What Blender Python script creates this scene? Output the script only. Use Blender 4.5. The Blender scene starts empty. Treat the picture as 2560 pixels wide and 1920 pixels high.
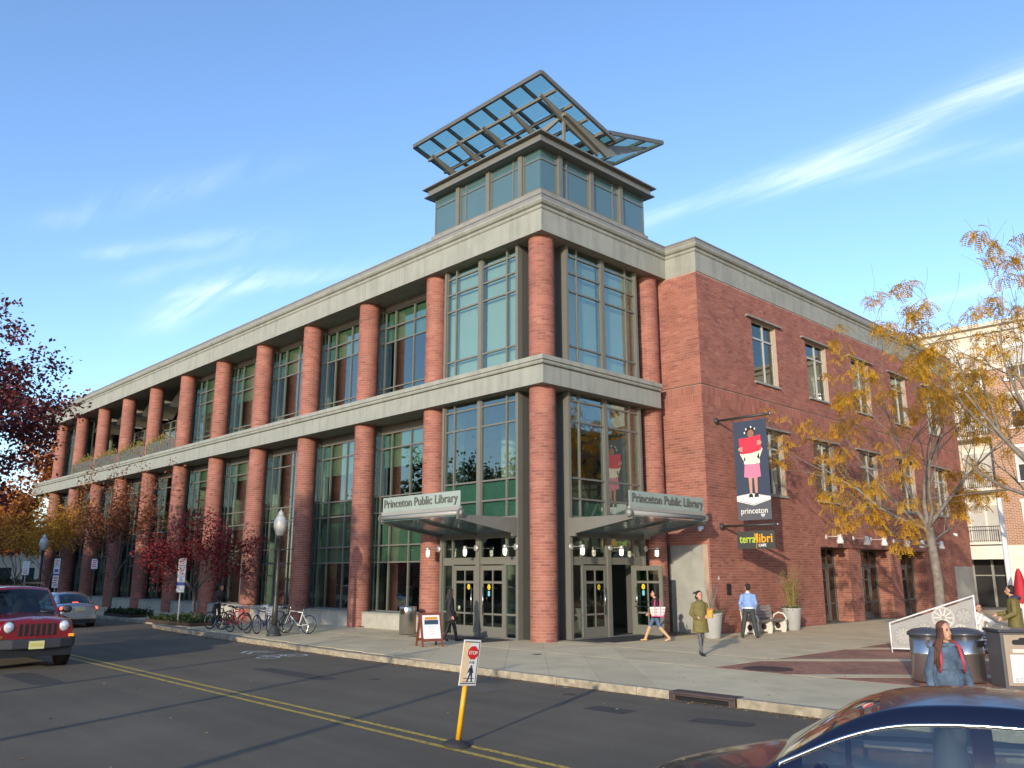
import bpy, bmesh, math, random
from math import sin, cos, pi, radians, sqrt, atan2, hypot
from mathutils import Vector, Matrix, Euler
SC = bpy.context.scene
COL = SC.collection
random.seed(7)

# ------------------------------------------------------------------ camera
cam_d = bpy.data.cameras.new('camera')
cam = bpy.data.objects.new('camera', cam_d); COL.objects.link(cam)
cam.location = (19.2547, -20.0345, 2.12)
cam.rotation_euler = (radians(90 + 12.7923), 0, radians(45.9913))
cam_d.sensor_width = 36; cam_d.lens = 36 * 2084.4483 / 2560
cam_d.clip_start = .05; cam_d.clip_end = 3000
SC.camera = cam

# ------------------------------------------------------------------ light
SUN_EL = radians(12.0)
SUN_AZ = (0.415, -0.9098)                       # horizontal direction towards the sun
sd = bpy.data.lights.new('sun', 'SUN'); sd.energy = 3.5; sd.angle = radians(.7); sd.color = (1, .86, .67)
sun = bpy.data.objects.new('sun', sd); COL.objects.link(sun)
to_sun = Vector((SUN_AZ[0] * cos(SUN_EL), SUN_AZ[1] * cos(SUN_EL), sin(SUN_EL)))
sun.rotation_euler = (-to_sun).to_track_quat('-Z', 'Y').to_euler()
sun.location = to_sun * 60
W = bpy.data.worlds.new('World'); SC.world = W; W.use_nodes = True
nt = W.node_tree; nt.nodes.clear()
def wn(t, **k):
    n = nt.nodes.new(t)
    for a, b in k.items(): setattr(n, a, b)
    return n
sky = wn('ShaderNodeTexSky', sky_type='NISHITA', sun_disc=False, sun_elevation=SUN_EL,
         sun_rotation=atan2(SUN_AZ[0], SUN_AZ[1]), altitude=50, air_density=1.0, dust_density=.35, ozone_density=3.2)
hs = wn('ShaderNodeHueSaturation'); hs.inputs['Saturation'].default_value = 1.02; hs.inputs['Value'].default_value = 1.95
tint = wn('ShaderNodeVectorMath', operation='MULTIPLY'); tint.inputs[1].default_value = (1.04, .965, 1.0); nt.links.new(sky.outputs[0], tint.inputs[0]); nt.links.new(tint.outputs[0], hs.inputs['Color'])
# thin cirrus: noise stretched along one drift direction, on the plane the view ray meets high up
tc = wn('ShaderNodeTexCoord'); sep = wn('ShaderNodeSeparateXYZ'); nt.links.new(tc.outputs['Generated'], sep.inputs[0])
def wm(op, a, b=None, clamp=False):
    n = wn('ShaderNodeMath', operation=op, use_clamp=clamp)
    for i, v in enumerate((a, b)):
        if v is None: continue
        if hasattr(v, 'links'): nt.links.new(v, n.inputs[i])
        else: n.inputs[i].default_value = v
    return n.outputs[0]
zz = wm('MAXIMUM', wm('ADD', sep.outputs[2], .08), .03)
comb = wn('ShaderNodeCombineXYZ')
nt.links.new(wm('DIVIDE', sep.outputs[0], zz), comb.inputs[0]); nt.links.new(wm('DIVIDE', sep.outputs[1], zz), comb.inputs[1])
mp = wn('ShaderNodeMapping'); mp.inputs['Rotation'].default_value = (0, 0, radians(-14)); mp.inputs['Scale'].default_value = (1.1, 7.5, 1)
nt.links.new(comb.outputs[0], mp.inputs[0])
nz = wn('ShaderNodeTexNoise'); nz.inputs['Scale'].default_value = 1.5; nz.inputs['Detail'].default_value = 12; nz.inputs['Roughness'].default_value = .66; nz.inputs['Distortion'].default_value = .5
nt.links.new(mp.outputs[0], nz.inputs['Vector'])
nw = wn('ShaderNodeTexNoise'); nw.inputs['Scale'].default_value = 2.2; nw.inputs['Detail'].default_value = 4; nt.links.new(comb.outputs[0], nw.inputs['Vector'])
vs_ = wn('ShaderNodeVectorMath', operation='MULTIPLY_ADD'); nt.links.new(nw.outputs['Color'], vs_.inputs[0]); vs_.inputs[1].default_value = (.16, .16, 0); nt.links.new(comb.outputs[0], vs_.inputs[2])
sp = wn('ShaderNodeSeparateXYZ'); nt.links.new(vs_.outputs[0], sp.inputs[0])
def wisp(ax, ay, bx, by, w, k):
    """a drifting band of ice cloud between two points of the cloud sheet"""
    ax += .08; ay += .08; bx += .08; by += .08; L = hypot(bx - ax, by - ay); ux, uy = (bx - ax) / L, (by - ay) / L
    dx, dy = wm('SUBTRACT', sp.outputs[0], ax), wm('SUBTRACT', sp.outputs[1], ay)
    s = wm('ADD', wm('MULTIPLY', dx, ux), wm('MULTIPLY', dy, uy)); d = wm('ADD', wm('MULTIPLY', dx, -uy), wm('MULTIPLY', dy, ux))
    over = wm('MAXIMUM', wm('MAXIMUM', wm('MULTIPLY', s, -1.), wm('SUBTRACT', s, L)), 0.)
    q = wm('ADD', wm('POWER', wm('ABSOLUTE', wm('DIVIDE', d, w)), 2.), wm('POWER', wm('DIVIDE', over, w * 3), 2.))
    return wm('MULTIPLY', wm('POWER', 2.718, wm('MULTIPLY', q, -1.)), k)
tot_ = None
for args in ((-1.107, 1.553, -.674, 1.607, .035, .55), (-.674, 1.607, -.30, 1.575, .055, 1.0), (-.733, 1.66, -.35, 1.82, .05, .4), (-2.50, .96, -2.2, 1.0, .06, .95), (-2.26, .984, -1.95, 1.143, .05, .55), (-2.144, .673, -1.901, .836, .035, .4), (-2.0, .545, -1.61, .734, .045, .33), (-2.25, .797, -1.89, .917, .04, .25), (-.86, 2.51, -.70, 2.52, .05, .5), (1.2, -1.4, 2.0, -1.0, .1, .6), (-.5, -2.2, .6, -1.7, .12, .5), (2.0, .6, 2.9, .9, .1, .6)):
    o_ = wisp(*args); tot_ = o_ if tot_ is None else wm('ADD', tot_, o_)
tex = wn('ShaderNodeMapRange'); tex.inputs[1].default_value = .34; tex.inputs[2].default_value = .74; nt.links.new(nz.outputs[0], tex.inputs[0])
amt = wm('MULTIPLY', wm('MULTIPLY', tot_, tex.outputs[0]), .44, True)
mixc = wn('ShaderNodeMix', data_type='RGBA')
nt.links.new(amt, mixc.inputs['Factor']); nt.links.new(hs.outputs[0], mixc.inputs['A']); mixc.inputs['B'].default_value = (9.5, 9.9, 10.6, 1)
bg = wn('ShaderNodeBackground'); bg.inputs['Strength'].default_value = .15
nt.links.new(mixc.outputs['Result'], bg.inputs['Color'])
wo = wn('ShaderNodeOutputWorld'); nt.links.new(bg.outputs[0], wo.inputs[0])
SC.view_settings.view_transform = 'Standard'; SC.view_settings.look = 'None'
SC.view_settings.exposure = 0.32; SC.view_settings.gamma = 1.0; SC.view_settings.use_curve_mapping = False
SC.render.engine = 'CYCLES'
cy = SC.cycles
cy.use_denoising = True; cy.max_bounces = 5; cy.diffuse_bounces = 3; cy.glossy_bounces = 4
cy.transmission_bounces = 5; cy.transparent_max_bounces = 8; cy.caustics_reflective = False; cy.caustics_refractive = False
cy.use_light_tree = False; cy.use_adaptive_sampling = True; cy.adaptive_threshold = .02; cy.sample_clamp_indirect = 6

# ------------------------------------------------------------------ materials
MATS = {}
def M(name, col, rough=.6, metal=0., var=0., vscale=4., bump=0., bscale=40., spec=.5, coat=0., emit=0., island=None,
      streak=0., alpha=1., stain=0., trans=0., ecol=None):
    """principled material with procedural colour variation, stains and fine relief"""
    if name in MATS: return MATS[name]
    m = bpy.data.materials.new(name); m.use_nodes = True; t = m.node_tree; L = t.links.new
    p = t.nodes['Principled BSDF']
    p.inputs['Base Color'].default_value = (*col, 1); p.inputs['Roughness'].default_value = rough
    p.inputs['Metallic'].default_value = metal; p.inputs['Specular IOR Level'].default_value = spec
    p.inputs['Coat Weight'].default_value = coat; p.inputs['Coat Roughness'].default_value = .06
    p.inputs['Alpha'].default_value = alpha; p.inputs['Transmission Weight'].default_value = trans
    if emit: p.inputs['Emission Color'].default_value = (*(ecol or col), 1); p.inputs['Emission Strength'].default_value = emit
    tc = t.nodes.new('ShaderNodeNewGeometry')
    src = None
    def scaled(c, f): return tuple(min(1, max(0, x * f)) for x in c)
    if island:
        oi = t.nodes.new('ShaderNodeObjectInfo'); ad = t.nodes.new('ShaderNodeMath'); ad.operation = 'ADD'
        fr = t.nodes.new('ShaderNodeMath'); fr.operation = 'FRACT'
        L(tc.outputs['Random Per Island'], ad.inputs[0]); L(oi.outputs['Random'], ad.inputs[1]); L(ad.outputs[0], fr.inputs[0])
        r = t.nodes.new('ShaderNodeValToRGB'); e = r.color_ramp.elements
        while len(e) < len(island): e.new(.5)
        for i, c in enumerate(island): e[i].position = i / (len(island) - 1); e[i].color = (*c, 1)
        L(fr.outputs[0], r.inputs[0]); src = r.outputs[0]
    if var:
        n = t.nodes.new('ShaderNodeTexNoise'); n.inputs['Scale'].default_value = vscale; n.inputs['Detail'].default_value = 6
        L(tc.outputs['Position'], n.inputs['Vector'])
        mr = t.nodes.new('ShaderNodeMapRange'); mr.inputs[1].default_value = .3; mr.inputs[2].default_value = .7
        mr.inputs[3].default_value = 1 - var; mr.inputs[4].default_value = 1 + var; L(n.outputs[0], mr.inputs[0])
        mu = t.nodes.new('ShaderNodeVectorMath'); mu.operation = 'SCALE'
        if src: L(src, mu.inputs[0])
        else: mu.inputs[0].default_value = col
        L(mr.outputs[0], mu.inputs['Scale']); src = mu.outputs[0]
    if streak or stain:
        mpn = t.nodes.new('ShaderNodeMapping'); mpn.inputs['Scale'].default_value = (1.6, 1.6, .12) if streak else (.35, .35, .35)
        L(tc.outputs['Position'], mpn.inputs[0])
        n2 = t.nodes.new('ShaderNodeTexNoise'); n2.inputs['Scale'].default_value = 2.; n2.inputs['Detail'].default_value = 8; n2.inputs['Roughness'].default_value = .65
        L(mpn.outputs[0], n2.inputs['Vector'])
        m2 = t.nodes.new('ShaderNodeMapRange'); m2.inputs[1].default_value = .45; m2.inputs[2].default_value = .75
        m2.inputs[3].default_value = 1; m2.inputs[4].default_value = 1 - (streak or stain); L(n2.outputs[0], m2.inputs[0])
        mu2 = t.nodes.new('ShaderNodeVectorMath'); mu2.operation = 'SCALE'
        if src: L(src, mu2.inputs[0])
        else: mu2.inputs[0].default_value = col
        L(m2.outputs[0], mu2.inputs['Scale']); src = mu2.outputs[0]
    if src: L(src, p.inputs['Base Color'])
    if bump:
        n3 = t.nodes.new('ShaderNodeTexNoise'); n3.inputs['Scale'].default_value = bscale; n3.inputs['Detail'].default_value = 5
        L(tc.outputs['Position'], n3.inputs['Vector'])
        b = t.nodes.new('ShaderNodeBump'); b.inputs['Strength'].default_value = bump; b.inputs['Distance'].default_value = .02
        L(n3.outputs[0], b.inputs['Height']); L(b.outputs[0], p.inputs['Normal'])
    if emit: m.cycles.emission_sampling = 'NONE'
    MATS[name] = m; return m
def glass_mat(name, tint, refl=1.0, rough=.0):
    """window glass: tinted see-through pane with a Fresnel reflection"""
    if name in MATS: return MATS[name]
    m = bpy.data.materials.new(name); m.use_nodes = True; t = m.node_tree; L = t.links.new
    t.nodes.remove(t.nodes['Principled BSDF']); o = t.nodes['Material Output']
    tr = t.nodes.new('ShaderNodeBsdfTransparent'); tr.inputs[0].default_value = (*tint, 1)
    gl = t.nodes.new('ShaderNodeBsdfGlossy'); gl.inputs['Roughness'].default_value = rough; gl.inputs['Color'].default_value = (.88, .90, .87, 1)
    fr = t.nodes.new('ShaderNodeFresnel'); fr.inputs[0].default_value = 1.52
    mr = t.nodes.new('ShaderNodeMath'); mr.operation = 'MULTIPLY_ADD'; mr.inputs[1].default_value = 1.5 * refl; mr.inputs[2].default_value = .05 * refl; mr.use_clamp = True
    gb = t.nodes.new('ShaderNodeNewGeometry'); ib = t.nodes.new('ShaderNodeMath'); ib.operation = 'MULTIPLY_ADD'; ib.inputs[1].default_value = 1 / 1.52 - 1.52; ib.inputs[2].default_value = 1.52
    L(gb.outputs['Backfacing'], ib.inputs[0]); L(ib.outputs[0], fr.inputs[0]); L(fr.outputs[0], mr.inputs[0])
    # slight waviness so that reflections are not perfectly straight
    g = t.nodes.new('ShaderNodeNewGeometry'); n = t.nodes.new('ShaderNodeTexNoise'); n.inputs['Scale'].default_value = .9; n.inputs['Detail'].default_value = 1
    L(g.outputs['Position'], n.inputs['Vector']); b = t.nodes.new('ShaderNodeBump'); b.inputs['Strength'].default_value = .06; b.inputs['Distance'].default_value = .05
    L(n.outputs[0], b.inputs['Height']); L(b.outputs[0], gl.inputs['Normal'])
    mx = t.nodes.new('ShaderNodeMixShader'); L(mr.outputs[0], mx.inputs[0]); L(tr.outputs[0], mx.inputs[1]); L(gl.outputs[0], mx.inputs[2])
    L(mx.outputs[0], o.inputs[0]); MATS[name] = m; return m

BR = [(.265, .094, .066), (.315, .116, .082), (.335, .132, .093), (.285, .103, .073), (.365, .155, .11), (.30, .107, .077), (.225, .084, .064), (.34, .124, .088), (.295, .12, .09)]
M('brick', BR[1], .85, island=BR, var=.16, vscale=1.1, bump=.25, bscale=90, stain=.12)
M('mortar', (.40, .30, .235), .95, var=.12, bump=.2)
M('stone', (.30, .31, .265), .8, var=.07, vscale=2.2, bump=.12, bscale=60, streak=.30)
M('stone_dark', (.25, .25, .215), .8, var=.1, vscale=2, bump=.1, streak=.2)
M('cap', (.22, .22, .205), .55, var=.1)
M('frame', (.15, .15, .127), .5, var=.05, vscale=3)
M('frame_dark', (.09, .092, .083), .55, var=.06)
M('steel_paint', (.165, .165, .145), .45, var=.06)
M('soffit', (.17, .165, .15), .8, var=.1)
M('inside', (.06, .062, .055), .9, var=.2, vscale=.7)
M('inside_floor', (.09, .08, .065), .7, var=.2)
M('blind', (.11, .19, .14), .8, var=.08, vscale=1.); M('blind_grey', (.44, .47, .43), .8, var=.06, vscale=.8); M('spandrel', (.10, .20, .17), .35, var=.06, spec=.6)
M('shelf', (.16, .10, .06), .7, var=.4, vscale=6)
M('concrete_panel', (.33, .335, .30), .7, var=.09, vscale=1.5, bump=.1, stain=.25)
M('plinth', (.40, .39, .33), .85, var=.1, bump=.15, stain=.25)
M('black', (.012, .012, .013), .5)
M('white', (.8, .8, .78), .5)
M('white_paint', (.72, .72, .69), .35, var=.04)
glass_mat('glass', (.82, .92, .86), 1.15); glass_mat('glass_door', (.34, .44, .38), .8); glass_mat('glass_clear', (.75, .82, .80)); glass_mat('glass_sign', (.72, .90, .86), .9)
glass_mat('lantern_glass', (.40, .60, .60), 1.25)

M('chrome', (.62, .62, .6), .18, metal=1); M('yellow', (.80, .62, .02), .5); M('sticker_ink', (.10, .09, .02), .6); M('sky_blue', (.18, .50, .60), .5)
M('frame_light', (.30, .305, .275), .4, var=.04)
M('lantern_inside', (.13, .22, .21), .8)
M('lantern_pane', (.075, .14, .145), .06, spec=.9, var=.05, vscale=.6, coat=.6)
M('window_frame', (.42, .43, .39), .4, var=.04)
M('canopy_steel', (.11, .112, .10), .5, var=.08)
glass_mat('canopy_pane', (.70, .83, .76), .45)
M('awning_glass', (.20, .33, .36), .12, spec=.6, alpha=.62)
M('sign_glass', (.31, .38, .345), .25, spec=.6, var=.06, vscale=.8)
M('lettering', (.115, .12, .105), .4)
M('lamp_lit', (1, .93, .78), .3, emit=2.2, ecol=(1, .88, .66)); M('lamp_metal', (.62, .62, .58), .3, metal=.6)
# ------------------------------------------------------------------ mesh helpers
class MB:
    def __init__(s): s.v = []; s.f = []; s.mi = []; s.cur = 0
    def add(s, vs, fs):
        b = len(s.v); s.v += [tuple(p) for p in vs]; s.f += [tuple(b + i for i in f) for f in fs]; s.mi += [s.cur] * len(fs); return s
    def box(s, x0, x1, y0, y1, z0, z1, m=None, back=True):
        vs = [Vector((x, y, z)) for z in (z0, z1) for x, y in ((x0, y0), (x1, y0), (x1, y1), (x0, y1))]
        if m is not None: vs = [m @ p for p in vs]
        return s.add(vs, [(3, 2, 1, 0), (4, 5, 6, 7), (0, 1, 5, 4), (1, 2, 6, 5), (2, 3, 7, 6), (3, 0, 4, 7)])
    def obox(s, c, dims, rot=(0, 0, 0)):
        m = Matrix.Translation(c) @ Euler(rot).to_matrix().to_4x4(); a, b, d = (x / 2 for x in dims)
        return s.box(-a, a, -b, b, -d, d, m)
    def beam(s, a, b, w, h, up=(0, 0, 1)):
        a, b = Vector(a), Vector(b); d = (b - a); L = d.length; x = d.normalized(); y = Vector(up).cross(x)
        if y.length < 1e-4: y = Vector((1, 0, 0)).cross(x)
        y.normalize(); z = x.cross(y); m = Matrix(((x.x, y.x, z.x, a.x), (x.y, y.y, z.y, a.y), (x.z, y.z, z.z, a.z), (0, 0, 0, 1)))
        return s.box(0, L, -w / 2, w / 2, -h / 2, h / 2, m)
    def quad(s, *p): return s.add(p, [tuple(range(len(p)))])
    def tube(s, pts, r, n=8, cap=True, closed=False):
        pts = [Vector(p) for p in pts]; k = len(pts); r = list(r) if hasattr(r, '__len__') else [r] * k
        vs = []; prev = None
        for i, p in enumerate(pts):
            if closed: d = pts[(i + 1) % k] - pts[i - 1]
            else: d = pts[min(i + 1, k - 1)] - pts[max(i - 1, 0)]
            if d.length < 1e-9: d = Vector((0, 0, 1))
            d.normalize()
            if prev is None:
                u = d.cross(Vector((0, 0, 1)));
                if u.length < .05: u = d.cross(Vector((1, 0, 0)))
            else: u = prev - d * prev.dot(d)
            u.normalize(); prev = u; w = d.cross(u)
            vs += [p + (u * cos(2 * pi * j / n) + w * sin(2 * pi * j / n)) * r[i] for j in range(n)]
        fs = []
        for i in range(k if closed else k - 1):
            a = i * n; b = ((i + 1) % k) * n
            fs += [(a + j, a + (j + 1) % n, b + (j + 1) % n, b + j) for j in range(n)]
        if cap and not closed: fs += [tuple(reversed(range(n))), tuple(range((k - 1) * n, k * n))]
        return s.add(vs, fs)
    def lathe(s, prof, n=16, m=None, a0=0, a1=2 * pi):
        full = abs(a1 - a0 - 2 * pi) < 1e-6; nn = n if full else n + 1
        vs = [Vector((r * cos(a0 + (a1 - a0) * j / n), r * sin(a0 + (a1 - a0) * j / n), z)) for r, z in prof for j in range(nn)]
        if m is not None: vs = [m @ p for p in vs]
        fs = []
        for i in range(len(prof) - 1):
            for j in range(n): a = i * nn + j; b = i * nn + (j + 1) % nn; fs.append((a, b, b + nn, a + nn))
        if full:
            if prof[0][0] > 1e-5: fs.append(tuple(reversed(range(nn))))
            if prof[-1][0] > 1e-5: fs.append(tuple(range((len(prof) - 1) * nn, len(prof) * nn)))
        return s.add(vs, fs)
    def prism(s, poly, h, m=None):
        """polygon in xy extruded by h along z, then m"""
        k = len(poly); vs = [Vector((p[0], p[1], 0)) for p in poly] + [Vector((p[0], p[1], h)) for p in poly]
        if m is not None: vs = [m @ p for p in vs]
        return s.add(vs, [tuple(reversed(range(k))), tuple(range(k, 2 * k))] + [(i, (i + 1) % k, k + (i + 1) % k, k + i) for i in range(k)])
    def ball(s, c, r, n=10, m=None):
        rx, ry, rz = r if hasattr(r, '__len__') else (r, r, r); c = Vector(c); k = max(4, n // 2)
        T = Matrix.Translation(c) @ (m.to_4x4() if m is not None else Matrix()) @ Matrix.Diagonal((rx, ry, rz, 1))
        prof = [(max(sin(pi * i / k), 1e-6 if i in (0, k) else 0), -cos(pi * i / k)) for i in range(k + 1)]
        return s.lathe(prof, n, T)
    def build(s, name, mat, parent=None, smooth=False, bevel=0, **tags):
        me = bpy.data.meshes.new(name); me.from_pydata([tuple(p) for p in s.v], [], s.f)
        mats = mat if isinstance(mat, (list, tuple)) else [mat]
        for q in mats: me.materials.append(MATS[q] if isinstance(q, str) else q)
        if len(mats) > 1: me.polygons.foreach_set('material_index', s.mi)
        if smooth: me.polygons.foreach_set('use_smooth', [True] * len(me.polygons))
        me.validate(); o = bpy.data.objects.new(name, me); COL.objects.link(o)
        if parent: o.parent = parent
        if bevel:
            b = o.modifiers.new('b', 'BEVEL'); b.width = bevel; b.segments = 2; b.limit_method = 'ANGLE'; b.angle_limit = radians(40)
        for k, q in tags.items(): o[k] = q
        return o
def smooth_by_angle(o, deg=40):
    me = o.data
    me.polygons.foreach_set('use_smooth', [True] * len(me.polygons))
    bm = bmesh.new(); bm.from_mesh(me)
    for e in bm.edges:
        e.smooth = not (len(e.link_faces) == 2 and e.calc_face_angle(0) > radians(deg))
    bm.to_mesh(me); bm.free(); return o
CUBES = {}
def cube(name, mat, x0, x1, y0, y1, z0, z1, parent=None):
    """a box sharing one unit mesh for each material"""
    if mat not in CUBES:
        o = MB().box(-.5, .5, -.5, .5, -.5, .5).build(name, mat); CUBES[mat] = o.data
        bpy.data.objects.remove(o)
    o = bpy.data.objects.new(name, CUBES[mat]); COL.objects.link(o)
    o.location = ((x0 + x1) / 2, (y0 + y1) / 2, (z0 + z1) / 2); o.scale = (x1 - x0, y1 - y0, z1 - z0)
    if parent: o.parent = parent
    return o
def thing(name, label, cat, loc=(0, 0, 0), rz=0., group=None):
    o = bpy.data.objects.new(name, None); COL.objects.link(o); o.empty_display_size = .2
    o.location = loc; o.rotation_euler = (0, 0, rz); o['label'] = label; o['category'] = cat
    if group: o['group'] = group
    return o
def tag(o, label, cat, group=None):
    o['label'] = label; o['category'] = cat
    if group: o['group'] = group
    return o
def struct(o): o['kind'] = 'structure'; return o
def copy_tree(o, parent=None):
    kids = list(o.children)
    c = o.copy(); COL.objects.link(c)
    if parent: c.parent = parent; c.matrix_parent_inverse = o.matrix_parent_inverse.copy()
    for k in kids: copy_tree(k, c)
    return c
FONT = {}
def text(name, s, mat, size, loc, rot, parent=None, depth=.004, align='CENTER', sx=1., space=1., valign='BOTTOM_BASELINE', off=0.):
    cu = bpy.data.curves.new(name, 'FONT'); cu.body = s; cu.size = size; cu.align_x = align; cu.align_y = valign
    cu.extrude = depth / 2; cu.space_character = space; cu.resolution_u = 3; cu.offset = off
    t = bpy.data.objects.new(name, cu); COL.objects.link(t)
    dg = bpy.context.evaluated_depsgraph_get(); dg.update()
    me = bpy.data.meshes.new_from_object(t.evaluated_get(dg)); bpy.data.objects.remove(t); bpy.data.curves.remove(cu)
    me.materials.clear(); me.materials.append(MATS[mat])
    o = bpy.data.objects.new(name, me); COL.objects.link(o); o.location = loc; o.rotation_euler = rot; o.scale = (sx, 1, 1)
    if parent: o.parent = parent
    return o
# ================================================================== the library
LIB = thing('library_building', 'red brick public library with round brick columns, stone bands and glazed corner tower', 'building')
E_, ZF, ZFT, ZM = .634, 13.69, 14.52, 8.29
YI, XW, YE, XL = 6.57, 2.05, 34.1, -57.5
COLX = [0.0] + [-(5.788 + 4.748 * k) for k in range(11)]
CZ0, BL = .1016, .305
ind_bricks = []           # bricks that are objects of their own (largest in view)

def offset_path(pts, d):
    out = []
    for i, p in enumerate(pts):
        n = []
        for a, b in ((i - 1, i), (i, i + 1)):
            if a < 0 or b >= len(pts): continue
            t = (Vector(pts[b]) - Vector(pts[a])).normalized(); n.append(Vector((t.y, -t.x)))
        if len(n) == 1: out.append(Vector(p) + n[0] * d)
        else: out.append(Vector(p) + (n[0] + n[1]) * (d / (1 + n[0].dot(n[1]))))
    return out
def sweep(path, prof, name, mat, parent):
    """profile (offset to the outside, z) swept along a plan path with mitred corners and closed ends"""
    rows = [offset_path(path, o) for o, z in prof]; k = len(path); n = len(prof); mb = MB()
    vs = [Vector((rows[j][i].x, rows[j][i].y, prof[j][1])) for i in range(k) for j in range(n)]
    fs = [(i * n + j, (i + 1) * n + j, (i + 1) * n + (j + 1) % n, i * n + (j + 1) % n) for i in range(k - 1) for j in range(n)]
    fs += [tuple(range(n)), tuple(reversed(range((k - 1) * n, k * n)))]
    mb.add(vs, [tuple(reversed(f)) for f in fs]); return mb.build(name, mat, parent)
def cut(path, step, gap=.012):
    """split a plan path into panels at every step, so that the joints are real gaps"""
    pieces = []; cur = [Vector(path[0])]; left = step
    for i in range(len(path) - 1):
        a, b = Vector(path[i]), Vector(path[i + 1]); L = (b - a).length; t = (b - a).normalized(); s = 0
        while L - s > left + 1.2:
            s += left; cur.append(a + t * (s - gap / 2)); pieces.append(cur); cur = [a + t * (s + gap / 2)]; left = step
        left = max(1.5, left - (L - s)); cur.append(b)
    pieces.append(cur); return pieces
TOPP = [(-57.5, -E_), (E_, -E_), (E_, YI), (XW + .02, YI), (XW + .02, YE), (-20, YE)]
MIDP = [(-57.5, -E_), (E_, -E_), (E_, 5.92)]
topprof = [(-1.32, ZF), (0, ZF), (0, 14.50), (.03, 14.50), (.055, 14.55), (.055, 14.59), (.02, 14.60), (.02, 14.63), (.10, 14.67), (.15, 14.75), (.15, 14.81), (.05, 14.83), (-1.32, 14.83)]
for p in cut(TOPP[:2] + TOPP[2:3], 9.496): sweep(p, topprof, 'fascia_panel', 'stone', LIB)
wingprof = [(-.5, ZF)] + topprof[1:-1] + [(-.5, 14.83)]
for p in cut(TOPP[2:5], 9.4): sweep(p, wingprof, 'fascia_panel', 'stone', LIB)
sweep(TOPP, [(-.6, 14.835), (.075, 14.835), (.075, 15.0), (.10, 15.0), (.10, 15.05), (-.6, 15.07)], 'parapet_cap', 'cap', LIB)
for p in cut(MIDP, 9.496):
    sweep(p, [(-1.32, ZM), (0, ZM), (0, 8.90), (-.03, 8.90), (-.03, 8.94), (.05, 8.95), (.075, 9.0), (.05, 9.04), (.05, 9.07), (.10, 9.08), (.10, 9.235), (-1.32, 9.25)], 'stone_band', 'stone', LIB)
b = MB(); b.box(-57.4, .55, .7, 33.9, 14.3, 14.8); b.box(-12, XW - .35, YI + .3, 33.9, 14.2, 14.75); b.build('roof', 'cap', LIB)
# floors, interior walls and ceilings
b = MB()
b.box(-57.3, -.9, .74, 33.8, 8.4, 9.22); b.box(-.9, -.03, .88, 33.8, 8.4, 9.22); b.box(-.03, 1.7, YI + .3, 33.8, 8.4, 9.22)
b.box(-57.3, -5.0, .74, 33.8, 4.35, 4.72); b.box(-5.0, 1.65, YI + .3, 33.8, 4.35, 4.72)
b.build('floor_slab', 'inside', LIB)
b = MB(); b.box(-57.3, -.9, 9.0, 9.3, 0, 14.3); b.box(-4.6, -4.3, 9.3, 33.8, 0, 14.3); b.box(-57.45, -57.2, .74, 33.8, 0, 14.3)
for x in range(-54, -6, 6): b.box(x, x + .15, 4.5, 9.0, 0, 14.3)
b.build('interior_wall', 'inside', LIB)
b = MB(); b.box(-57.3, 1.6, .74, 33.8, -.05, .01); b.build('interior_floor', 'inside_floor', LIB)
rr = random.Random(3); b = MB()
for k in range(26):
    x = -6 - k * 2; zf = (0.02, 4.73, 9.24)[k % 3]; b.box(x, x + 1.1, 4.2 + rr.random(), 6.2, zf, zf + 1.7 + .4 * rr.random())
b.build('bookshelf', 'shelf', LIB)
b = MB()
for k in range(1, 12): b.lathe([(.32, 0), (.32, 13.9)], 14, Matrix.Translation((COLX[k] + .6 if k else 0, 3.4, 0)))
b.build('interior_column', 'plinth', LIB, smooth=True)

# ------------------------------------------------ brickwork
def rect_cells(u0, u1, z0, z1, holes):
    us = sorted({u0, u1} | {q for h in holes for q in h[:2] if u0 < q < u1}); zs = sorted({z0, z1} | {q for h in holes for q in h[2:] if z0 < q < z1})
    out = []
    for a, b in zip(us, us[1:]):
        run = None
        for c, d in zip(zs, zs[1:]):
            um, zm = (a + b) / 2, (c + d) / 2
            if any(h[0] < um < h[1] and h[2] < zm < h[3] for h in holes): run = None
            elif run: run[3] = d
            else: run = [a, b, c, d]; out.append(run)
    return out
def spans(u0, u1, zm, holes):
    s = [(u0, u1)]
    for h in holes:
        if h[2] < zm < h[3]:
            n = []
            for a, b in s:
                if h[1] <= a or h[0] >= b: n.append((a, b)); continue
                if h[0] > a: n.append((a, h[0]))
                if h[1] < b: n.append((h[1], b))
            s = n
    return s
def bricks_for(u0, u1, z0, z1, holes, joints=(), soldier=None):
    """running bond (u0,u1,z0,z1 of every brick); soldier = (za, zb, rows) upright courses"""
    J = .0125; out = []; nz = int(round((z1 - z0) / CZ0))
    for k in range(nz):
        za = z0 + k * CZ0; zm = za + CZ0 / 2
        if soldier and soldier[0] < zm < soldier[1]: continue
        for a, b in spans(u0, u1, zm, holes):
            cutsu = sorted([a, b] + [j for j in joints if a < j < b])
            for c, d in zip(cutsu, cutsu[1:]):
                off = c - (k % 2) * BL / 2; i = 0
                while i * BL + off < d:
                    p, q = max(c, i * BL + off), min(d, (i + 1) * BL + off); i += 1
                    if d - q < .05: q = d; i += 9
                    if q - p > .035: out.append((p + J / 2, q - J / 2, za + J / 2, za + CZ0 - J / 2))
    if soldier:
        h = (soldier[1] - soldier[0]) / soldier[2]
        for r in range(soldier[2]):
            for a, b in spans(u0, u1, soldier[0] + h * (r + .5), holes):
                n = max(1, int(round((b - a) / CZ0))); w = (b - a) / n
                out += [(a + i * w + J / 2, a + (i + 1) * w - J / 2, soldier[0] + r * h + J / 2, soldier[0] + (r + 1) * h - J / 2) for i in range(n)]
    return out
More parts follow.
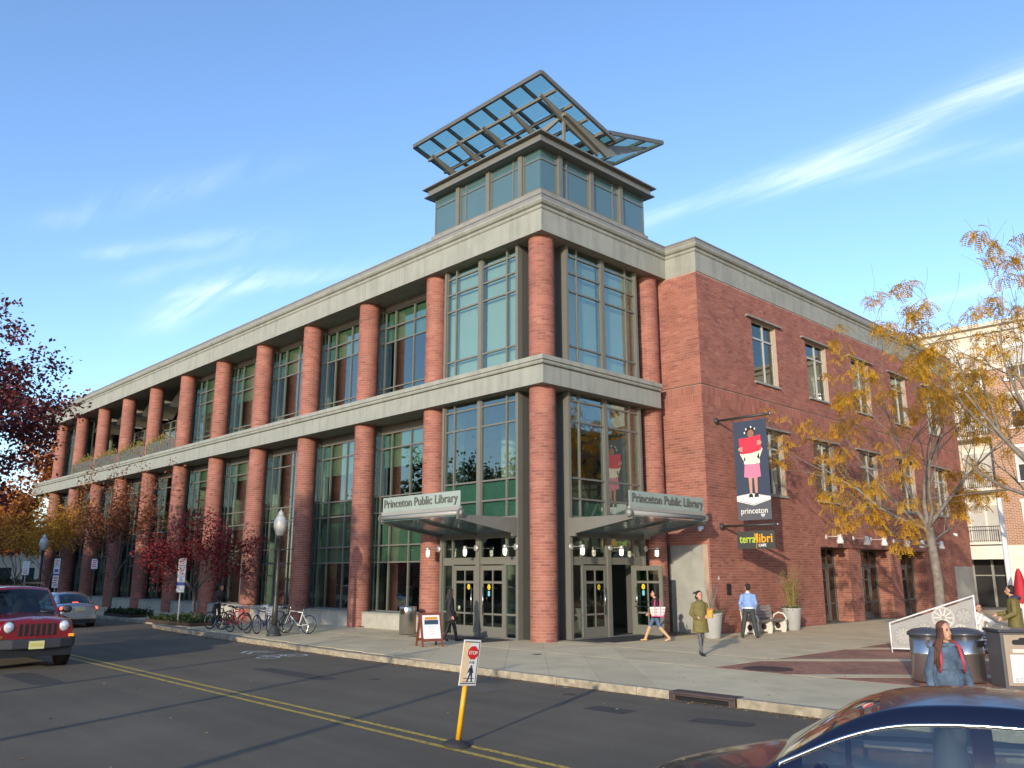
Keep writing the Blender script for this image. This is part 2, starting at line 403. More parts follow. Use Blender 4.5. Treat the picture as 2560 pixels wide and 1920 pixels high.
def wall(name, u0, u1, z0, z1, holes, to, parent, thick=.3, joints=(), soldier=None, pick=None, bricks=True):
    """to(u, depth, z) -> point; depth 0 is the brick face, positive goes into the wall"""
    core = MB()
    for a, b, c, d in rect_cells(u0, u1, z0, z1, holes):
        a2, b2 = (a + .013 if a == u0 else a), (b - .013 if b == u1 else b)
        P = [to(u, w, z) for z in (c, d) for u, w in ((a2, .009), (b2, .009), (b2, thick), (a2, thick))]
        core.add(P, [(3, 2, 1, 0), (4, 5, 6, 7), (0, 1, 5, 4), (1, 2, 6, 5), (2, 3, 7, 6), (3, 0, 4, 7)])
    w = core.build(name, 'mortar', parent)
    if not bricks: return w
    mb = MB(); rr = random.Random(int(u0 * 7 + z1)); n = 0
    for a, b, c, d in bricks_for(u0, u1, z0, z1, holes, joints, soldier):
        pr = rr.uniform(-.0015, .002)
        P = [to(u, dd, z) for z in (c, d) for u, dd in ((a, -pr), (b, -pr), (b, .05), (a, .05))]
        F = [(3, 2, 1, 0), (4, 5, 6, 7), (0, 1, 5, 4), (1, 2, 6, 5), (3, 0, 4, 7)]
        if pick and pick(a, b, c, d) and n < 150:
            n += 1; MB().add(P, F).build('brick', 'brick', w)
        else: mb.add(P, F)
    o = mb.build('brickwork', 'brick', w); o['kind'] = 'stuff'
    return w
BAY = 4.72
WIN = [(10.58 + BAY * k, 12.58 + BAY * k) for k in range(5)]
holesR = [(a, b, 9.9, 12.6) for a, b in WIN] + [(a, b, 5.25, 7.94) for a, b in WIN] + [(15.2, 28.2, -.2, 3.25)]
jts = [10.09 + BAY * k for k in range(5)]
wall('wall', YI, YE, 0.0, 9.145, holesR, lambda u, w, z: (XW - w, u, z), LIB, joints=jts, soldier=(8.43, 9.13, 2),
     pick=lambda a, b, c, d: a < 10.2 and .7 < c < 3.2 and b - a > .2)
wall('wall', YI, YE, 9.172, ZF, holesR, lambda u, w, z: (XW - w, u, z), LIB, joints=jts)
MB().box(XW - .28, XW - .14, YI + .16, YE, 9.145, 9.172).build('belt_groove', 'mortar', LIB)
wall('wall', -.5, XW - .004, 0.0, 9.145, [(-.6, XW - .09, -.2, 3.2)], lambda u, w, z: (u, YI + w, z), LIB, soldier=(8.43, 9.13, 2))
wall('wall', -.5, XW - .004, 9.172, ZF, [], lambda u, w, z: (u, YI + w, z), LIB)
MB().box(-.5, XW - .14, YI + .14, YI + .28, 9.145, 9.172).build('belt_groove', 'mortar', LIB)
MB().box(.3, XW - .1, YI + .03, YI + .25, 0, 3.195).build('concrete_panel', 'concrete_panel', LIB)
MB().box(-.5, .295, YI + .03, YI + .25, 0, 3.195).build('recess_panel', 'frame_dark', LIB)
MB().box(XW + .002, XW + .02, 31.1, 34.0, 0, 2.5).build('concrete_panel', 'concrete_panel', LIB)
wall('wall', -20, XW - .004, 0, ZF, [], lambda u, w, z: (u, YE - w, z), LIB, bricks=False)

# ------------------------------------------------ columns
def column_bricks(h, r=.451, z0=0., skip=None):
    mb = MB(); n = 9; J = .0125; sg = 3; k = int(round(h / CZ0)); ch = h / k; ind = []
    for c in range(k):
        for i in range(n):
            a0 = 2 * pi * (i + (c % 2) * .5) / n + J / 2 / r; a1 = 2 * pi * (i + 1 + (c % 2) * .5) / n - J / 2 / r
            za, zb = z0 + c * ch + J / 2, z0 + (c + 1) * ch - J / 2; vs = []
            for q in range(sg + 1):
                a = a0 + (a1 - a0) * q / sg
                for rr_, z in ((r - .03, za), (r, za), (r, zb), (r - .03, zb)): vs.append((rr_ * cos(a), rr_ * sin(a), z))
            fs = [(1, 0, 3, 2), tuple(sg * 4 + x for x in (0, 1, 2, 3))]
            for q in range(sg):
                A, B = q * 4, q * 4 + 4
                fs += [(A + 1, B + 1, B + 2, A + 2), (A, B, B + 1, A + 1), (A + 2, B + 2, B + 3, A + 3)]
            fs = [tuple(reversed(f)) for f in fs] if False else fs
            if skip and skip(a0, a1, za, zb): ind.append((vs, fs))
            else: mb.add(vs, fs)
    return mb, ind
def col_core(h): return MB().lathe([(.44, 0), (.44, h)], 36)
lo_core = up_core = lo_b = up_b = None
a_cam = atan2(-20, 19.25)
def facing(a0, a1, za, zb):
    m = (a0 + a1) / 2; dlt = (m - a_cam + pi) % (2 * pi) - pi
    return abs(dlt) < 1.25 and zb < 4.0
for i, x in enumerate(COLX + [None]):
    if x is None: px_, py_ = 0.0, 6.04
    else: px_, py_ = x, 0.0
    if i == 0:
        co = col_core(ZM).build('column', 'mortar', LIB, smooth=False); mb, ind = column_bricks(ZM, skip=facing)
        q = mb.build('brickwork', 'brick', co); q['kind'] = 'stuff'
        for vs, fs in ind[:150]: MB().add(vs, fs).build('brick', 'brick', co)
        if len(ind) > 150:
            mm = MB()
            for vs, fs in ind[150:]: mm.add(vs, fs)
            q = mm.build('brickwork', 'brick', co); q['kind'] = 'stuff'
        lo_core = co.data
        lo_b = column_bricks(ZM)[0].build('brickwork', 'brick').data; bpy.data.objects.remove(bpy.data.objects[[o.name for o in COL.objects if o.data == lo_b][0]])
        up_core = col_core(ZF - 9.25).build('column', 'mortar'); up_b = column_bricks(ZF - 9.25)[0].build('brickwork', 'brick')
        ucd, ubd = up_core.data, up_b.data; bpy.data.objects.remove(up_core); bpy.data.objects.remove(up_b)
    for lev, (cd, bd, z) in enumerate(((lo_core, lo_b, 0), (ucd, ubd, 9.25))):
        if i == 0 and lev == 0: continue
        co = bpy.data.objects.new('column', cd); COL.objects.link(co); co.parent = LIB; co.location = (px_, py_, z); co.rotation_euler = (0, 0, i * .37 + lev * .2)
        q = bpy.data.objects.new('brickwork', bd); COL.objects.link(q); q.parent = co; q['kind'] = 'stuff'

# ------------------------------------------------ windows
def grid_window(parent, org, ux, n, xs, zs, bar=.055, dep=.09, mat='frame', glass='glass', panes=True, name='window', edge=None, blind=None, skip=None):
    """xs, zs: bar centre lines; ux: direction of increasing x along the wall, n: outward normal; panes are separate children"""
    ux, n, org = Vector(ux), Vector(n), Vector(org)
    rz = atan2(ux.y, ux.x)
    w = bpy.data.objects.new(name, None); COL.objects.link(w); w.parent = parent; w.location = org; w.rotation_euler = (0, 0, rz)
    mb = MB(); s = 1 if Vector((ux.y, -ux.x, 0)).dot(n) > 0 else -1      # local -y is outward when s = 1
    ed = edge or bar
    for i, x in enumerate(xs):
        h = (ed if i in (0, len(xs) - 1) else bar) / 2
        mb.box(x - h, x + h, -dep / 2, dep / 2, zs[0], zs[-1])
    for j, z in enumerate(zs):
        h = (ed if j in (0, len(zs) - 1) else bar) / 2
        for x0, x1 in zip(xs, xs[1:]):
            mb.box(x0 + bar * .4, x1 - bar * .4, -dep / 2 + .004, dep / 2 - .004, z - h, z + h)
    mb.build('frame', mat, w)
    allp = MB()
    for x0, x1 in zip(xs, xs[1:]):
        for z0, z1 in zip(zs, zs[1:]):
            if skip and skip(x0, x1, z0, z1): continue
            if panes: cube('pane', glass, x0 + .01, x1 - .01, .0, .008, z0 + .01, z1 - .01, w)
            else: allp.box(x0 + .01, x1 - .01, 0, .008, z0 + .01, z1 - .01)
    if not panes: o = allp.build('glazing', glass, w); o['kind'] = 'stuff'
    if blind:
        for x0, x1, z0, z1 in blind: cube('blind', 'blind', x0, x1, s * .12, s * .125, z0, z1, w)
    return w
ZU = [9.27, 9.95, 12.0, 12.7, 13.42]; ZL = [.62, 2.57, 3.25, 4.6, 5.28, 7.3, 7.95]
rb = random.Random(11)
for i in range(1, 11):
    xr, xl = COLX[i] - .3, COLX[i + 1] + .3; Wd = xr - xl; near = i <= 5
    xs = [0, .74, Wd / 2, Wd - .74, Wd]
    deep = i in (6, 7, 8, 9)
    bl = []
    for z0, z1 in ((12.0 - rb.choice((0, .6, .9, 0)), 13.42),): bl.append((.05, Wd - .05, z0, z1))
    yy = 2.9 if deep else .69
    if deep: grid_window(LIB, (xl - .25, yy, 0), (1, 0, 0), (0, -1, 0), [0, .9, 1.8, 2.7, 3.6, Wd + .5], [9.27, 10.2, 11.1, 12.0, 12.5], panes=False)
    else: grid_window(LIB, (xl, yy, 0), (1, 0, 0), (0, -1, 0), xs, ZU, panes=near, blind=bl if i <= 5 else None)
    bl = [(.05, Wd - .05, 6.5 if i < 3 else 7.0, 7.9)] if i in (1, 2, 4, 5, 7) else None
    if i in (1, 2): bl += [(.05, Wd - .05, 2.6, 5.25)]
    grid_window(LIB, (xl, .69, 0), (1, 0, 0), (0, -1, 0), xs, ZL, panes=near, blind=bl)
    cube('plinth_wall', 'plinth', COLX[i + 1] + .4, COLX[i] - .4, -.12, .64, 0, .55, LIB)
    cube('plinth_coping', 'stone', COLX[i + 1] + .36, COLX[i] - .36, -.16, .66, .553, .61, LIB)
    cube('window_head', 'soffit', xl - .02, xr + .02, .62, .73, 7.98, 8.285, LIB)
    if not deep: cube('window_head', 'soffit', xl - .02, xr + .02, .62, .73, 13.45, 13.685, LIB)
    else:
        b = MB()
        for q in range(9):          # vaulted white soffit over the terrace
            t0, t1 = q / 9, (q + 1) / 9; f = lambda t: 12.62 + .9 * sin(pi * t)
            b.quad((xl + Wd * t0, .7, f(t0)), (xl + Wd * t1, .7, f(t1)), (xl + Wd * t1, 2.85, f(t1)), (xl + Wd * t0, 2.85, f(t0)))
        b.build('terrace_vault', 'plinth', LIB, smooth=True)
# piers behind the columns with glazed returns
for i in range(1, 12):
    X = COLX[i]
    for za, zb, zs in ((.0, 8.28, ZL), (9.26, 13.68, ZU)):
        if i in (7, 8, 9) and za > 1: continue
        cube('pier', 'frame_dark', X - .3, X + .295, .2, .72, za, zb, LIB)
        for y0, y1 in ((.36, .47), (.51, .63)):
            for c, d in zip(zs, zs[1:]):
                if i <= 5: cube('pane', 'lantern_glass', X + .298, X + .304, y0, y1, c + .03, d - .03, LIB)
        if i > 5: cube('glazing', 'lantern_glass', X + .298, X + .304, .36, .63, zs[0], zs[-1], LIB)
# corner bays
ZBU = [9.3, 9.97, 12.0, 12.69, 13.33, 13.685]; ZBL = [2.63, 3.33, 3.99, 4.6, 5.3, 7.27, 7.99, 8.285]
def corner_bay(right):
    L0 = 3.02 if right else 2.93; H = 2.03
    if right: org = (.2, L0 - H, 0); ux, n = (0, 1, 0), (1, 0, 0)
    else: org = (-L0 - H, -.2, 0); ux, n = (1, 0, 0), (0, -1, 0)
    Wd = 2 * H; xs = [.1, .62, Wd / 2 - .1]; xs2 = [Wd / 2 + .1, Wd - .62, Wd - .1]
    for Z in (ZBU, ZBL):
        for q in (xs, xs2): grid_window(LIB, org, ux, n, q, Z, bar=.06)
    T = lambda a, b, d0, d1, z0, z1, mt, nm: (cube(nm, mt, org[0] - d1, org[0] - d0, org[1] + a, org[1] + b, z0, z1, LIB) if right
                                               else cube(nm, mt, org[0] + a, org[0] + b, org[1] + d0, org[1] + d1, z0, z1, LIB))
    for z0, z1 in ((0, ZM - .002), (9.252, ZF - .002)):
        T(-.02, .1, -.1, .12, z0, z1, 'frame', 'post'); T(Wd / 2 - .1, Wd / 2 + .1, -.08, .12, z0, z1, 'frame', 'post'); T(Wd - .1, Wd + .02, -.1, .12, z0, z1, 'frame', 'post')
        if right:
            cube('return_panel', 'frame_dark', -.24, .08, org[1] - .018, org[1] + .06, z0, z1, LIB); cube('return_panel', 'frame_dark', -.6, .08, org[1] + Wd - .06, org[1] + Wd + .018, z0, z1, LIB)
            grid_window(LIB, (-.86, org[1] - .0, 0), (1, 0, 0), (0, -1, 0), [0, .62], ZBU if z0 > 1 else [0] + ZBL, panes=True, bar=.05)
        else:
            cube('return_panel', 'frame_dark', org[0] + Wd - .06, org[0] + Wd + .018, -.08, .34, z0, z1, LIB); cube('return_panel', 'frame_dark', org[0] - .018, org[0] + .06, -.08, .75, z0, z1, LIB)
            grid_window(LIB, (org[0] + Wd, .36, 0), (0, 1, 0), (1, 0, 0), [0, .62], ZBU if z0 > 1 else [0] + ZBL, panes=True, bar=.05)
    T(.1, Wd - .1, .02, .1, 8.283, 8.289, 'soffit', 'window_head')
    # doors
    def door(a, b, opened=False, hinge_right=False):
        d = bpy.data.objects.new('door', None); COL.objects.link(d); d.parent = LIB; w = b - a; dr = None
        if opened: d.location = (.24, org[1] + b, 0); d.rotation_euler = (0, 0, radians(2))           # leaf stands out at a right angle
        elif right: d.location = (org[0], org[1] + a, 0); d.rotation_euler = (0, 0, pi / 2)
        else: d.location = (org[0] + a, org[1], 0)
        mb = MB(); zz = [.03, .36, .78, 1.84, 2.3, 2.4]; st = .15
        mb.box(.01, st, -.03, .03, .03, 2.38); mb.box(w - st, w - .01, -.03, .03, .03, 2.38); mb.box(w / 2 - .025, w / 2 + .025, -.028, .028, .33, 2.24)
        for z0, z1 in ((.03, .36), (.74, .80), (1.78, 1.86), (2.22, 2.38)): mb.box(st, w - st, -.027, .027, z0, z1)
        mb.build('door_frame', 'frame', d)
        for x0, x1 in ((st, w / 2 - .025), (w / 2 + .025, w - st)):
            for z0, z1 in ((.36, .74), (.8, 1.78), (1.86, 2.22)): cube('pane', 'glass_door', x0, x1, -.004, .004, z0, z1, d)
        hx = w - .2 if not hinge_right else .2
        MB().tube([(hx, -.09, .75), (hx, -.09, 1.65)], .016, 8).tube([(hx, -.09, .85), (hx, 0, .85)], .012, 6).tube([(hx, -.09, 1.55), (hx, 0, 1.55)], .012, 6).build('pull_handle', 'chrome', d, smooth=True)
        b2 = MB()
        for z in (.98, 1.15): b2.tube([(.1, .07, z), (w - .1, .07, z)], .015, 6)
        if opened:
            for z in (.98, 1.15): b2.tube([(.1, -.07, z), (w - .35, -.07, z)], .017, 6)
        b2.build('push_bar', 'chrome', d)
        sx = w / 2 + (.2 if not hinge_right else -.2)
        MB().lathe([(0.0001, 0), (.072, 0), (.072, .002), (.0001, .002)], 18, Matrix.Translation((sx, -.008, 1.66)) @ Matrix.Diagonal((1, 1, 1.3, 1)) @ Matrix.Rotation(pi / 2, 4, 'X')).build('door_sticker', 'yellow', d)
        lb = MB()
        for q in range(4): lb.box(sx - .04, sx + .04, -.0125, -.011, 1.61 + q * .03, 1.622 + q * .03)
        lb.build('sticker_lettering', 'sticker_ink', d)
        if hinge_right: cube('access_sticker', 'sky_blue', sx - .05, sx + .05, -.009, -.006, 1.36, 1.53, d)
        return d
    T(.1, Wd / 2 - .1, -.03, .05, 2.42, 2.6, 'frame', 'door_head'); T(Wd / 2 + .1, Wd - .1, -.03, .05, 2.42, 2.6, 'frame', 'door_head')
    for a, b in ((.1, .66), (Wd - .66, Wd - .1)):
        grid_window(LIB, (org[0], org[1] + a, 0) if right else (org[0] + a, org[1], 0), ux, n, [0, b - a], [.02, .78, 2.42], bar=.06, name='sidelight')
    door(.68, Wd / 2 - .1); door(Wd / 2 + .1, Wd - .68, opened=right, hinge_right=True)
    cube('threshold', 'cap', *( (org[0] - .1, org[0] + .14, org[1], org[1] + Wd) if right else (org[0], org[0] + Wd, org[1] - .14, org[1] + .1)), .004, .02, LIB)
    return org
corner_bay(False); corner_bay(True)
# window blinds behind the corner bay panes
for a in (-4.9, -2.8):
    cube('blind', 'blind_grey', a, a + 1.85, .0, .005, 9.4, 13.6, LIB); cube('spandrel_panel', 'spandrel', a, a + 1.85, -.12, -.115, 3.95, 5.28, LIB)
for a in (1.1, 3.1): cube('blind', 'blind_grey', .0, .005, a, a + 1.8, 9.4, 13.6, LIB); cube('spandrel_panel', 'spandrel', .115, .12, a, a + 1.8, 3.95, 4.6, LIB)
# right-hand facade windows
for a, b in WIN:
    for z0, z1 in ((9.9, 12.6), (5.25, 7.94)):
        W1 = b - a
        grid_window(LIB, (XW - .2, a, 0), (0, 1, 0), (1, 0, 0), [.03, W1 * .58, W1 - .03], [z0 + .03, z1 - .75, z1 - .03], bar=.075, dep=.1, mat='window_frame', glass='glass_door')
        cube('lintel', 'stone_dark', XW - .18, XW + .13, a - .47, b + .42, z1 + .002, z1 + .075, LIB)
        cube('sill', 'stone', XW - .24, XW + .09, a - .03, b + .03, z0 - .085, z0 - .003, LIB)
# garden-side doors below
for a, b in ((15.2, 18.0), (19.2, 22.6), (23.8, 27.2)):
    W1 = b - a; x = 1.25; xs = [.05, W1 * .36, W1 * .36 + .0, W1 * .72, W1 - .05]
    grid_window(LIB, (x, a, 0), (0, 1, 0), (1, 0, 0), [.05, W1 * .37, W1 * .74, W1 - .05], [2.5, 3.22], bar=.09, mat='frame_dark', glass='glass_door')
    for q in (.05, W1 * .37):
        d = bpy.data.objects.new('door', None); COL.objects.link(d); d.parent = LIB; d.location = (x, a + q, 0); d.rotation_euler = (0, 0, pi / 2)
        w = W1 * .345; mb = MB(); st = .1
        mb.box(.0, st, -.03, .03, .03, 2.44); mb.box(w - st, w, -.03, .03, .03, 2.44); mb.box(w / 2 - .02, w / 2 + .02, -.028, .028, .3, 2.3)
        for z0, z1 in ((.03, .33), (.74, .8), (1.8, 1.86), (2.3, 2.44)): mb.box(st, w - st, -.027, .027, z0, z1)
        mb.build('door_frame', 'frame_dark', d)
        for x0, x1 in ((st, w / 2 - .02), (w / 2 + .02, w - st)):
            for z0, z1 in ((.33, .74), (.8, 1.8), (1.86, 2.3)): cube('pane', 'glass_door', x0, x1, -.004, .004, z0, z1, d)
        hx = w - .08 if q < .1 else .08
        MB().tube([(hx, -.1, .95), (hx, -.1, 1.3)], .02, 8).tube([(hx, -.1, 1.0), (hx + (.1 if q > .1 else -.1), -.1, 1.0)], .015, 6).build('pull_handle', 'chrome', d)
    grid_window(LIB, (x, a + W1 * .74, 0), (0, 1, 0), (1, 0, 0), [.04, W1 * .26 - .05], [.03, .8, 2.42], bar=.08, mat='frame_dark', glass='glass_door', name='sidelight')
for a, b in ((18.0, 19.2), (22.6, 23.8), (27.2, 28.2)):
    wall('pillar', a, b, 0.0, 3.25, [], lambda u, w, z: (XW - .06 - w, u, z), LIB, thick=.85)
    wall('pillar_side', XW - .9, XW - .064, 0.0, 3.25, [], lambda u, w, z: (u, a + w - .001, z), LIB, thick=.1)
MB().box(1.0, XW - .31, 15.15, 28.25, 3.252, 3.34).build('soffit', 'soffit', LIB)
wall('reveal', 1.0, XW - .32, 0.0, 3.25, [], lambda u, w, z: (u, 15.19 - w * .2, z), LIB, thick=.2, bricks=False)

# ------------------------------------------------ lantern over the corner
LX, LY = -5.9, 5.95
b = MB(); b.box(LX - .25, .35, -.35, LY + .25, 15.08, 15.3); b.box(LX - .12, .22, -.22, LY + .12, 15.3, 15.52); b.build('lantern_base', 'stone_dark', LIB)
b = MB(); b.box(LX + .05, .03, -.05, LY - .05, 15.5, 17.35); b.build('lantern_core', 'lantern_inside', LIB)
cs = [0, .85, 2.55, 2.75, 4.45, 4.65]      # posts along each face measured from the corner
for face in (0, 1):
    org = (.1, -.1, 0)
    L = (0.1 - LX) if face == 0 else LY + .1
    P = lambda a, b, d0, d1, z0, z1, nm, mt: (cube(nm, mt, .1 - b, .1 - a, -.1 - d1, -.1 - d0, z0, z1, LIB) if face == 0 else cube(nm, mt, .1 + d0, .1 + d1, -.1 + a, -.1 + b, z0, z1, LIB))
    posts = [.95, 2.72, 4.5]
    for q in posts: P(q - .1, q + .1, -.02, .12, 15.52, 17.3, 'post', 'frame')
    P(.0, L, -.02, .05, 15.52, 15.62, 'sill', 'frame')
    edges = [.0] + posts + [L]
    for k, (a, b) in enumerate(zip(edges, edges[1:])):
        a2 = a + (.1 if k else .004); b2 = b - (.1 if k < 3 else 0)
        sub = [a2, b2]
        if k == 1: sub = [a2, a2 + .34, b2]
        if k == 2: sub = [a2, b2 - .34, b2]
        for c, d in zip(sub, sub[1:]):
            for z0, z1 in ((15.62, 16.75), (16.8, 17.3)): P(c + .02, d - .02, -.04, .0, z0, z1, 'pane', 'lantern_pane')
        P(a2, b2, -.02, .03, 16.75, 16.8, 'mullion', 'frame')
        for c in sub[1:-1]: P(c - .025, c + .025, -.02, .035, 15.62, 17.3, 'mullion', 'frame')
        for c in (a2, b2 - .045):
            if c > .02: P(c, c + .045, -.02, .03, 15.62, 17.3, 'mullion', 'frame')
b = MB()
b.box(LX - .30, .50, -.50, LY + .30, 17.2, 17.25); b.box(LX - .18, .38, -.38, LY + .18, 17.25, 17.55); b.box(LX - .36, .56, -.56, LY + .36, 17.55, 17.60)
b.build('lantern_roof', 'steel_paint', LIB)
# butterfly canopy of glass and steel
XA, XB = -6.32, 1.03
def zm(y): return 19.42 - (y + 1.0) * .2655
def zw(y): return 18.50 + (y - 2.62) * .262
bm = MB(); PUR = (-.2, .68, 1.52, 2.38)
for x in (XA, XB): bm.beam((x, -1, zm(-1)), (x, 3.1, zm(3.1)), .10, .16)
for y in (-1.0, 3.1): bm.beam((XA, y, zm(y)), (XB, y, zm(y)), .10, .16)
nx = 7
for k in range(1, nx): x = XA + (XB - XA) * k / nx; bm.beam((x, -1, zm(-1)), (x, 3.1, zm(3.1)), .09, .13)
bm.build('canopy_frame', 'canopy_steel', LIB)
for y in PUR: MB().beam((XA - .02, y, zm(y) - .13), (XB - .04, y, zm(y) - .13), .10, .11).build('purlin', 'steel_paint', LIB)
def slab_pane(x0, x1, y0, y1, f):
    mb = MB(); t = .012
    v = [(x0, y0, f(y0) + .03), (x1, y0, f(y0) + .03), (x1, y1, f(y1) + .03), (x0, y1, f(y1) + .03)]
    v += [(a, b, c + t) for a, b, c in v]
    mb.add(v, [(3, 2, 1, 0), (4, 5, 6, 7), (0, 1, 5, 4), (1, 2, 6, 5), (2, 3, 7, 6), (3, 0, 4, 7)]); return mb.build('pane', 'canopy_pane', LIB)
for k in range(nx):
    x0 = XA + (XB - XA) * k / nx; x1 = XA + (XB - XA) * (k + 1) / nx
    for y0, y1 in ((-.95, -.2), (-.2, .68), (.68, 1.52), (1.52, 2.38), (2.38, 3.05)): slab_pane(x0 + .05, x1 - .05, y0 + .01, y1 - .01, zm)
def taper(a, b, h0, h1, w=.09):
    mb = MB(); a, b = Vector(a), Vector(b); d = (b - a).normalized(); s = Vector((0, 0, 1)).cross(d).normalized() * w / 2
    v = []
    for p, h in ((a, h0), (b, h1)):
        for sg in (-1, 1):
            v += [p + s * sg, p + s * sg - Vector((0, 0, h))]
    mb.add(v, [(0, 2, 3, 1), (4, 5, 7, 6), (0, 4, 6, 2), (1, 3, 7, 5), (0, 1, 5, 4), (2, 6, 7, 3)]); return mb.build('canopy_bracket', 'steel_paint', LIB)
for k, x in enumerate((-5.8, -4.22, -2.67, -1.12, .45)):
    taper((x, -.45, zm(-.45) - .19), (x, .85, zm(.85) - .19), .09, .34)
    taper((x, .85, zm(.85) - .19), (x, 2.7, zm(2.7) - .19), .34, .5)
    cube('canopy_post', 'steel_paint', x - .05, x + .05, .74, .84, 17.6, zm(.8) - .3, LIB)
taper((.58, .72, zm(.72) - .22), (.58, 3.05, 18.28), .12, .5, .12); taper((.58, 5.7, zw(5.7) - .1), (.58, 3.05, 18.28), .1, .5, .12)
taper((.58, .72, zm(.72) - .22), (-1.0, .3, 18.05), .12, .34)
taper((-1.3, 5.7, zw(5.7) - .1), (-1.3, 3.05, 18.28), .1, .5, .12)
bm = MB()
for x in (-1.5, XB): bm.beam((x, 2.68, zw(2.68)), (x, 6.22, zw(6.22)), .10, .15)
for y in (2.68, 3.9, 5.1, 6.22): bm.beam((-1.5, y, zw(y)), (XB, y, zw(y)), .09, .13)
bm.build('canopy_frame', 'canopy_steel', LIB)
for y0, y1 in ((2.7, 3.9), (3.9, 5.1), (5.1, 6.2)):
    for x0, x1 in ((-1.45, -.25), (-.25, .98)): slab_pane(x0 + .03, x1 - .03, y0 + .05, y1 - .05, zw)
# ------------------------------------------------ entrance awnings with the library's name
def awning(right):
    a = bpy.data.objects.new('awning', None); COL.objects.link(a); a.parent = LIB
    # local: x along the face (0..W), y outward negative
    if right: a.location = (.2, .95, 0); a.rotation_euler = (0, 0, pi / 2)
    else: a.location = (-5.0, -.2, 0)
    Wd = 4.1; P = 2.72
    for x in (0.0, Wd - .07):
        mb = MB(); pr = [(-.02, 3.33), (-.02, 3.93), (-P, 3.93), (-P, 3.79), (-.35, 3.42), (-.35, 3.33)]
        mb.prism(pr, .07, Matrix(((0, 0, 1, x), (1, 0, 0, 0), (0, 1, 0, 0), (0, 0, 0, 1)))); mb.build('side_beam', 'steel_paint', a)
    b = MB(); b.box(.07, Wd - .07, -.12, -.02, 3.335, 3.55); b.build('back_beam', 'frame_dark', a)
    MB().beam((Wd * .5, -.15, 3.45), (Wd * .5, -P, 3.81), .05, .08).build('rafter', 'frame_dark', a)
    MB().beam((.12, -.15, 3.43), (.12, -P, 3.8), .04, .06).build('rafter', 'frame_dark', a)
    b = MB()
    for x0, x1 in ((.08, Wd / 2 - .02), (Wd / 2 + .02, Wd - .08)):
        b2 = MB(); b2.add([(x0, -.12, 3.47), (x1, -.12, 3.47), (x1, -P - .1, 3.86), (x0, -P - .1, 3.86), (x0, -.12, 3.482), (x1, -.12, 3.482), (x1, -P - .1, 3.872), (x0, -P - .1, 3.872)],
               [(0, 1, 2, 3), (7, 6, 5, 4), (0, 4, 5, 1), (1, 5, 6, 2), (2, 6, 7, 3), (3, 7, 4, 0)]); b2.build('pane', 'awning_glass', a)
    MB().tube([(-.12, -P + .05, 3.98), (Wd + .12, -P + .05, 3.98)], .075, 14).build('front_tube', 'frame_light', a, smooth=True)
    for x in (-.1, Wd + .02): MB().tube([(x, -P + .05, 3.98), (x + .08, -P + .05, 3.98)], .13, 14).build('tube_cap', 'frame', a)
    b = MB(); b.box(-.05, Wd + .05, -P + .02, -P + .12, 4.06, 4.19); b.build('sign_rail', 'frame_light', a, bevel=.008)
    cube('sign_panel', 'sign_glass', -.02, Wd + .02, -P + .06, -P + .085, 4.192, 4.68, a)
    ws = [text('name_lettering', w_, 'lettering', .40, (0, -P + .035, 4.33), (pi / 2, 0, 0), a, depth=.02, align='LEFT', sx=1.02) for w_ in ('Princeton', 'Public', 'Library')]
    wid = [max(v.co.x for v in o_.data.vertices) * 1.02 for o_ in ws]; gap = .13; xx = (Wd - sum(wid) - 2 * gap) / 2
    for o_, w_ in zip(ws, wid): o_.location.x = xx; xx += w_ + gap
    b = MB()
    for z in (3.45, 3.55, 3.65, 3.75, 3.85):
        b.ball((Wd - .035 if not right else .035, -.14, z), .022, 6)
    b.build('bolt', 'frame_light', a)
awning(False); awning(True)
# wall lanterns of the entrance (lit)
def jelly_lamp(loc, rz, lit=True, shade=False):
    l = bpy.data.objects.new('wall_lamp', None); COL.objects.link(l); l.parent = LIB; l.location = loc; l.rotation_euler = (0, 0, rz)   # local -y = outward
    mt = 'white_paint' if shade else 'lamp_metal'
    R = Matrix.Rotation(pi / 2, 4, 'X')
    MB().lathe([(.001, .0), (.11, 0), (.11, .02), (.05, .035), (.001, .04)], 16, R).build('wall_plate', mt, l, smooth=True)
    ar = .62 if shade else .5
    MB().tube([(0, -.03, 0), (0, -ar, 0)], .014, 8).build('arm', mt, l, smooth=True)
    T = Matrix.Translation((0, -ar, 0))
    if shade:
        MB().lathe([(.001, .1), (.07, .085), (.105, .03), (.11, -.05), (.10, -.055), (.10, -.085), (.115, -.09), (.12, -.13), (.115, -.135), (.15, -.19), (.15, -.31), (.14, -.31), (.14, -.19), (.001, -.18)], 18, T).build('lamp_shade', mt, l, smooth=True)
    else:
        MB().lathe([(.001, .07), (.05, .06), (.075, .02), (.075, -.06), (.001, -.06)], 14, T).build('cap', mt, l, smooth=True)
        MB().lathe([(.06, -.06), (.062, -.2), (.045, -.27), (.001, -.29)], 14, T).build('globe', 'lamp_lit', l, smooth=True)
        b = MB(); b.tube([(.078 * cos(q), -ar + .078 * sin(q), -.17) for q in [2 * pi * k / 14 for k in range(14)]], .008, 5, closed=True)
        for k in range(3): q = 2 * pi * k / 3; b.tube([(.07 * cos(q), -ar + .07 * sin(q), -.06), (.078 * cos(q), -ar + .078 * sin(q), -.17), (.06 * cos(q), -ar + .06 * sin(q), -.27)], .007, 5)
        b.build('guard', 'lamp_metal', l)
    return l
for x in (-5.02, -2.97, -.97): jelly_lamp((x, -.32, 2.98), 0)
for y in (1.0, 3.02, 5.05): jelly_lamp((.32, y, 2.99), pi / 2)
for y in (15.8, 18.5, 20.4, 23.05, 25.05, 27.7): jelly_lamp((XW + .004, y, 3.69), pi / 2, shade=True)
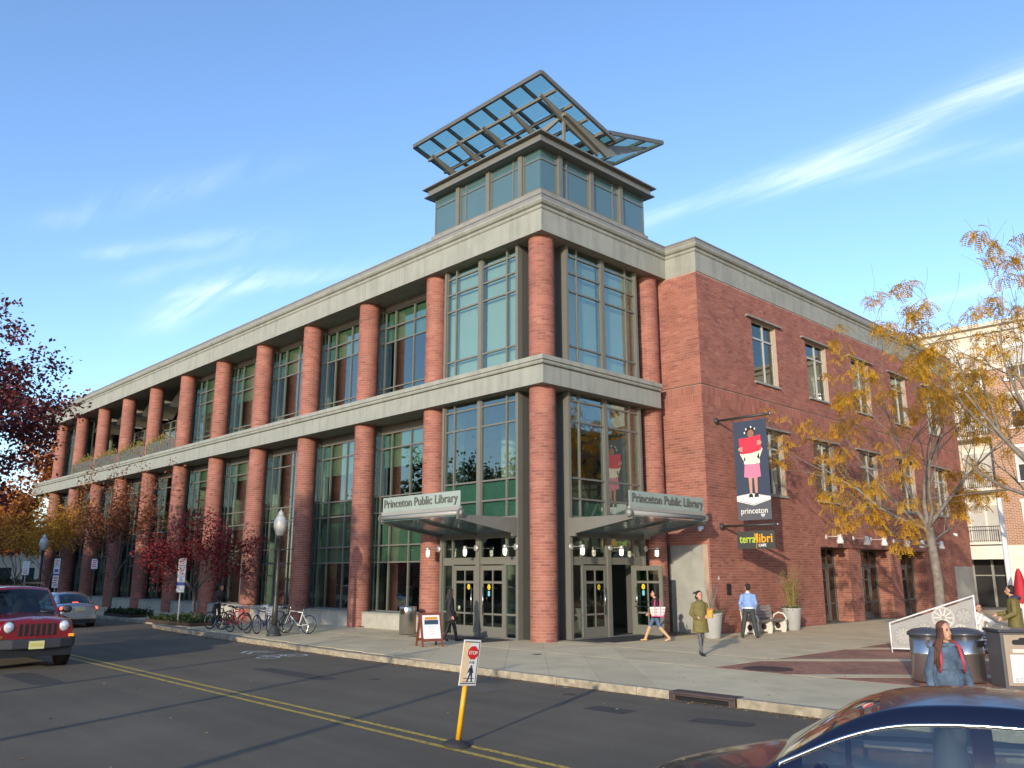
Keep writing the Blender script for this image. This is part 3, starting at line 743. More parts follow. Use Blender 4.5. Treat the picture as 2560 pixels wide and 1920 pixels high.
# small fittings on the wall
b = MB(); b.box(-.1, .1, -.05, 0, -.06, .06); b.ball((0, -.1, -.05), (.09, .09, .1), 10)
o = b.build('security_camera', 'white_paint', LIB); o.location = (1.75, YI - .01, 3.75)
o2 = o.copy(); COL.objects.link(o2); o2.location = (XW + .02, 31.6, 4.3); o2.rotation_euler = (0, 0, pi / 2)
cube('intercom', 'black', XW + .002, XW + .06, 7.55, 7.75, 1.35, 1.75, LIB)
text('wall_sticker', 'A', 'white', .22, (XW + .008, 7.05, 1.88), (pi / 2, 0, pi / 2), LIB, depth=.004)
# ================================================================== the ground
M('grass', (.06, .09, .03), .95, var=.3, vscale=2); M('black_rubber', (.03, .03, .03), .8, var=.2)
M('leaf_litter', (.3, .14, .05), .8, island=[(.34, .16, .04), (.24, .10, .04), (.40, .24, .06), (.20, .07, .04), (.45, .36, .25)])
def asphalt():
    m = M('asphalt', (.085, .083, .078), .9); t = m.node_tree; L = t.links.new; p = t.nodes['Principled BSDF']
    g = t.nodes.new('ShaderNodeNewGeometry')
    def noise(sc, det, mapping=None):
        n = t.nodes.new('ShaderNodeTexNoise'); n.inputs['Scale'].default_value = sc; n.inputs['Detail'].default_value = det; n.inputs['Roughness'].default_value = .6
        if mapping:
            q = t.nodes.new('ShaderNodeMapping'); q.inputs['Scale'].default_value = mapping; L(g.outputs['Position'], q.inputs[0]); L(q.outputs[0], n.inputs['Vector'])
        else: L(g.outputs['Position'], n.inputs['Vector'])
        return n.outputs[0]
    def ramp(src, a, b, c0, c1):
        r = t.nodes.new('ShaderNodeMapRange'); r.inputs[1].default_value = a; r.inputs[2].default_value = b; r.inputs[3].default_value = c0; r.inputs[4].default_value = c1; L(src, r.inputs[0]); return r.outputs[0]
    def mul(a, b):
        r = t.nodes.new('ShaderNodeMath'); r.operation = 'MULTIPLY'; L(a, r.inputs[0]); L(b, r.inputs[1]); return r.outputs[0]
    v = mul(ramp(noise(.35, 6), .3, .7, .82, 1.2), ramp(noise(90, 3), .3, .7, .75, 1.3))
    v = mul(v, ramp(noise(1.0, 5, (.10, 1.3, 1)), .35, .65, .88, 1.1))           # wheel-track wear along the street
    vo = t.nodes.new('ShaderNodeTexVoronoi'); vo.feature = 'DISTANCE_TO_EDGE'; vo.inputs['Scale'].default_value = .32
    wv = t.nodes.new('ShaderNodeVectorMath'); wv.operation = 'ADD'; L(g.outputs['Position'], wv.inputs[0])
    nn = t.nodes.new('ShaderNodeTexNoise'); nn.inputs['Scale'].default_value = 1.5; nn.inputs['Detail'].default_value = 5; L(g.outputs['Position'], nn.inputs['Vector']); L(nn.outputs['Color'], wv.inputs[1]); L(wv.outputs[0], vo.inputs['Vector'])
    v = mul(v, ramp(vo.outputs['Distance'], 0., .004, .92, 1.0))                  # hairline cracks
    s = t.nodes.new('ShaderNodeVectorMath'); s.operation = 'SCALE'; s.inputs[0].default_value = (.118, .098, .066); L(v, s.inputs['Scale']); L(s.outputs[0], p.inputs['Base Color'])
    b = t.nodes.new('ShaderNodeBump'); b.inputs['Strength'].default_value = .35; b.inputs['Distance'].default_value = .01; L(noise(140, 2), b.inputs['Height']); L(b.outputs[0], p.inputs['Normal'])
asphalt()
def worn_paint(name, col):
    m = M(name, col, .8); t = m.node_tree; L = t.links.new; g_ = t.nodes.new('ShaderNodeNewGeometry'); n = t.nodes.new('ShaderNodeTexNoise'); n.inputs['Scale'].default_value = 16; n.inputs['Detail'].default_value = 8; n.inputs['Roughness'].default_value = .7; L(g_.outputs['Position'], n.inputs['Vector'])
    r = t.nodes.new('ShaderNodeMapRange'); r.inputs[1].default_value = .50; r.inputs[2].default_value = .62; L(n.outputs[0], r.inputs[0]); x = t.nodes.new('ShaderNodeMix'); x.data_type = 'RGBA'; L(r.outputs[0], x.inputs['Factor']); x.inputs['A'].default_value = (*col, 1); x.inputs['B'].default_value = (.11, .095, .07, 1); L(x.outputs['Result'], t.nodes['Principled BSDF'].inputs['Base Color'])
M('patch_dark', (.055, .05, .045), .9, var=.2, vscale=30, bump=.3, bscale=140); M('patch_light', (.13, .112, .085), .9, var=.2, vscale=20, bump=.3, bscale=140)
M('concrete', (.62, .515, .31), .9, var=.09, vscale=.8, bump=.15, bscale=120, stain=.22)
M('concrete_slab', (.41, .35, .26), .9, island=[(.59, .485, .29), (.64, .53, .32), (.61, .50, .30), (.67, .56, .34), (.62, .515, .31)], var=.08, vscale=1.1, bump=.15, bscale=120, stain=.2)
M('joint', (.24, .21, .16), .95, var=.2)
M('granite', (.36, .31, .22), .85, var=.3, vscale=7, bump=.6, bscale=35, stain=.4)
M('iron', (.085, .062, .058), .6, metal=.3, var=.25, vscale=8, bump=.2)
worn_paint('line_yellow', (.55, .38, .06))
worn_paint('line_white', (.58, .58, .55))
def pavers():
    m = M('paver', (.26, .13, .10), .9); t = m.node_tree; L = t.links.new
    g = t.nodes.new('ShaderNodeNewGeometry'); q = t.nodes.new('ShaderNodeMapping'); q.inputs['Rotation'].default_value = (0, 0, radians(45)); L(g.outputs['Position'], q.inputs[0])
    b = t.nodes.new('ShaderNodeTexBrick'); L(q.outputs[0], b.inputs['Vector']); b.inputs['Scale'].default_value = 1
    b.inputs['Brick Width'].default_value = .21; b.inputs['Row Height'].default_value = .105; b.inputs['Mortar Size'].default_value = .005
    b.inputs['Color1'].default_value = (.30, .125, .075, 1); b.inputs['Color2'].default_value = (.40, .19, .115, 1); b.inputs['Mortar'].default_value = (.2, .13, .085, 1)
    n = t.nodes.new('ShaderNodeTexNoise'); n.inputs['Scale'].default_value = .9; n.inputs['Detail'].default_value = 6; L(g.outputs['Position'], n.inputs['Vector'])
    r = t.nodes.new('ShaderNodeMapRange'); r.inputs[1].default_value = .3; r.inputs[2].default_value = .7; r.inputs[3].default_value = .8; r.inputs[4].default_value = 1.2; L(n.outputs[0], r.inputs[0])
    s = t.nodes.new('ShaderNodeVectorMath'); s.operation = 'SCALE'; L(b.outputs[0], s.inputs[0]); L(r.outputs[0], s.inputs['Scale']); L(s.outputs[0], t.nodes['Principled BSDF'].inputs['Base Color'])
pavers()
struct(MB().box(-500, 500, -500, 500, -.5, -.14).build('road', 'asphalt'))
KP = [(44, -6.65), (-1, -6.65), (-5, -6.42), (-9, -6.2), (-12.5, -5.95), (-15.5, -5.75), (-18.2, -5.42), (-19.0, -5.1), (-19.6, -4.5), (-20.4, -4.4), (-80, -4.4)]
ins = offset_path(KP, -.0)       # inner edge lies .16 further from the street
KI = [Vector(p) + Vector((0, .16)) for p in KP]; KI[6] += Vector((-.08, 0)); KI[7] += Vector((-.12, -.02)); KI[8] += Vector((-.15, .0))
SW = struct(MB().prism([tuple(p) for p in KI] + [(-80, 90), (44, 90)], .128, Matrix.Translation((0, 0, -.14))).build('sidewalk', 'joint'))
KB = struct(bpy.data.objects.new('kerb', None)); COL.objects.link(KB)
def along(path, s):
    for a, b in zip(path, path[1:]):
        a, b = Vector(a), Vector(b); L = (b - a).length
        if s <= L: return a.lerp(b, s / L)
        s -= L
    return Vector(path[-1])
tot = sum((Vector(b) - Vector(a)).length for a, b in zip(KP, KP[1:])); s = 0; rk = random.Random(5)
while s < tot - 40:
    L = rk.uniform(1.7, 2.4); a, b = along(KP, s), along(KP, s + L - .012)
    if b.x < 10.98 and a.x > 9.6:
        if a.x > 11.1: b = Vector((10.98, -6.65))
        elif b.x < 9.5: a = Vector((9.56, -6.65))
        else: s += L; continue
    elif a.x > 10.98 > b.x: b = Vector((10.98, -6.65))
    up = Vector((0, .16)) if abs(a.y - b.y) < .5 else Vector((-.1, .12)); h = rk.uniform(-.004, .006)
    st = MB().prism([tuple(a), tuple(a + up), tuple(b + up), tuple(b)], .152 + h, Matrix.Translation((0, 0, -.148))).build('kerb_stone', 'granite', KB, bevel=.012); s += L
# storm drain inlet in the kerb
sd_ = thing('storm_drain', 'rusty cast iron kerb inlet hood over a storm drain slot', 'storm drain', (10.27, -6.65, 0))
b = MB(); b.box(-.69, .69, -.03, .30, -.03, .012); b.box(-.69, -.56, -.03, .2, -.148, -.031); b.box(.56, .69, -.03, .2, -.148, -.031); b.box(-.559, .559, -.03, .0, -.058, -.031)
b.build('hood', 'iron', sd_, bevel=.01); cube('slot', 'black', -.555, .555, .06, .1, -.147, -.06, sd_)
# concrete slabs laid at forty-five degrees
PV = struct(bpy.data.objects.new('pavement', None)); COL.objects.link(PV)
def slab(poly): 
    if len(poly) > 2: MB().prism(poly, .0125, Matrix.Translation((0, 0, -.0122))).build('slab', 'concrete_slab', PV)
def clip(poly, a, b, c):
    """keep a*x + b*y <= c"""
    out = []
    for i, p in enumerate(poly):
        q = poly[(i + 1) % len(poly)]; dp, dq = a * p[0] + b * p[1] - c, a * q[0] + b * q[1] - c
        if dp <= 0: out.append(p)
        if dp * dq < 0: t = dp / (dp - dq); out.append((p[0] + t * (q[0] - p[0]), p[1] + t * (q[1] - p[1])))
    return out
def kerb_y(x):
    for a, b in zip(KI, KI[1:]):
        if b.x <= x <= a.x: return a.y + (b.y - a.y) * (a.x - x) / max(a.x - b.x, 1e-6)
    return -6.49
g = .0045
c = -64.0
while c < 26:
    for y0, y1 in ((-6.47, -2.66), (-2.64, .1)):
        p = [(c + g - y0, y0 + g), (c + 1.42 - g - y0, y0 + g), (c + 1.42 - g - y1, y1 - g), (c + g - y1, y1 - g)]
        xm = c + .7 - (y0 + y1) / 2
        if y0 > -3: p = clip(p, 1, 0, 7.93); 
        if y0 < -3 and xm < 1.5: 
            for xx in (p[0][0] if p else 0,):
                p = clip(p, 0, -1, -(max(kerb_y(q[0]) for q in p) if p else 0))
        if xm < -18 and p: p = clip(p, 0, -1, 4.2)
        if p and len(p) > 2: slab(p)
    c += 1.42
y = .12
while y < 36:
    for x0, x1 in ((-.4, 2.1), (2.1, 5.0), (5.0, 7.93)):
        if y < 5.9 or x0 > 1: slab([(x0 + g, y + g), (x1 - g, y + g), (x1 - g, y + 1.5 - g), (x0 + g, y + 1.5 - g)])
    y += 1.5
struct(MB().box(7.95, 44, -2.63, 90, -.0122, .0).build('plaza', 'paver'))
BD = struct(bpy.data.objects.new('plaza_band', None)); COL.objects.link(BD)
for d in (-17.4, -12.85, -8.1, -3.4, 1.3, 6.0, 10.7, 15.4):
    p = [(-10, -10 + d - .36), (60, 60 + d - .36), (60, 60 + d + .36), (-10, -10 + d + .36)]
    for a, b_, c_ in ((-1, 0, -7.951), (1, 0, 43), (0, -1, 2.629), (0, 1, 60)): p = clip(p, a, b_, c_)
    if len(p) > 2: MB().prism(p, .008, Matrix.Translation((0, 0, -.004))).build('concrete_strip', 'concrete', BD)
struct(MB().box(-500, 500, -120, -18.4, -.139, .0).build('far_sidewalk', 'concrete'))
struct(MB().box(-500, -82, -3, 200, -.139, -.02).build('lawn', 'grass'))
# painted markings
mk = MB()
for off in (0, -.30):
    k = 24
    for i in range(k):
        x0, x1 = -70 + 110 * i / k, -70 + 110 * (i + 1) / k; f = lambda x: -11.94 - .0175 * max(x, -12) + off
        mk.quad((x0, f(x0) - .05, -.135), (x1, f(x1) - .05, -.135), (x1, f(x1) + .05, -.135), (x0, f(x0) + .05, -.135))
    struct(mk.build('yellow_line', 'line_yellow')); mk = MB()
mk = MB(); zc = -.135
def flat_ring(cx, cy, r, w, n=20):
    for i in range(n):
        a, b = 2 * pi * i / n, 2 * pi * (i + 1) / n
        mk.quad(*[(cx + rr_ * cos(t), cy + rr_ * 1.0 * sin(t), zc) for rr_, t in ((r - w, a), (r, a), (r, b), (r - w, b))])
def flat_line(a, b, w=.07):
    a, b = Vector(a), Vector(b); t = (b - a).normalized(); n = Vector((-t.y, t.x)) * w / 2
    mk.quad(*[(p.x, p.y, zc) for p in (a - n, b - n, b + n, a + n)])
bx0 = -2.7                      # the rider's way is -x; the bicycle sign lies across it
for s_ in (0, .38):
    flat_line((-4.5 - s_, -7.68), (-4.0 - s_, -7.25), .1); flat_line((-4.5 - s_, -7.68), (-4.0 - s_, -8.1), .1)
flat_ring(bx0, -7.3, .34, .08); flat_ring(bx0, -8.15, .34, .08)
flat_line((bx0, -7.3), (bx0 - .55, -7.5)); flat_line((bx0 - .55, -7.5), (bx0, -7.72)); flat_line((bx0, -7.72), (bx0 - .5, -8.0)); flat_line((bx0 - .55, -7.5), (bx0 - .5, -8.0)); flat_line((bx0, -8.15), (bx0 - .65, -7.98)); flat_line((bx0 - .62, -7.85), (bx0 - .66, -8.12)); flat_line((bx0, -7.3), (bx0, -7.72))
o = mk.build('bicycle_marking', 'line_white'); struct(o)
o = MB().lathe([(.001, .004), (.56, .004), (.56, .006), (.001, .006)], 28, Matrix.Translation((8.96, -1.99, 0))).build('manhole_cover', 'iron'); tag(o, 'dark round iron cover set in the red brick plaza', 'manhole cover')
rl = MB()
for k in range(11): rl.box(8.96 - .42 + k * .08, 8.96 - .40 + k * .08, -1.99 - .3, -1.99 + .3, .006, .012)
rl.build('rib', 'iron', o)
for x0, x1, y0, y1, lb in ((-4.85, -1.0, -1.75, -.36, 'black mat before the closed double doors'), (.42, 1.9, 1.2, 4.0, 'black mat before the open door')):
    tag(MB().box(x0, x1, y0, y1, .002, .014).build('door_mat', 'black_rubber'), lb, 'mat')
# fallen leaves and litter
lf = MB(); rl_ = random.Random(9)
def leaf_at(x, y, z, s):
    a = rl_.uniform(0, 6.28); t = rl_.uniform(-.35, .35); c1, s1 = cos(a) * s, sin(a) * s
    lf.quad((x - c1, y - s1, z), (x + s1 * .5, y - c1 * .5, z + .01 + t * s * .5), (x + c1, y + s1, z + .004), (x - s1 * .5, y + c1 * .5, z + .012))
for k in range(520):
    x = rl_.uniform(-16, 15); yk = -6.65 if x > -1 else -6.65 + (-1 - x) * .055
    leaf_at(x, yk - abs(rl_.gauss(0, .13)) - .05, -.136, rl_.uniform(.03, .06))
for k in range(260): leaf_at(rl_.uniform(2.3, 16), rl_.uniform(-6, 20), .005, rl_.uniform(.02, .045))
for k in range(60): leaf_at(rl_.uniform(-6, 14), rl_.uniform(-17, -7), -.136, rl_.uniform(.02, .05))
o = lf.build('fallen_leaves', 'leaf_litter'); o['kind'] = 'stuff'; o['label'] = 'brown autumn leaves lying along the kerb'

rp = random.Random(12)
def patch(cx, cy, w, d, mat, a=0.):
    n = 16; P = []
    for k in range(n):
        q = 2 * pi * k / n; e = 1 / max(abs(cos(q)), abs(sin(q))) ** .8 * rp.uniform(.9, 1.06); x, y = cos(q) * w / 2 * e, sin(q) * d / 2 * e; P.append((cx + x * cos(a) - y * sin(a), cy + x * sin(a) + y * cos(a), -.1362))
    struct(MB().quad(*P).build('road_patch', mat))
patch(6.0, -8.3, 1.1, .8, 'patch_light'); patch(1.2, -9.6, 3.2, .5, 'patch_dark'); patch(9.6, -8.4, .9, .5, 'patch_dark'); patch(11.6, -8.1, 1.0, .45, 'patch_dark', .2); patch(-2, -14.2, 2.8, .7, 'patch_dark')
for x, y, lb in ((7.9, -7.55, 'small iron valve cover in the road near the kerb'), (3.4, -8.9, 'small iron valve cover in the middle of the lane'), (2.9, -3.3, 'small iron cover in the pavement before the corner column')):
    z = -.1375 if y < -7 else .003
    o = MB().lathe([(.001, 0), (.13, 0), (.13, .005), (.001, .006)], 16, Matrix.Translation((x, y, z))).build('valve_cover', 'iron'); tag(o, lb, 'valve cover')
# ================================================================== trees
M('bark', (.13, .105, .085), .95, var=.3, vscale=6, bump=.5, bscale=25)
M('bark_grey', (.20, .175, .145), .95, var=.3, vscale=6, bump=.5, bscale=25)
def leafmat(name, cols, tr=.25):
    m = M(name, cols[0], .65, island=cols, spec=.3); t = m.node_tree; p = t.nodes['Principled BSDF']; o = t.nodes['Material Output']
    tl = t.nodes.new('ShaderNodeBsdfTranslucent'); mx = t.nodes.new('ShaderNodeMixShader'); mx.inputs[0].default_value = tr
    src = p.inputs['Base Color'].links[0].from_socket; t.links.new(src, tl.inputs[0])
    t.links.new(p.outputs[0], mx.inputs[1]); t.links.new(tl.outputs[0], mx.inputs[2]); t.links.new(mx.outputs[0], o.inputs[0])
leafmat('leaf_purple', [(.13, .03, .035), (.08, .02, .026), (.18, .04, .04), (.055, .016, .02), (.22, .06, .045)])
leafmat('leaf_red', [(.20, .018, .026), (.15, .014, .022), (.26, .03, .03), (.11, .012, .018), (.31, .05, .035)])
leafmat('leaf_orange', [(.42, .15, .03), (.32, .095, .022), (.52, .22, .035), (.25, .075, .025), (.46, .13, .03)])
leafmat('leaf_gold', [(.62, .32, .03), (.52, .22, .025), (.70, .42, .05), (.42, .17, .03)])
leafmat('leaf_yellow', [(.74, .40, .03), (.80, .50, .05), (.66, .31, .025), (.60, .46, .05), (.78, .36, .035)], .5)
leafmat('leaf_rust', [(.26, .085, .03), (.20, .06, .025), (.32, .12, .04), (.16, .05, .03)])
leafmat('leaf_green', [(.06, .10, .025), (.045, .08, .02), (.09, .13, .03), (.12, .13, .03)])
M('end_hole', (.03, .02, .02), .9)
leafmat('plant_mix', [(.16, .18, .04), (.28, .24, .06), (.10, .14, .03), (.40, .10, .04)])
leafmat('leaf_ivy', [(.03, .05, .015), (.045, .07, .02), (.02, .035, .012)])
# ================================================================== street furniture
M('lamp_post', (.035, .037, .034), .45, var=.1); M('globe', (.50, .50, .46), .12, coat=.6, var=.06, vscale=12)
M('brushed', (.55, .54, .51), .28, metal=.95, var=.06, vscale=3); M('lid_dark', (.05, .052, .065), .35, coat=.2)
M('taupe', (.33, .26, .19), .6, var=.05); M('dark_trim', (.09, .085, .085), .6)
M('sign_white', (.75, .75, .73), .45, var=.03); M('sign_red', (.60, .025, .025), .4); M('sign_blue', (.04, .10, .35), .5); M('sign_grey', (.40, .40, .40), .5); M('galv', (.28, .28, .27), .4, metal=.5)
M('orange_post', (.72, .36, .01), .45, var=.08); M('stripe', (.80, .50, .12), .4); M('ink', (.03, .035, .045), .5)
M('mahogany', (.17, .045, .025), .5, var=.2, vscale=8); M('orange_print', (.60, .25, .02), .5); M('navy_print', (.03, .05, .08), .5); M('teal_print', (.05, .22, .30), .5)
M('pot_grey', (.40, .40, .385), .6, var=.05); M('soil', (.05, .035, .025), .95); M('petal', (.8, .78, .8), .6)
M('wood_grey', (.24, .215, .19), .75, var=.15, vscale=7); M('cast_cream', (.62, .60, .52), .55, var=.05)
leafmat('reed', [(.40, .29, .10), (.34, .27, .09), (.22, .22, .07), (.46, .34, .13)])
def lamppost(loc, label):
    t = thing('lamp_post', label, 'lamp post', loc)
    MB().lathe([(.26, 0), (.26, .06), (.23, .09), (.2, .2), (.13, .3), (.11, .36)], 14).build('base', 'lamp_post', t, smooth=True)
    b = MB(); b.lathe([(.10, .36), (.10, .9), (.085, 1.0), (.065, 2.4), (.058, 3.3), (.1, 3.33), (.10, 3.38), (.07, 3.42)], 12); b.build('shaft', 'lamp_post', t, smooth=True)
    MB().lathe([(.09, 3.42), (.13, 3.46), (.2, 3.62), (.235, 3.8), (.225, 3.95), (.16, 4.08), (.12, 4.12)], 20).build('globe', 'globe', t, smooth=True)
    MB().lathe([(.12, 4.12), (.13, 4.15), (.09, 4.2), (.1, 4.24), (.06, 4.28), (.02, 4.33), (.001, 4.42)], 14).build('finial', 'globe', t, smooth=True); return t
lamppost((-8.15, -5.05, 0), 'dark lamp post with acorn globe beside the bicycles'); lamppost((-34.9, -5.4, 0), 'dark lamp post with acorn globe by the golden street tree')
def parking_sign(loc, label, panels, post='galv', h=2.75):
    t = thing('parking_sign', label, 'sign', loc, radians(62))
    MB().box(-.025, .025, -.02, .02, 0, h).build('post', post, t)
    z = h
    for kind, ph in panels:
        p = MB().box(-.155, .155, -.03, -.024, z - ph + .01, z).build('panel', 'sign_white', t); ln = MB(); col = 'sign_red' if kind == 'r' else ('sign_blue' if kind == 'b' else 'sign_grey')
        if kind == 'b': ln.box(-.155, .155, -.0335, -.0305, z - ph * .32, z - .004)
        elif kind == 'bus': ln.box(-.1, .1, -.0335, -.0305, z - ph * .62, z - ph * .3); ln.box(-.155, .155, -.0335, -.0305, z - ph + .012, z - ph * .8); col = 'sign_blue'
        else:
            for q in range(4): ln.box(-.11 + .02 * (q % 2), .11 - .025 * (q % 3), -.0335, -.0305, z - ph * (.24 + q * .19), z - ph * (.16 + q * .19))
        o = ln.build('print', col, p); o['kind'] = 'stuff'; z -= ph
    return t
parking_sign((-16.6, -4.9, 0), 'grey post with four stacked parking panels by the red maple', [('r', .40), ('r', .30), ('g', .30), ('b', .42)])
parking_sign((-30.6, -3.9, 0), 'dark post with one small parking panel among the rusty trees', [('r', .55)], 'lamp_post', 2.9)
parking_sign((-34.4, -4.7, 0), 'post with parking panels and a blue bus panel', [('r', .45), ('bus', .5), ('r', .7)], h=2.95)
parking_sign((-29.3, -7.6, -.14), 'post with two parking panels at the road edge behind the red car', [('g', .36), ('r', .32)], h=2.85)
# leaning in-street pedestrian sign
t = thing('crossing_sign', 'leaning yellow post with white STOP sign for pedestrians on the centre line', 'sign', (10.14, -12.25, -.135)); t.rotation_euler = (radians(5), radians(5), radians(88))
MB().lathe([(.20, 0), (.20, .02), (.15, .05), (.08, .075), (.06, .08)], 16).build('rubber_base', 'black_rubber', t, smooth=True)
MB().tube([(0, 0, .06), (0, 0, .90)], .034, 12).build('post', 'orange_post', t, smooth=True)
pz = .78; MB().box(-.15, .15, -.045, -.037, pz, pz + .60).build('panel', 'sign_white', t, bevel=.003)
b = MB()
for k in range(5): b.box(-.135 + k * .022, -.126 + k * .022, -.0475, -.0455, pz + .03, pz + .57)
o = b.build('orange_stripe', 'stripe', t); o['kind'] = 'stuff'  # narrow upright orange stripes on the left part of the panel
b = MB(); b.box(-.13, .13, -.0475, -.0455, pz + .565, pz + .578); b.box(-.13, .13, -.0475, -.0455, pz + .02, pz + .033); b.box(.122, .132, -.0475, -.0455, pz + .034, pz + .56); b.build('border', 'ink', t)
b = MB(); b.prism([(.093 * cos(pi / 8 + k * pi / 4), .093 * sin(pi / 8 + k * pi / 4)) for k in range(8)], .003, Matrix.Translation((.03, -.0465, pz + .43)) @ Matrix.Rotation(pi / 2, 4, 'X')); b.build('octagon', 'sign_red', t)
text('stop_lettering', 'STOP', 'white', .068, (.03, -.0505, pz + .407), (pi / 2, 0, 0), t, depth=.002, sx=.95)
text('for_lettering', 'FOR', 'ink', .05, (.03, -.047, pz + .285), (pi / 2, 0, 0), t, depth=.002)
b = MB(); R = Matrix.Rotation(pi / 2, 4, 'X'); o_ = Matrix.Translation((.02, -.0465, pz + .15))
b.lathe([(.001, 0), (.017, 0), (.017, .002), (.001, .002)], 12, o_ @ Matrix.Translation((.01, 0, .10)) @ R)
for pl in ([(-.02, .085), (.03, .085), (.035, .0), (-.012, .0)], [(-.012, .0), (.012, .0), (-.03, -.10), (-.05, -.095)], [(.012, .0), (.036, .0), (.05, -.1), (.03, -.1)], [(-.02, .085), (-.05, .02), (-.04, .012), (-.005, .06)], [(.03, .085), (.055, .02), (.045, .012), (.02, .05)]): b.prism(pl, .002, o_ @ R)
b.build('pedestrian_symbol', 'ink', t)
b = MB(); b.box(-.09, .1, -.0475, -.0455, pz + .09, pz + .098); b.box(-.09, .1, -.0475, -.0455, pz + .045, pz + .053); b.build('crosswalk_print', 'ink', t)
# stainless litter bin by the doors
t = thing('litter_bin', 'round stainless steel litter bin beside the entrance column', 'bin', (-5.55, -1.25, 0))
MB().lathe([(.29, .02), (.30, .03), (.30, .66), (.305, .665), (.305, .94), (.29, .96), (.05, .97), (.001, .97)], 28).build('drum', 'brushed', t, smooth=True)
o = MB().box(-.09, .09, -.012, .012, -.1, .1).build('slot', 'black', t, bevel=.03); a = radians(-75); o.location = (.302 * cos(a), .302 * sin(a), .8); o.rotation_euler = (0, 0, a + pi / 2)
# A-frame board
t = thing('sandwich_board', 'mahogany A-frame board with posters standing on the pavement', 'sign board', (-1.15, -3.75, 0), radians(72))
for sgn in (-1, 1):
    m = Matrix.Translation((0, sgn * .29, 0)) @ Matrix.Rotation(sgn * radians(16), 4, 'X')
    b = MB()
    for x in (-.34, .28): b.box(x, x + .06, -.015, .015, 0, 1.0, m)
    b.box(-.28, .28, -.013, .013, .93, 1.0, m); b.box(-.28, .28, -.013, .013, .16, .23, m); b.build('leg_frame', 'mahogany', t)
    b = MB(); b.box(-.27, .27, sgn * .018 - .004, sgn * .018 + .004, .235, .925, m); o = b.build('poster_frame', 'white_paint', t)
    if sgn < 0:
        for nm, z0, z1, mt, dx in (('poster', .25, .91, 'sign_white', .24), ('poster_header', .79, .87, 'orange_print', .2), ('poster_band', .66, .78, 'navy_print', .22), ('poster_rule', .645, .66, 'teal_print', .22)):
            b = MB(); q = .024 if nm == 'poster' else .027; b.box(-dx, dx, sgn * q - .0015, sgn * q + .0015, z0, z1, m); b.build(nm, mt, t)
        b = MB()
        for k in range(6): b.box(-.13 + .02 * (k % 3), .13 - .03 * (k % 2), sgn * .0265 - .0012, sgn * .0265 + .0012, .58 - k * .05, .592 - k * .05, m)
        o = b.build('poster_print', 'sign_grey', t); o['kind'] = 'stuff'
# planters with reeds and flowers
def planter(loc, label, reeds, dead=False, seed=1, s=1.0):
    t = thing('planter_pot', label, 'planter', loc); R = random.Random(seed)
    MB().lathe([(.25 * s, 0), (.27 * s, .02), (.36 * s, .74), (.385 * s, .78), (.385 * s, .82), (.35 * s, .82), (.34 * s, .76), (.001, .75)], 28).build('pot', 'pot_grey', t, smooth=True)
    if reeds:
        lf = MB(); st = MB()
        for k in range(46):
            a = R.uniform(0, 6.28); r0 = R.uniform(0, .14); lean = R.uniform(.05, .5); h = R.uniform(.9, 1.75); p0 = Vector((r0 * cos(a), r0 * sin(a), .76)); pts = [p0 + Vector((cos(a) * lean * (q / 4) ** 1.5 * .9, sin(a) * lean * (q / 4) ** 1.5 * .9, h * q / 4)) for q in range(5)]
            st.tube(pts, [.006, .006, .005, .004, .002], 4)
            for q in range(1, 5):
                for _ in range(5):
                    p = pts[q] + Vector((R.gauss(0, .08), R.gauss(0, .08), R.gauss(0, .12))); b_ = R.uniform(0, 6.28); d = Vector((cos(b_), sin(b_), R.uniform(-.5, .6))).normalized() * R.uniform(.08, .17); w = d.orthogonal().normalized() * .007; lf.quad(p, p + d * .5 + w, p + d, p + d * .5 - w)
        st.build('stem', 'reed', t); lf.build('foliage', 'reed', t)
    if dead:
        st = MB()
        for k in range(26):
            a = R.uniform(0, 6.28); l = R.uniform(.05, .3); st.tube([(0, 0, .75), (cos(a) * l * .6, sin(a) * l * .6, 1.3), (cos(a + .5) * l, sin(a + .5) * l, R.uniform(1.6, 2.0))], [.007, .005, .002], 4)
        st.build('twig', 'bark_grey', t)
    lf = MB(); fl = MB()
    for k in range(240):
        a = R.uniform(0, 6.28); r = (.18 + .24 * R.random()) * s; p = Vector((r * cos(a), r * sin(a), .80 + R.uniform(-.06, .1))); u = Vector((R.gauss(0, 1), R.gauss(0, 1), R.gauss(0, 1))).normalized() * .035; w = u.orthogonal().normalized() * .02; lf.quad(p - u, p + w, p + u, p - w)
        if k % 5 == 0:
            q = Vector((r * 1.05 * cos(a), r * 1.05 * sin(a), p.z + .04)); fl.lathe([(.001, .01), (.022, .012), (.001, 0)], 6, Matrix.Translation(q))
    lf.build('leaf_fringe', 'leaf_green', t); o = fl.build('flower_heads', 'petal', t); o['kind'] = 'stuff'; return t
planter((3.0, 5.0, 0), 'tall grey pot with bare twigs and white flowers at the brick corner', False, True, 2)
planter((2.85, 10.75, 0), 'tall grey pot of dry reeds and white flowers beside the bench', True, False, 3)
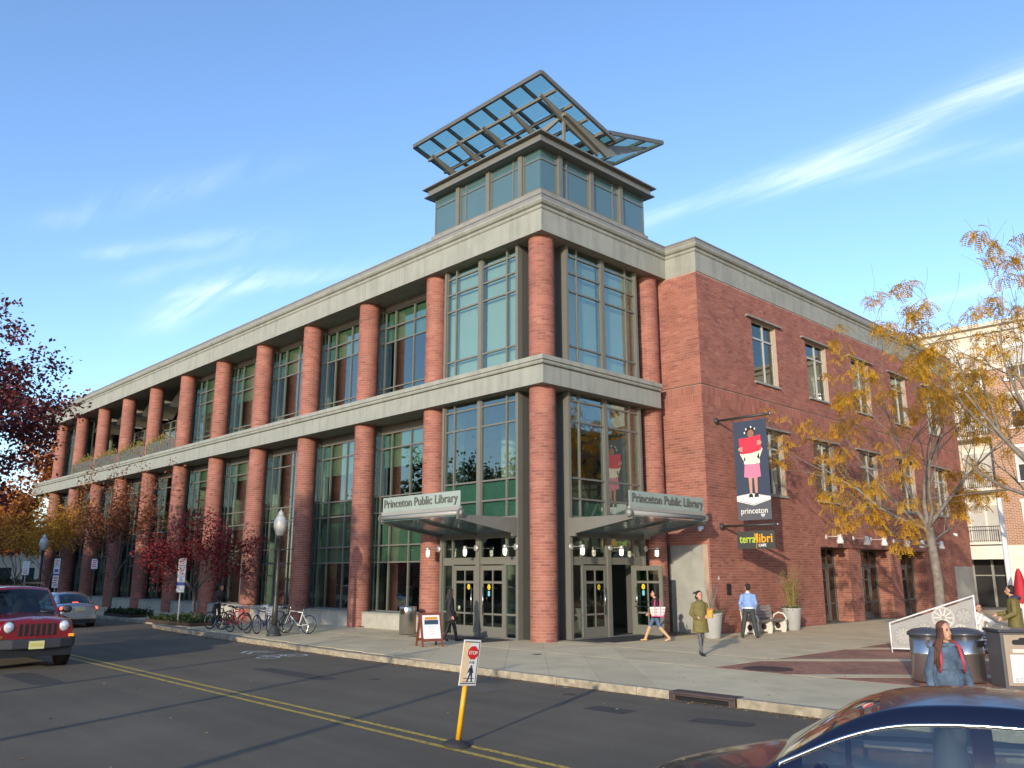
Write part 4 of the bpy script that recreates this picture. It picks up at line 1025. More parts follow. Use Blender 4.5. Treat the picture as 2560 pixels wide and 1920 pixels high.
# bench
t = thing('bench', 'park bench with grey slats and pale cast ends against the brick wall', 'bench', (2.75, 8.55, 0), pi / 2)   # local -y faces the street
for k in range(4): MB().obox((0, -.42 + k * .125, .45), (2.1, .1, .035)).build('seat_slat', 'wood_grey', t)
for k in range(4): MB().obox((0, .08 + k * .028, .56 + k * .115), (2.1, .03, .095), (radians(-14), 0, 0)).build('back_slat', 'wood_grey', t)
def bench_end(x, arm=True):
    m = Matrix(((0, 0, 1, x - .03), (1, 0, 0, 0), (0, 1, 0, 0), (0, 0, 0, 1)))
    bm_ = bmesh.new(); outer = [(-.46, 0), (-.50, .2), (-.48, .36), (-.44, .43), (.06, .43), (.17, .96), (.22, .96), (.14, .4), (.12, .2), (.16, 0), (-.02, 0), (-.02, .06), (-.3, .06), (-.3, 0)]
    b = MB(); b.prism(outer, .06, m)
    o = b.build('end_frame', 'cast_cream', t)
    MB().tube([(x - .032, -.19 + .11 * cos(q), .23 + .11 * sin(q)) for q in [2 * pi * k / 20 for k in range(20)]] , .001, 3, closed=True)
    h = MB().lathe([(.001, 0), (.105, 0), (.105, .066), (.001, .066)], 20, Matrix.Translation((x - .033, -.17, .225)) @ Matrix.Rotation(pi / 2, 4, 'Y')).build('end_hole', 'end_hole', o)
    if arm:
        pts = [(x, .02, .5), (x, -.02, .62), (x, -.2, .70), (x, -.40, .66), (x, -.5, .52), (x, -.48, .40)]; MB().tube(pts, [.03, .032, .034, .034, .034, .03], 8).build('arm_rest', 'cast_cream', t, smooth=True)

bench_end(-.98); bench_end(1.01); bench_end(0.0, False)
# bicycles
M('tyre', (.015, .015, .015), .8); M('bike_red', (.45, .02, .03), .25, coat=.6); M('bike_white', (.70, .70, .62), .3, coat=.5); M('bike_blue', (.03, .06, .30), .25, coat=.5); M('bike_black', (.02, .02, .022), .35, coat=.4); M('wire_white', (.7, .7, .7), .4)
def ring(r, w, n=28, k=6): return [(r * cos(2 * pi * i / n), 0, r * sin(2 * pi * i / n)) for i in range(n)]
def bicycle(loc, rz, lean, mat, label, basket=False, bag=False, fork=.0):
    t = thing('bicycle', label, 'bicycle', loc, rz, 'bicycles locked by the lamp post'); t.rotation_euler = (radians(lean), 0, rz); r = .335
    for x in (-.52, .52):
        w = bpy.data.objects.new('wheel', None); COL.objects.link(w); w.parent = t; w.location = (x, 0, r)
        MB().tube(ring(r - .018, 0), .018, 6, closed=True).build('tyre', 'tyre', w, smooth=True); MB().tube(ring(r - .045, 0), .011, 5, closed=True).build('rim', 'chrome', w)
        sp = MB()
        for k in range(14): a = 2 * pi * k / 14; sp.tube([(.02 * cos(a + .6), .02 * (-1) ** k, .02 * sin(a + .6)), ((r - .045) * cos(a), 0, (r - .045) * sin(a))], .0022, 3, cap=False)
        sp.build('spokes', 'chrome', w); MB().tube([(0, -.05, 0), (0, .05, 0)], .02, 8).build('hub', 'chrome', w)
    f = MB(); bb = (-.08, 0, .28); st = (-.2, 0, .74); hd = (.38, 0, .80); hb = (.41, 0, .66)
    for a, b in ((bb, st), (st, hd), (bb, hb), (hd, hb)): f.tube([a, b], .02, 8)
    for s_ in (-.05, .05): f.tube([(-.52, s_, r), (bb[0], s_ * .5, bb[2])], .011, 6); f.tube([(-.52, s_, r), (st[0], s_ * .3, st[2] - .04)], .010, 6); f.tube([(hb[0], s_ * .6, hb[2]), (.52, s_, r)], .013, 6)
    f.build('frame_tubes', mat, t, smooth=True)
    h = MB(); h.tube([hd, (.36, 0, .95)], .014, 6); h.tube([(.38, -.29, .99), (.42, -.12, .96), (.42, .12, .96), (.38, .29, .99)], .013, 6); h.build('handlebar', 'chrome', t, smooth=True)
    for s_ in (-.29, .29): MB().tube([(.38, s_ - .045, .99), (.36, s_ + .03, .99)], .018, 6).build('grip', 'tyre', t)
    s = MB(); s.tube([st, (-.225, 0, .86)], .013, 6); s.build('seat_post', 'chrome', t); s = MB(); s.ball((-.24, 0, .89), (.14, .065, .035), 10); s.ball((-.11, 0, .89), (.09, .028, .025), 8); s.build('saddle', 'tyre', t, smooth=True)
    c = MB(); c.lathe([(.03, -.006), (.09, -.006), (.09, .006), (.03, .006)], 16, Matrix.Translation((bb[0], -.06, bb[2])) @ Matrix.Rotation(pi / 2, 4, 'X')); c.tube([(bb[0], -.08, bb[2]), (bb[0] + .1, -.09, bb[2] - .14)], .01, 5); c.box(bb[0] + .06, bb[0] + .15, -.15, -.09, bb[2] - .15, bb[2] - .13); c.build('crank', 'chrome', t)
    if basket:
        b = MB()
        for z in (.70, .78, .86, .93): b.tube([(.46, -.17, z), (.76, -.17, z), (.76, .17, z), (.46, .17, z)], .006, 4, closed=True)
        for k in range(7):
            x = .46 + .05 * k
            for y in (-.17, .17): b.tube([(x, y, .70), (x, y, .93)], .005, 4)
        for k in range(7): y = -.17 + .0567 * k; b.tube([(.76, y, .70), (.76, y, .93)], .005, 4); b.tube([(.46, y, .7), (.76, y, .7)], .005, 4)
        b.build('basket', 'wire_white', t)
    if bag: b = MB(); b.ball((-.28, 0, .93), (.2, .13, .09), 10); b.ball((-.4, .03, .86), (.12, .1, .1), 8); b.build('saddle_cover', 'white_paint', t, smooth=True)
    return t
bicycle((-13.4, -4.55, 0), radians(-68), 4, 'bike_black', 'black bicycle at the planting bed end of the rack')
bicycle((-12.0, -4.7, 0), radians(24), -6, 'bike_red', 'dark red bicycle half hidden behind the bright red one')
bicycle((-10.5, -5.2, 0), radians(8), 5, 'bike_red', 'bright red bicycle leaning at the rack')
bicycle((-9.7, -4.6, 0), radians(-55), 6, 'bike_blue', 'blue bicycle with a white plastic bag over its saddle', bag=True)
bicycle((-9.1, -4.35, 0), radians(-60), -5, 'bike_black', 'bicycle with a white wire basket behind the lamp post', basket=True)
bicycle((-8.55, -3.95, 0), radians(200), 5, 'bike_white', 'white bicycle on the door side of the lamp post')
rk_ = thing('bicycle_rack', 'low steel loop rack among the parked bicycles', 'bicycle rack', (-10.8, -4.6, 0)); MB().tube([(-1.4, 0, 0), (-1.4, 0, .75), (-1.1, 0, .85), (1.1, 0, .85), (1.4, 0, .75), (1.4, 0, 0)], .03, 8).build('loop', 'galv', rk_, smooth=True)
# planting bed with ivy at the street trees
for x0, x1, y0, y1, lb, sd_ in ((-20.0, -15.2, -4.95, -3.0, 'low ivy bed under the red maple', 4), (-27.5, -24.0, -4.2, -3.0, 'low ivy bed farther along the kerb', 5)):
    t = thing('planting_bed', lb, 'planting bed', ((x0 + x1) / 2, (y0 + y1) / 2, 0)); a, b_ = (x1 - x0) / 2, (y1 - y0) / 2
    MB().box(-a, a, -b_, b_, 0, .14).build('soil_bed', 'soil', t); R = random.Random(sd_); lf = MB()
    for k in range(1800):
        p = Vector((R.uniform(-a, a), R.uniform(-b_, b_), .14 + abs(R.gauss(0, .09)))); u = Vector((R.gauss(0, 1), R.gauss(0, 1), R.gauss(0, .6))).normalized() * .06; w = u.orthogonal().normalized() * .045; lf.quad(p - u, p + w, p + u, p - w)
    lf.build('ivy', 'leaf_ivy', t)
# window boxes on the upper terrace
for i in (6, 7, 8, 9):
    xr, xl = COLX[i] - .5, COLX[i + 1] + .5; t = thing('planter_box', 'slatted planter box on the terrace ledge between the %s and %s columns past the corner' % (('sixth', 'seventh', 'eighth', 'ninth', 'tenth')[i - 6], ('sixth', 'seventh', 'eighth', 'ninth', 'tenth')[i - 5]), 'planter', ((xl + xr) / 2, -.35, 9.25), 0, 'planter boxes on the upper terrace'); w = (xr - xl) / 2
    MB().box(-w, w, -.2, .3, 0, .72).build('box', 'wood_grey', t); bt = MB()
    for k in range(9): x = -w + (k + .5) * 2 * w / 9; bt.box(x - w / 9 + .02, x + w / 9 - .02, -.225, -.201, .02, .70)
    for k in range(9): x = -w + (k + .5) * 2 * w / 9; MB().box(x - w / 9 + .02, x + w / 9 - .02, -.225, -.201, .02, .70).build('slat', 'frame_dark', t)
    R = random.Random(i); lf = MB()
    for k in range(420):
        x = R.uniform(-w, w); hg = R.random() < .3
        if hg: p = Vector((x, -.26, .75 - R.random() * 1.0))
        else: p = Vector((x, R.uniform(-.2, .25), .74 + abs(R.gauss(0, .22))))
        u = Vector((R.gauss(0, .5), R.gauss(0, .5), R.gauss(0, 1))).normalized() * .07; q = u.orthogonal().normalized() * .025; lf.quad(p - u, p + q, p + u, p - q)
    lf.build('trailing_plants', 'plant_mix', t)['kind'] = 'stuff'
FACE_CAM = radians(46)
# ================================================================== banner, cafe sign and plaza furniture
for nm, c in (('banner_navy', (.035, .05, .085)), ('banner_grey', (.085, .09, .105)), ('floor_white', (.62, .64, .66)), ('print_red', (.62, .035, .07)), ('print_pink', (.66, .20, .32)), ('print_cream', (.78, .70, .56)), ('print_skin', (.30, .14, .09)), ('print_skin_light', (.50, .26, .20)), ('print_hair', (.02, .015, .015)), ('lime', (.42, .58, .05)), ('sign_slate', (.045, .05, .045)), ('cafe_orange', (.80, .36, .02))):
    M(nm, c, .55, var=.05, vscale=3)
BAN = thing('street_banner', 'tall navy banner of a child holding up a red book hung off the brick corner', 'banner', (XW, 7.44, 0))
for z, nm in ((7.80, 0), (3.82, 1)):
    t_ = BAN
    if nm == 1: t_ = thing('cafe_sign', 'dark cafe sign in lime and orange letters hanging from an iron arm', 'sign', (XW, 7.44, 0))
    MB().lathe([(.001, 0), (.13, 0), (.13, .05), (.07, .1), (.001, .12)], 16, Matrix.Translation((.0, 0, z)) @ Matrix.Rotation(pi / 2, 4, 'Y')).build('wall_bracket', 'lamp_post', t_, smooth=True)
    MB().tube([(.05, 0, z), (2.22, 0, z)], .045, 10).build('arm', 'lamp_post', t_, smooth=True); MB().ball((2.27, 0, z), .05, 10).build('finial', 'chrome', t_, smooth=True)
    if nm == 1: CAF = t_
# print layers, each a millimetre proud of the one below; local x out of the wall, the printed side faces -y
M2 = lambda x, z, k: Matrix(((1, 0, 0, x), (0, 0, 1, -.006 - .0016 * k), (0, 1, 0, z), (0, 0, 0, 1)))
def layer(name, poly, mat, k, t_, ox, oz):
    b = MB(); P = [(ox + p[0], -.006 - .0016 * k, oz + p[1]) for p in poly]; n = len(P); b.add(P + [(p[0], p[1] + .0012, p[2]) for p in P], [tuple(range(n)), tuple(reversed(range(n, 2 * n)))] + [(i, n + i, n + (i + 1) % n, (i + 1) % n) for i in range(n)]); return b.build(name, mat, t_)
def disc(cx, cz, rx, rz, n=18): return [(cx + rx * cos(2 * pi * i / n), cz + rz * sin(2 * pi * i / n)) for i in range(n)]
x0, z0, bw, bh = .72, 4.0, 1.36, 3.64
b = MB(); nseg = 8
b.box(x0, x0 + bw, -.004, .004, z0, z0 + bh); b.build('cloth', 'banner_navy', BAN)
MB().tube([(x0, 0, z0 + bh), (x0, 0, z0 + bh + .12)], .01, 5).build('tie', 'lamp_post', BAN); MB().tube([(x0 + bw, 0, z0 + bh), (x0 + bw, 0, z0 + bh + .12)], .01, 5).build('tie', 'lamp_post', BAN)
X = lambda u: u * bw; Zc = lambda v: (1 - v) * bh
q = lambda *pts: [(X(a), Zc(b_)) for a, b_ in pts]
layer('print_floor', q((0, .80), (0, .755), (.45, .735), (1, .775), (1, .80), (.5, .845)), 'floor_white', 1, BAN, x0, z0); layer('print_footer', q((0, 1), (1, 1), (1, .802), (.5, .85), (0, .802)), 'banner_grey', 1, BAN, x0, z0)
layer('print_edge', q((0, .802), (.5, .85), (1, .802), (1, .808), (.5, .857), (0, .808)), 'white', 2, BAN, x0, z0)
for cx in (.44, .60): layer('print_leg', q((cx - .055, .56), (cx + .055, .56), (cx + .035, .735), (cx - .035, .735)), 'print_skin_light', 2, BAN, x0, z0)
for cx in (.43, .60):
    layer('print_shoe', disc(X(cx), Zc(.765), .085, .10), 'print_hair', 3, BAN, x0, z0); layer('print_sole', disc(X(cx), Zc(.785), .085, .035), 'white', 4, BAN, x0, z0)
layer('print_skirt', q((.30, .44), (.74, .44), (.76, .575), (.52, .585), (.26, .57)), 'print_pink', 3, BAN, x0, z0); layer('print_sweater', q((.30, .32), (.74, .32), (.76, .44), (.55, .445), (.28, .44)), 'print_cream', 4, BAN, x0, z0)
for pl in (q((.17, .33), (.26, .32), (.34, .40), (.28, .41)), q((.86, .30), (.80, .28), (.68, .38), (.74, .40))): layer('print_sleeve', pl, 'print_cream', 4, BAN, x0, z0)
layer('print_hair', disc(X(.53), Zc(.115), .19, .18), 'print_hair', 3, BAN, x0, z0); layer('print_face', disc(X(.53), Zc(.135), .135, .15), 'print_skin', 4, BAN, x0, z0)
for a, b_ in ((.40, .085), (.55, .068), (.66, .09), (.35, .12)): layer('print_ribbon', disc(X(a), Zc(b_), .028, .045, 8), 'white', 5, BAN, x0, z0)
for a in (.49, .57): layer('print_eye', disc(X(a), Zc(.145), .014, .010, 8), 'print_hair', 5, BAN, x0, z0)
layer('print_book', q((.16, .175), (.50, .172), (.82, .155), (.82, .31), (.5, .335), (.19, .335)), 'print_red', 6, BAN, x0, z0)
layer('print_spine', q((.497, .172), (.507, .172), (.507, .335), (.497, .335)), 'sign_red', 7, BAN, x0, z0)
for cx, cz, sg in ((.185, .285, 1), (.79, .235, -1)):
    layer('print_hand', disc(X(cx), Zc(cz), .075, .075), 'print_skin_light', 7, BAN, x0, z0)
    for k in range(4): layer('print_finger', disc(X(cx + sg * .05), Zc(cz - .018 + k * .012), .05, .018, 8), 'print_skin_light', 8, BAN, x0, z0)
text('princeton_lettering', 'princeton', 'white', .30, (x0 + bw / 2, -.012, z0 + .235), (pi / 2, 0, 0), BAN, depth=.002, sx=.93)
b = MB(); cx, cz = x0 + bw * .75, z0 + .20
b.tube([(cx + .07 * cos(a), -.013, cz + .0 + .09 * sin(a)) for a in [pi + pi * k / 8 for k in range(9)]], .012, 5); b.tube([(cx, -.013, cz - .09), (cx, -.013, cz + .02)], .01, 5); b.tube([(cx - .07, -.013, cz), (cx, -.013, cz - .03), (cx + .07, -.013, cz)], .01, 5); b.build('emblem', 'white', BAN)
# cafe sign
sx0 = .64; cube('sign_board', 'sign_slate', sx0, sx0 + 1.5, -.02, .02, 2.98, 3.61, CAF)
for x in (sx0 + .1, sx0 + 1.42): MB().tube([(x, 0, 3.61), (x, 0, 3.80)], .01, 5).build('hanger', 'chrome', CAF)
text('terra_lettering', 'terra', 'lime', .40, (sx0 + .42, -.026, 3.20), (pi / 2, 0, 0), CAF, depth=.004, sx=.78, off=.006); text('libri_lettering', 'libri', 'cafe_orange', .44, (sx0 + 1.10, -.026, 3.20), (pi / 2, 0, 0), CAF, depth=.004, sx=.95, off=.006)
text('cafe_lettering', 'CAFE', 'white', .13, (sx0 + 1.0, -.026, 3.055), (pi / 2, 0, 0), CAF, depth=.004, off=.003)
b = MB(); b.box(sx0 + .765, sx0 + .78, -.026, -.021, 2.99, 3.5)
for k in range(4):
    for s_ in (-1, 1): b.obox((sx0 + .772 + s_ * .035, -.0235, 3.32 + k * .06), (.07, .004, .028), (0, -s_ * .8, 0))
b.build('wheat_emblem', 'cafe_orange', CAF)
# screen at the cafe terrace
M('mesh_screen', (.30, .29, .27), .7, var=.1); M('motif', (.60, .57, .50), .6); M('motif_dim', (.38, .37, .34), .6)
FN = thing('terrace_screen', 'grey printed screen with sloping white rail at the cafe terrace', 'fence', (9.28, 4.13, 0)); ang = atan2(5.11 - 4.13, 11.19 - 9.28); FN.rotation_euler = (0, 0, ang); Lf = hypot(1.91, .98)
b = MB(); b.prism([(.03, .12), (Lf - .03, .10), (Lf - .03, 1.45), (.03, .72)], .012, Matrix(((1, 0, 0, 0), (0, 0, -1, .006), (0, 1, 0, 0), (0, 0, 0, 1)))); b.build('screen', 'mesh_screen', FN)
for nm, a, b_ in (('post', (0, 0, 0), (0, 0, .80)), ('post', (Lf, 0, 0), (Lf, 0, 1.55)), ('top_rail', (0, 0, .78), (Lf, 0, 1.53)), ('bottom_rail', (0, 0, .11), (Lf, 0, .09))): MB().tube([a, b_], .022, 8).build(nm, 'white_paint', FN, smooth=True)
def wheel_motif(cx, cz, r, mat, n):
    b = MB(); rg = lambda rr_, w: b.tube([(cx + rr_ * cos(2 * pi * k / 24), -.009, cz + rr_ * sin(2 * pi * k / 24)) for k in range(24)], w, 4, closed=True)
    rg(r, .016); rg(r * .9, .008)
    for k in range(n): a = 2 * pi * k / n; b.beam((cx + .2 * r * cos(a), -.009, cz + .2 * r * sin(a)), (cx + .9 * r * cos(a), -.009, cz + .9 * r * sin(a)), .012, .03)
    b.build('print_motif', mat, FN)
wheel_motif(1.35, .94, .27, 'motif', 10); wheel_motif(1.86, 1.0, .2, 'motif_dim', 8); wheel_motif(.32, .45, .24, 'motif_dim', 12); wheel_motif(1.75, .62, .14, 'motif', 8); wheel_motif(.85, .62, .2, 'motif_dim', 9)
# twin round bins and recycling station
def round_bin(loc, label, moon):
    t = thing('steel_bin', label, 'bin', loc, FACE_CAM); r = .335
    MB().lathe([(r * .94, .02), (r, .05), (r, .55), (r * 1.012, .555), (r * 1.012, .58), (r, .585), (r, .9)], 30).build('drum', 'brushed', t, smooth=True); MB().lathe([(r * 1.1, .9), (r * 1.12, .93), (r * 1.08, .965), (r * .8, 1.02), (r * .3, 1.05), (.001, 1.055)], 30).build('lid', 'lid_dark', t, smooth=True)
    a = -pi / 2 + (-.35 if moon else .5); P = Vector((r * cos(a), r * sin(a), .76)); m = Matrix.Translation(P) @ Matrix.Rotation(a + pi / 2, 4, 'Z')
    if moon: poly = [(.07 * cos(q), .08 * sin(q)) for q in [radians(110 + 20 * k) for k in range(10)]] + [(.03 + .06 * cos(q), .005 + .07 * sin(q)) for q in [radians(290 - 20 * k) for k in range(10)]]
    else: poly = [(-.11, -.055), (.11, -.055), (.11, .055), (-.11, .055)]
    MB().prism(poly, .03, m @ Matrix.Translation((0, .01, 0)) @ Matrix.Rotation(pi / 2, 4, 'X')).build('slot', 'black', t)
round_bin((12.45, -1.80, 0), 'round steel bin with dark lid and crescent slot beside the terrace screen', True); round_bin((12.97, -1.28, 0), 'round steel bin with dark lid and square slot next to the recycling cabinet', False)
t = thing('recycling_cabinet', 'taupe recycling cabinet with white commingled recyclables notice', 'recycling bin', (14.1, -1.62, 0), FACE_CAM - .12)
b = MB(); b.box(-.38, 1.2, -.02, .62, .0, 1.02); b.build('cabinet', 'dark_trim', t, bevel=.01); MB().box(-.42, 1.24, -.08, .66, 1.022, 1.08).build('top', 'lid_dark', t, bevel=.015)
for x0_ in (-.33, .43): MB().box(x0_, x0_ + .68, -.04, -.021, .06, .98).build('door_panel', 'taupe', t, bevel=.006)
poly = [(-.2, -.035), (-.17, -.05), (.17, -.05), (.2, -.035), (.2, .02), (.17, .04), (.09, .045), (.05, .08), (-.05, .08), (-.09, .045), (-.17, .04), (-.2, .02)]
MB().prism(poly, .006, Matrix.Translation((.01, -.041, .85)) @ Matrix.Rotation(pi / 2, 4, 'X')).build('slot', 'black', t); MB().box(.5, 1.08, -.045, -.041, .70, .93).build('slot', 'black', t)
cube('name_plate', 'cast_cream', -.2, .21, -.046, -.041, .66, .72, t); cube('notice', 'white', -.25, .26, -.046, -.041, .12, .62, t)
text('notice_heading', 'Commingled', 'sign_grey', .085, (.005, -.048, .53), (pi / 2, 0, 0), t, depth=.002, sx=.95); text('notice_heading', 'Recyclables', 'sign_grey', .085, (.005, -.048, .455), (pi / 2, 0, 0), t, depth=.002, sx=.95)
b = MB()
for k in range(6): b.box(-.19, .17 - .05 * (k % 3), -.0475, -.0462, .405 - k * .036, .417 - k * .036)
o = b.build('notice_print', 'sign_grey', t); o['kind'] = 'stuff'; text('only_lettering', 'ONLY', 'ink', .10, (.005, -.048, .135), (pi / 2, 0, 0), t, depth=.002)
for x in (-.18, .2): MB().tube([(x + .03 * cos(2 * pi * k / 6), -.0475, .165 + .03 * sin(2 * pi * k / 6)) for k in range(6)], .006, 4, closed=True).build('recycling_symbol', 'ink', t)
# cafe tables, chairs, closed parasols and the white pole
M('parasol_red', (.42, .015, .03), .7, var=.12, vscale=5); M('parasol_wine', (.20, .015, .05), .7, var=.12, vscale=5); M('table_metal', (.42, .42, .40), .35, metal=.6)
def cafe_table(loc, lb, rz=0):
    t = thing('cafe_table', lb, 'table', loc, rz); MB().lathe([(.001, .72), (.36, .72), (.36, .745), (.001, .745)], 24).build('table_top', 'table_metal', t); MB().tube([(0, 0, .02), (0, 0, .72)], .03, 8).build('pedestal', 'dark_trim', t); MB().lathe([(.001, .03), (.05, .03), (.24, .01), (.24, 0), (.001, 0)], 16).build('foot', 'dark_trim', t)
def cafe_chair(loc, rz, lb):
    t = thing('cafe_chair', lb, 'chair', loc, rz, 'metal cafe chairs'); MB().box(-.21, .21, -.2, .2, .44, .455).build('seat', 'table_metal', t, bevel=.006)
    for x in (-.19, .19):
        for y in (-.18, .2): MB().tube([(x, y, .44 if y < 0 else .84), (x * 1.1, y * 1.15, 0)], .012, 6).build('leg', 'table_metal', t)
    for z in (.6, .68, .76, .83): MB().box(-.2, .2, .195, .207, z, z + .045).build('back_slat', 'table_metal', t)
cafe_table((10.65, 5.4, 0), 'round metal table before the guest in white'); cafe_table((12.7, 5.2, 0), 'round metal table beside the person in olive')
cafe_chair((11.05, 5.85, 0), FACE_CAM, 'metal chair under the guest in white'); cafe_chair((11.75, 4.35, 0), FACE_CAM + pi, 'metal chair between the screen and the person in olive'); cafe_chair((13.1, 4.6, 0), 1.2, 'metal chair by the farther cafe table'); cafe_chair((12.1, 7.3, 0), .4, 'metal chair under the red parasol')
def closed_parasol(loc, mt, lb, zt, zb):
    t = thing('parasol', lb, 'parasol', loc); MB().tube([(0, 0, 0), (0, 0, zt)], .025, 8).build('pole', 'white_paint', t); MB().lathe([(.26, .0), (.28, .02), (.28, .07), (.001, .08)], 16).build('base', 'dark_trim', t)
    b = MB(); n = 16; rings = [(zt, .01), (zt - .15, .07), (zb + .5, .15), (zb + .15, .21), (zb, .17)]; vs = [(r * (1 + .18 * (-1) ** k) * cos(2 * pi * k / n), r * (1 + .18 * (-1) ** k) * sin(2 * pi * k / n), z) for z, r in rings for k in range(n)]
    b.add(vs, [(i * n + k, i * n + (k + 1) % n, (i + 1) * n + (k + 1) % n, (i + 1) * n + k) for i in range(4) for k in range(n)]); b.build('canopy', mt, t, smooth=True)
closed_parasol((11.35, 8.75, 0), 'parasol_red', 'closed bright red parasol on the cafe terrace', 2.3, 1.25); closed_parasol((12.0, 10.5, 0), 'parasol_wine', 'closed wine red parasol beyond the bright red one', 3.1, 1.9)
t = thing('flag_pole', 'plain white pole on the cafe terrace', 'pole', (10.7, 10.1, 0)); MB().tube([(0, 0, .0), (0, 0, 4.5)], [.085, .07], 14).build('shaft', 'white_paint', t, smooth=True); MB().lathe([(.14, 0), (.14, .05), (.09, .08)], 14).build('foot', 'white_paint', t)
# ================================================================== cars
M('paint_red', (.23, .010, .018), .22, coat=1., metal=.25); M('paint_silver', (.42, .43, .45), .25, coat=1., metal=.7); M('paint_navy', (.006, .009, .026), .22, coat=.45, spec=.4)
M('car_plastic', (.035, .037, .042), .6); M('car_glass_in', (.02, .02, .022), .9); M('headlight', (.75, .78, .8), .08, metal=.4, coat=.8); M('amber', (.85, .30, .01), .25, coat=.5)
M('tail_on', (.9, .04, .02), .3, emit=5, ecol=(1, .06, .03)); M('plate', (.62, .60, .30), .5); M('plate_top', (.55, .50, .12), .5); M('seat_cloth', (.06, .062, .07), .85); M('rim', (.45, .45, .46), .3, metal=.8)
glass_mat('car_glass', (.36, .42, .42), .75); glass_mat('car_glass_clear', (.66, .76, .75), 1.0)
def spline(pts, n=5):
    """Catmull-Rom through tuples sorted by the first entry"""
    out = []; k = len(pts)
    for i in range(k - 1):
        p0, p1, p2, p3 = pts[max(i - 1, 0)], pts[i], pts[i + 1], pts[min(i + 2, k - 1)]
        for j in range(n):
            t = j / n; out.append(tuple(.5 * ((2 * b) + (-a + c) * t + (2 * a - 5 * b + 4 * c - d) * t * t + (-a + 3 * b - 3 * c + d) * t ** 3) for a, b, c, d in zip(p0, p1, p2, p3)))
    out.append(pts[-1]); return out
def car(name, label, loc, rz, S):
    t = thing(name, label, 'car', loc, rz)
    # --- lower body: x, half width, top z, shoulder drop, bottom z
    st = spline(S['body'], 6); mb = MB(); n = 0; rows = []
    for x, w, zt, zb in st:
        h = zt - zb
        rows.append([(x, 0, zb), (x, w * .86, zb), (x, w * .97, zb + h * .12), (x, w, zb + h * .42), (x, w * .985, zb + h * .68), (x, w * .94, zb + h * .88), (x, w * .86, zb + h * .965), (x, w * .6, zt + .0), (x, w * .25, zt + S.get('crown', .02)), (x, 0, zt + S.get('crown', .02) * 1.2)])
    k = len(rows[0]); vs = [p for r in rows for p in r] + [(p[0], -p[1], p[2]) for r in rows for p in r]; N = len(rows) * k; fs = []
    for i in range(len(rows) - 1):
        for j in range(k - 1):
            a, b = i * k + j, (i + 1) * k + j; fs.append((a, b, b + 1, a + 1)); fs.append((N + a, N + a + 1, N + b + 1, N + b))
    for e in (0, len(rows) - 1):
        lp = [e * k + j for j in range(k)] + [N + e * k + j for j in reversed(range(1, k - 1))]; fs.append(tuple(lp if e else reversed(lp)))
    mb.add(vs, fs); o = mb.build('body', S['paint'], t); bpy.context.view_layer.update(); smooth_by_angle(o, 42)
    bm_ = bmesh.new(); bm_.from_mesh(o.data); bmesh.ops.recalc_face_normals(bm_, faces=bm_.faces); bm_.to_mesh(o.data); bm_.free()
    # --- greenhouse
    G = spline(S['green'], 7)                  # x, rail z, rail half width, belt z, belt half width
    ts = [0, .10, .5, S.get('head', .88), 1]; us = [1, .9, .45, 0, -.45, -.9, -1]
    def row(g):
        x, zr, wr, zb, wb = g; L = []
        for q in ts: L.append((x, wb + (wr - wb) * (q ** 1.25), zb + (zr - zb) * q))
        for q in us[1:-1]: L.append((x, wr * q, zr + S['roofcrown'] * (1 - q * q) * min(1, (zr - zb) / .35)))
        for q in reversed(ts): L.append((x, -(wb + (wr - wb) * (q ** 1.25)), zb + (zr - zb) * q))
        return L
    R = [row(g) for g in G]; k = len(R[0]); parts = {'roof': MB(), 'windshield': MB(), 'rear_window': MB()}
    sidew = {}
    nt_ = len(ts) - 1; ntop = len(us) - 1
    for i in range(len(R) - 1):
        xm = (G[i][0] + G[i + 1][0]) / 2
        for j in range(k - 1):
            quad = [R[i][j], R[i][j + 1], R[i + 1][j + 1], R[i + 1][j]]; side = j < nt_ or j >= nt_ + ntop
            tgt = 'roof'
            if side:
                jj = j if j < nt_ else (k - 2 - j)
                if 0 < jj < nt_ - 1:
                    for w, (x0, x1) in enumerate(S['side']):
                        if x1 < xm < x0: tgt = ('side_window', w, j < nt_)
            else:
                jt = j - nt_
                if xm > S['wtop'] and 0 < jt < ntop - 1 and G[i][1] - G[i][3] > .0: tgt = 'windshield'
                elif xm < S['rtop'] and 0 < jt < ntop - 1: tgt = 'rear_window'
            if isinstance(tgt, tuple): sidew.setdefault(tgt[1:], MB()).quad(*quad)
            else: parts[tgt].quad(*quad)
    def fin(mb, nm, mt):
        if not mb.f: return
        o = mb.build(nm, mt, t); bm_ = bmesh.new(); bm_.from_mesh(o.data); bmesh.ops.remove_doubles(bm_, verts=bm_.verts, dist=1e-4); bm_.to_mesh(o.data); bm_.free(); o.data.polygons.foreach_set('use_smooth', [True] * len(o.data.polygons)); return o
    fin(parts['roof'], 'roof', S['paint']); fin(parts['windshield'], 'windshield', S['glass']); fin(parts['rear_window'], 'rear_window', S['glass'])
    for (w, lft), mb in sidew.items(): fin(mb, 'side_window', S['glass'])
    # interior
    zb = S['green'][0][3]; x0, x1 = S['green'][-1][0], S['green'][0][0]
    MB().box(x0 + .25, x1 - .15, -S['hw'] * .76, S['hw'] * .76, zb - .30, zb - .10).build('interior', 'car_glass_in', t)
    MB().box(x1 - .55, x1 - .12, -S['hw'] * .76, S['hw'] * .76, zb - .1, zb + .02).build('dashboard', 'car_glass_in', t)
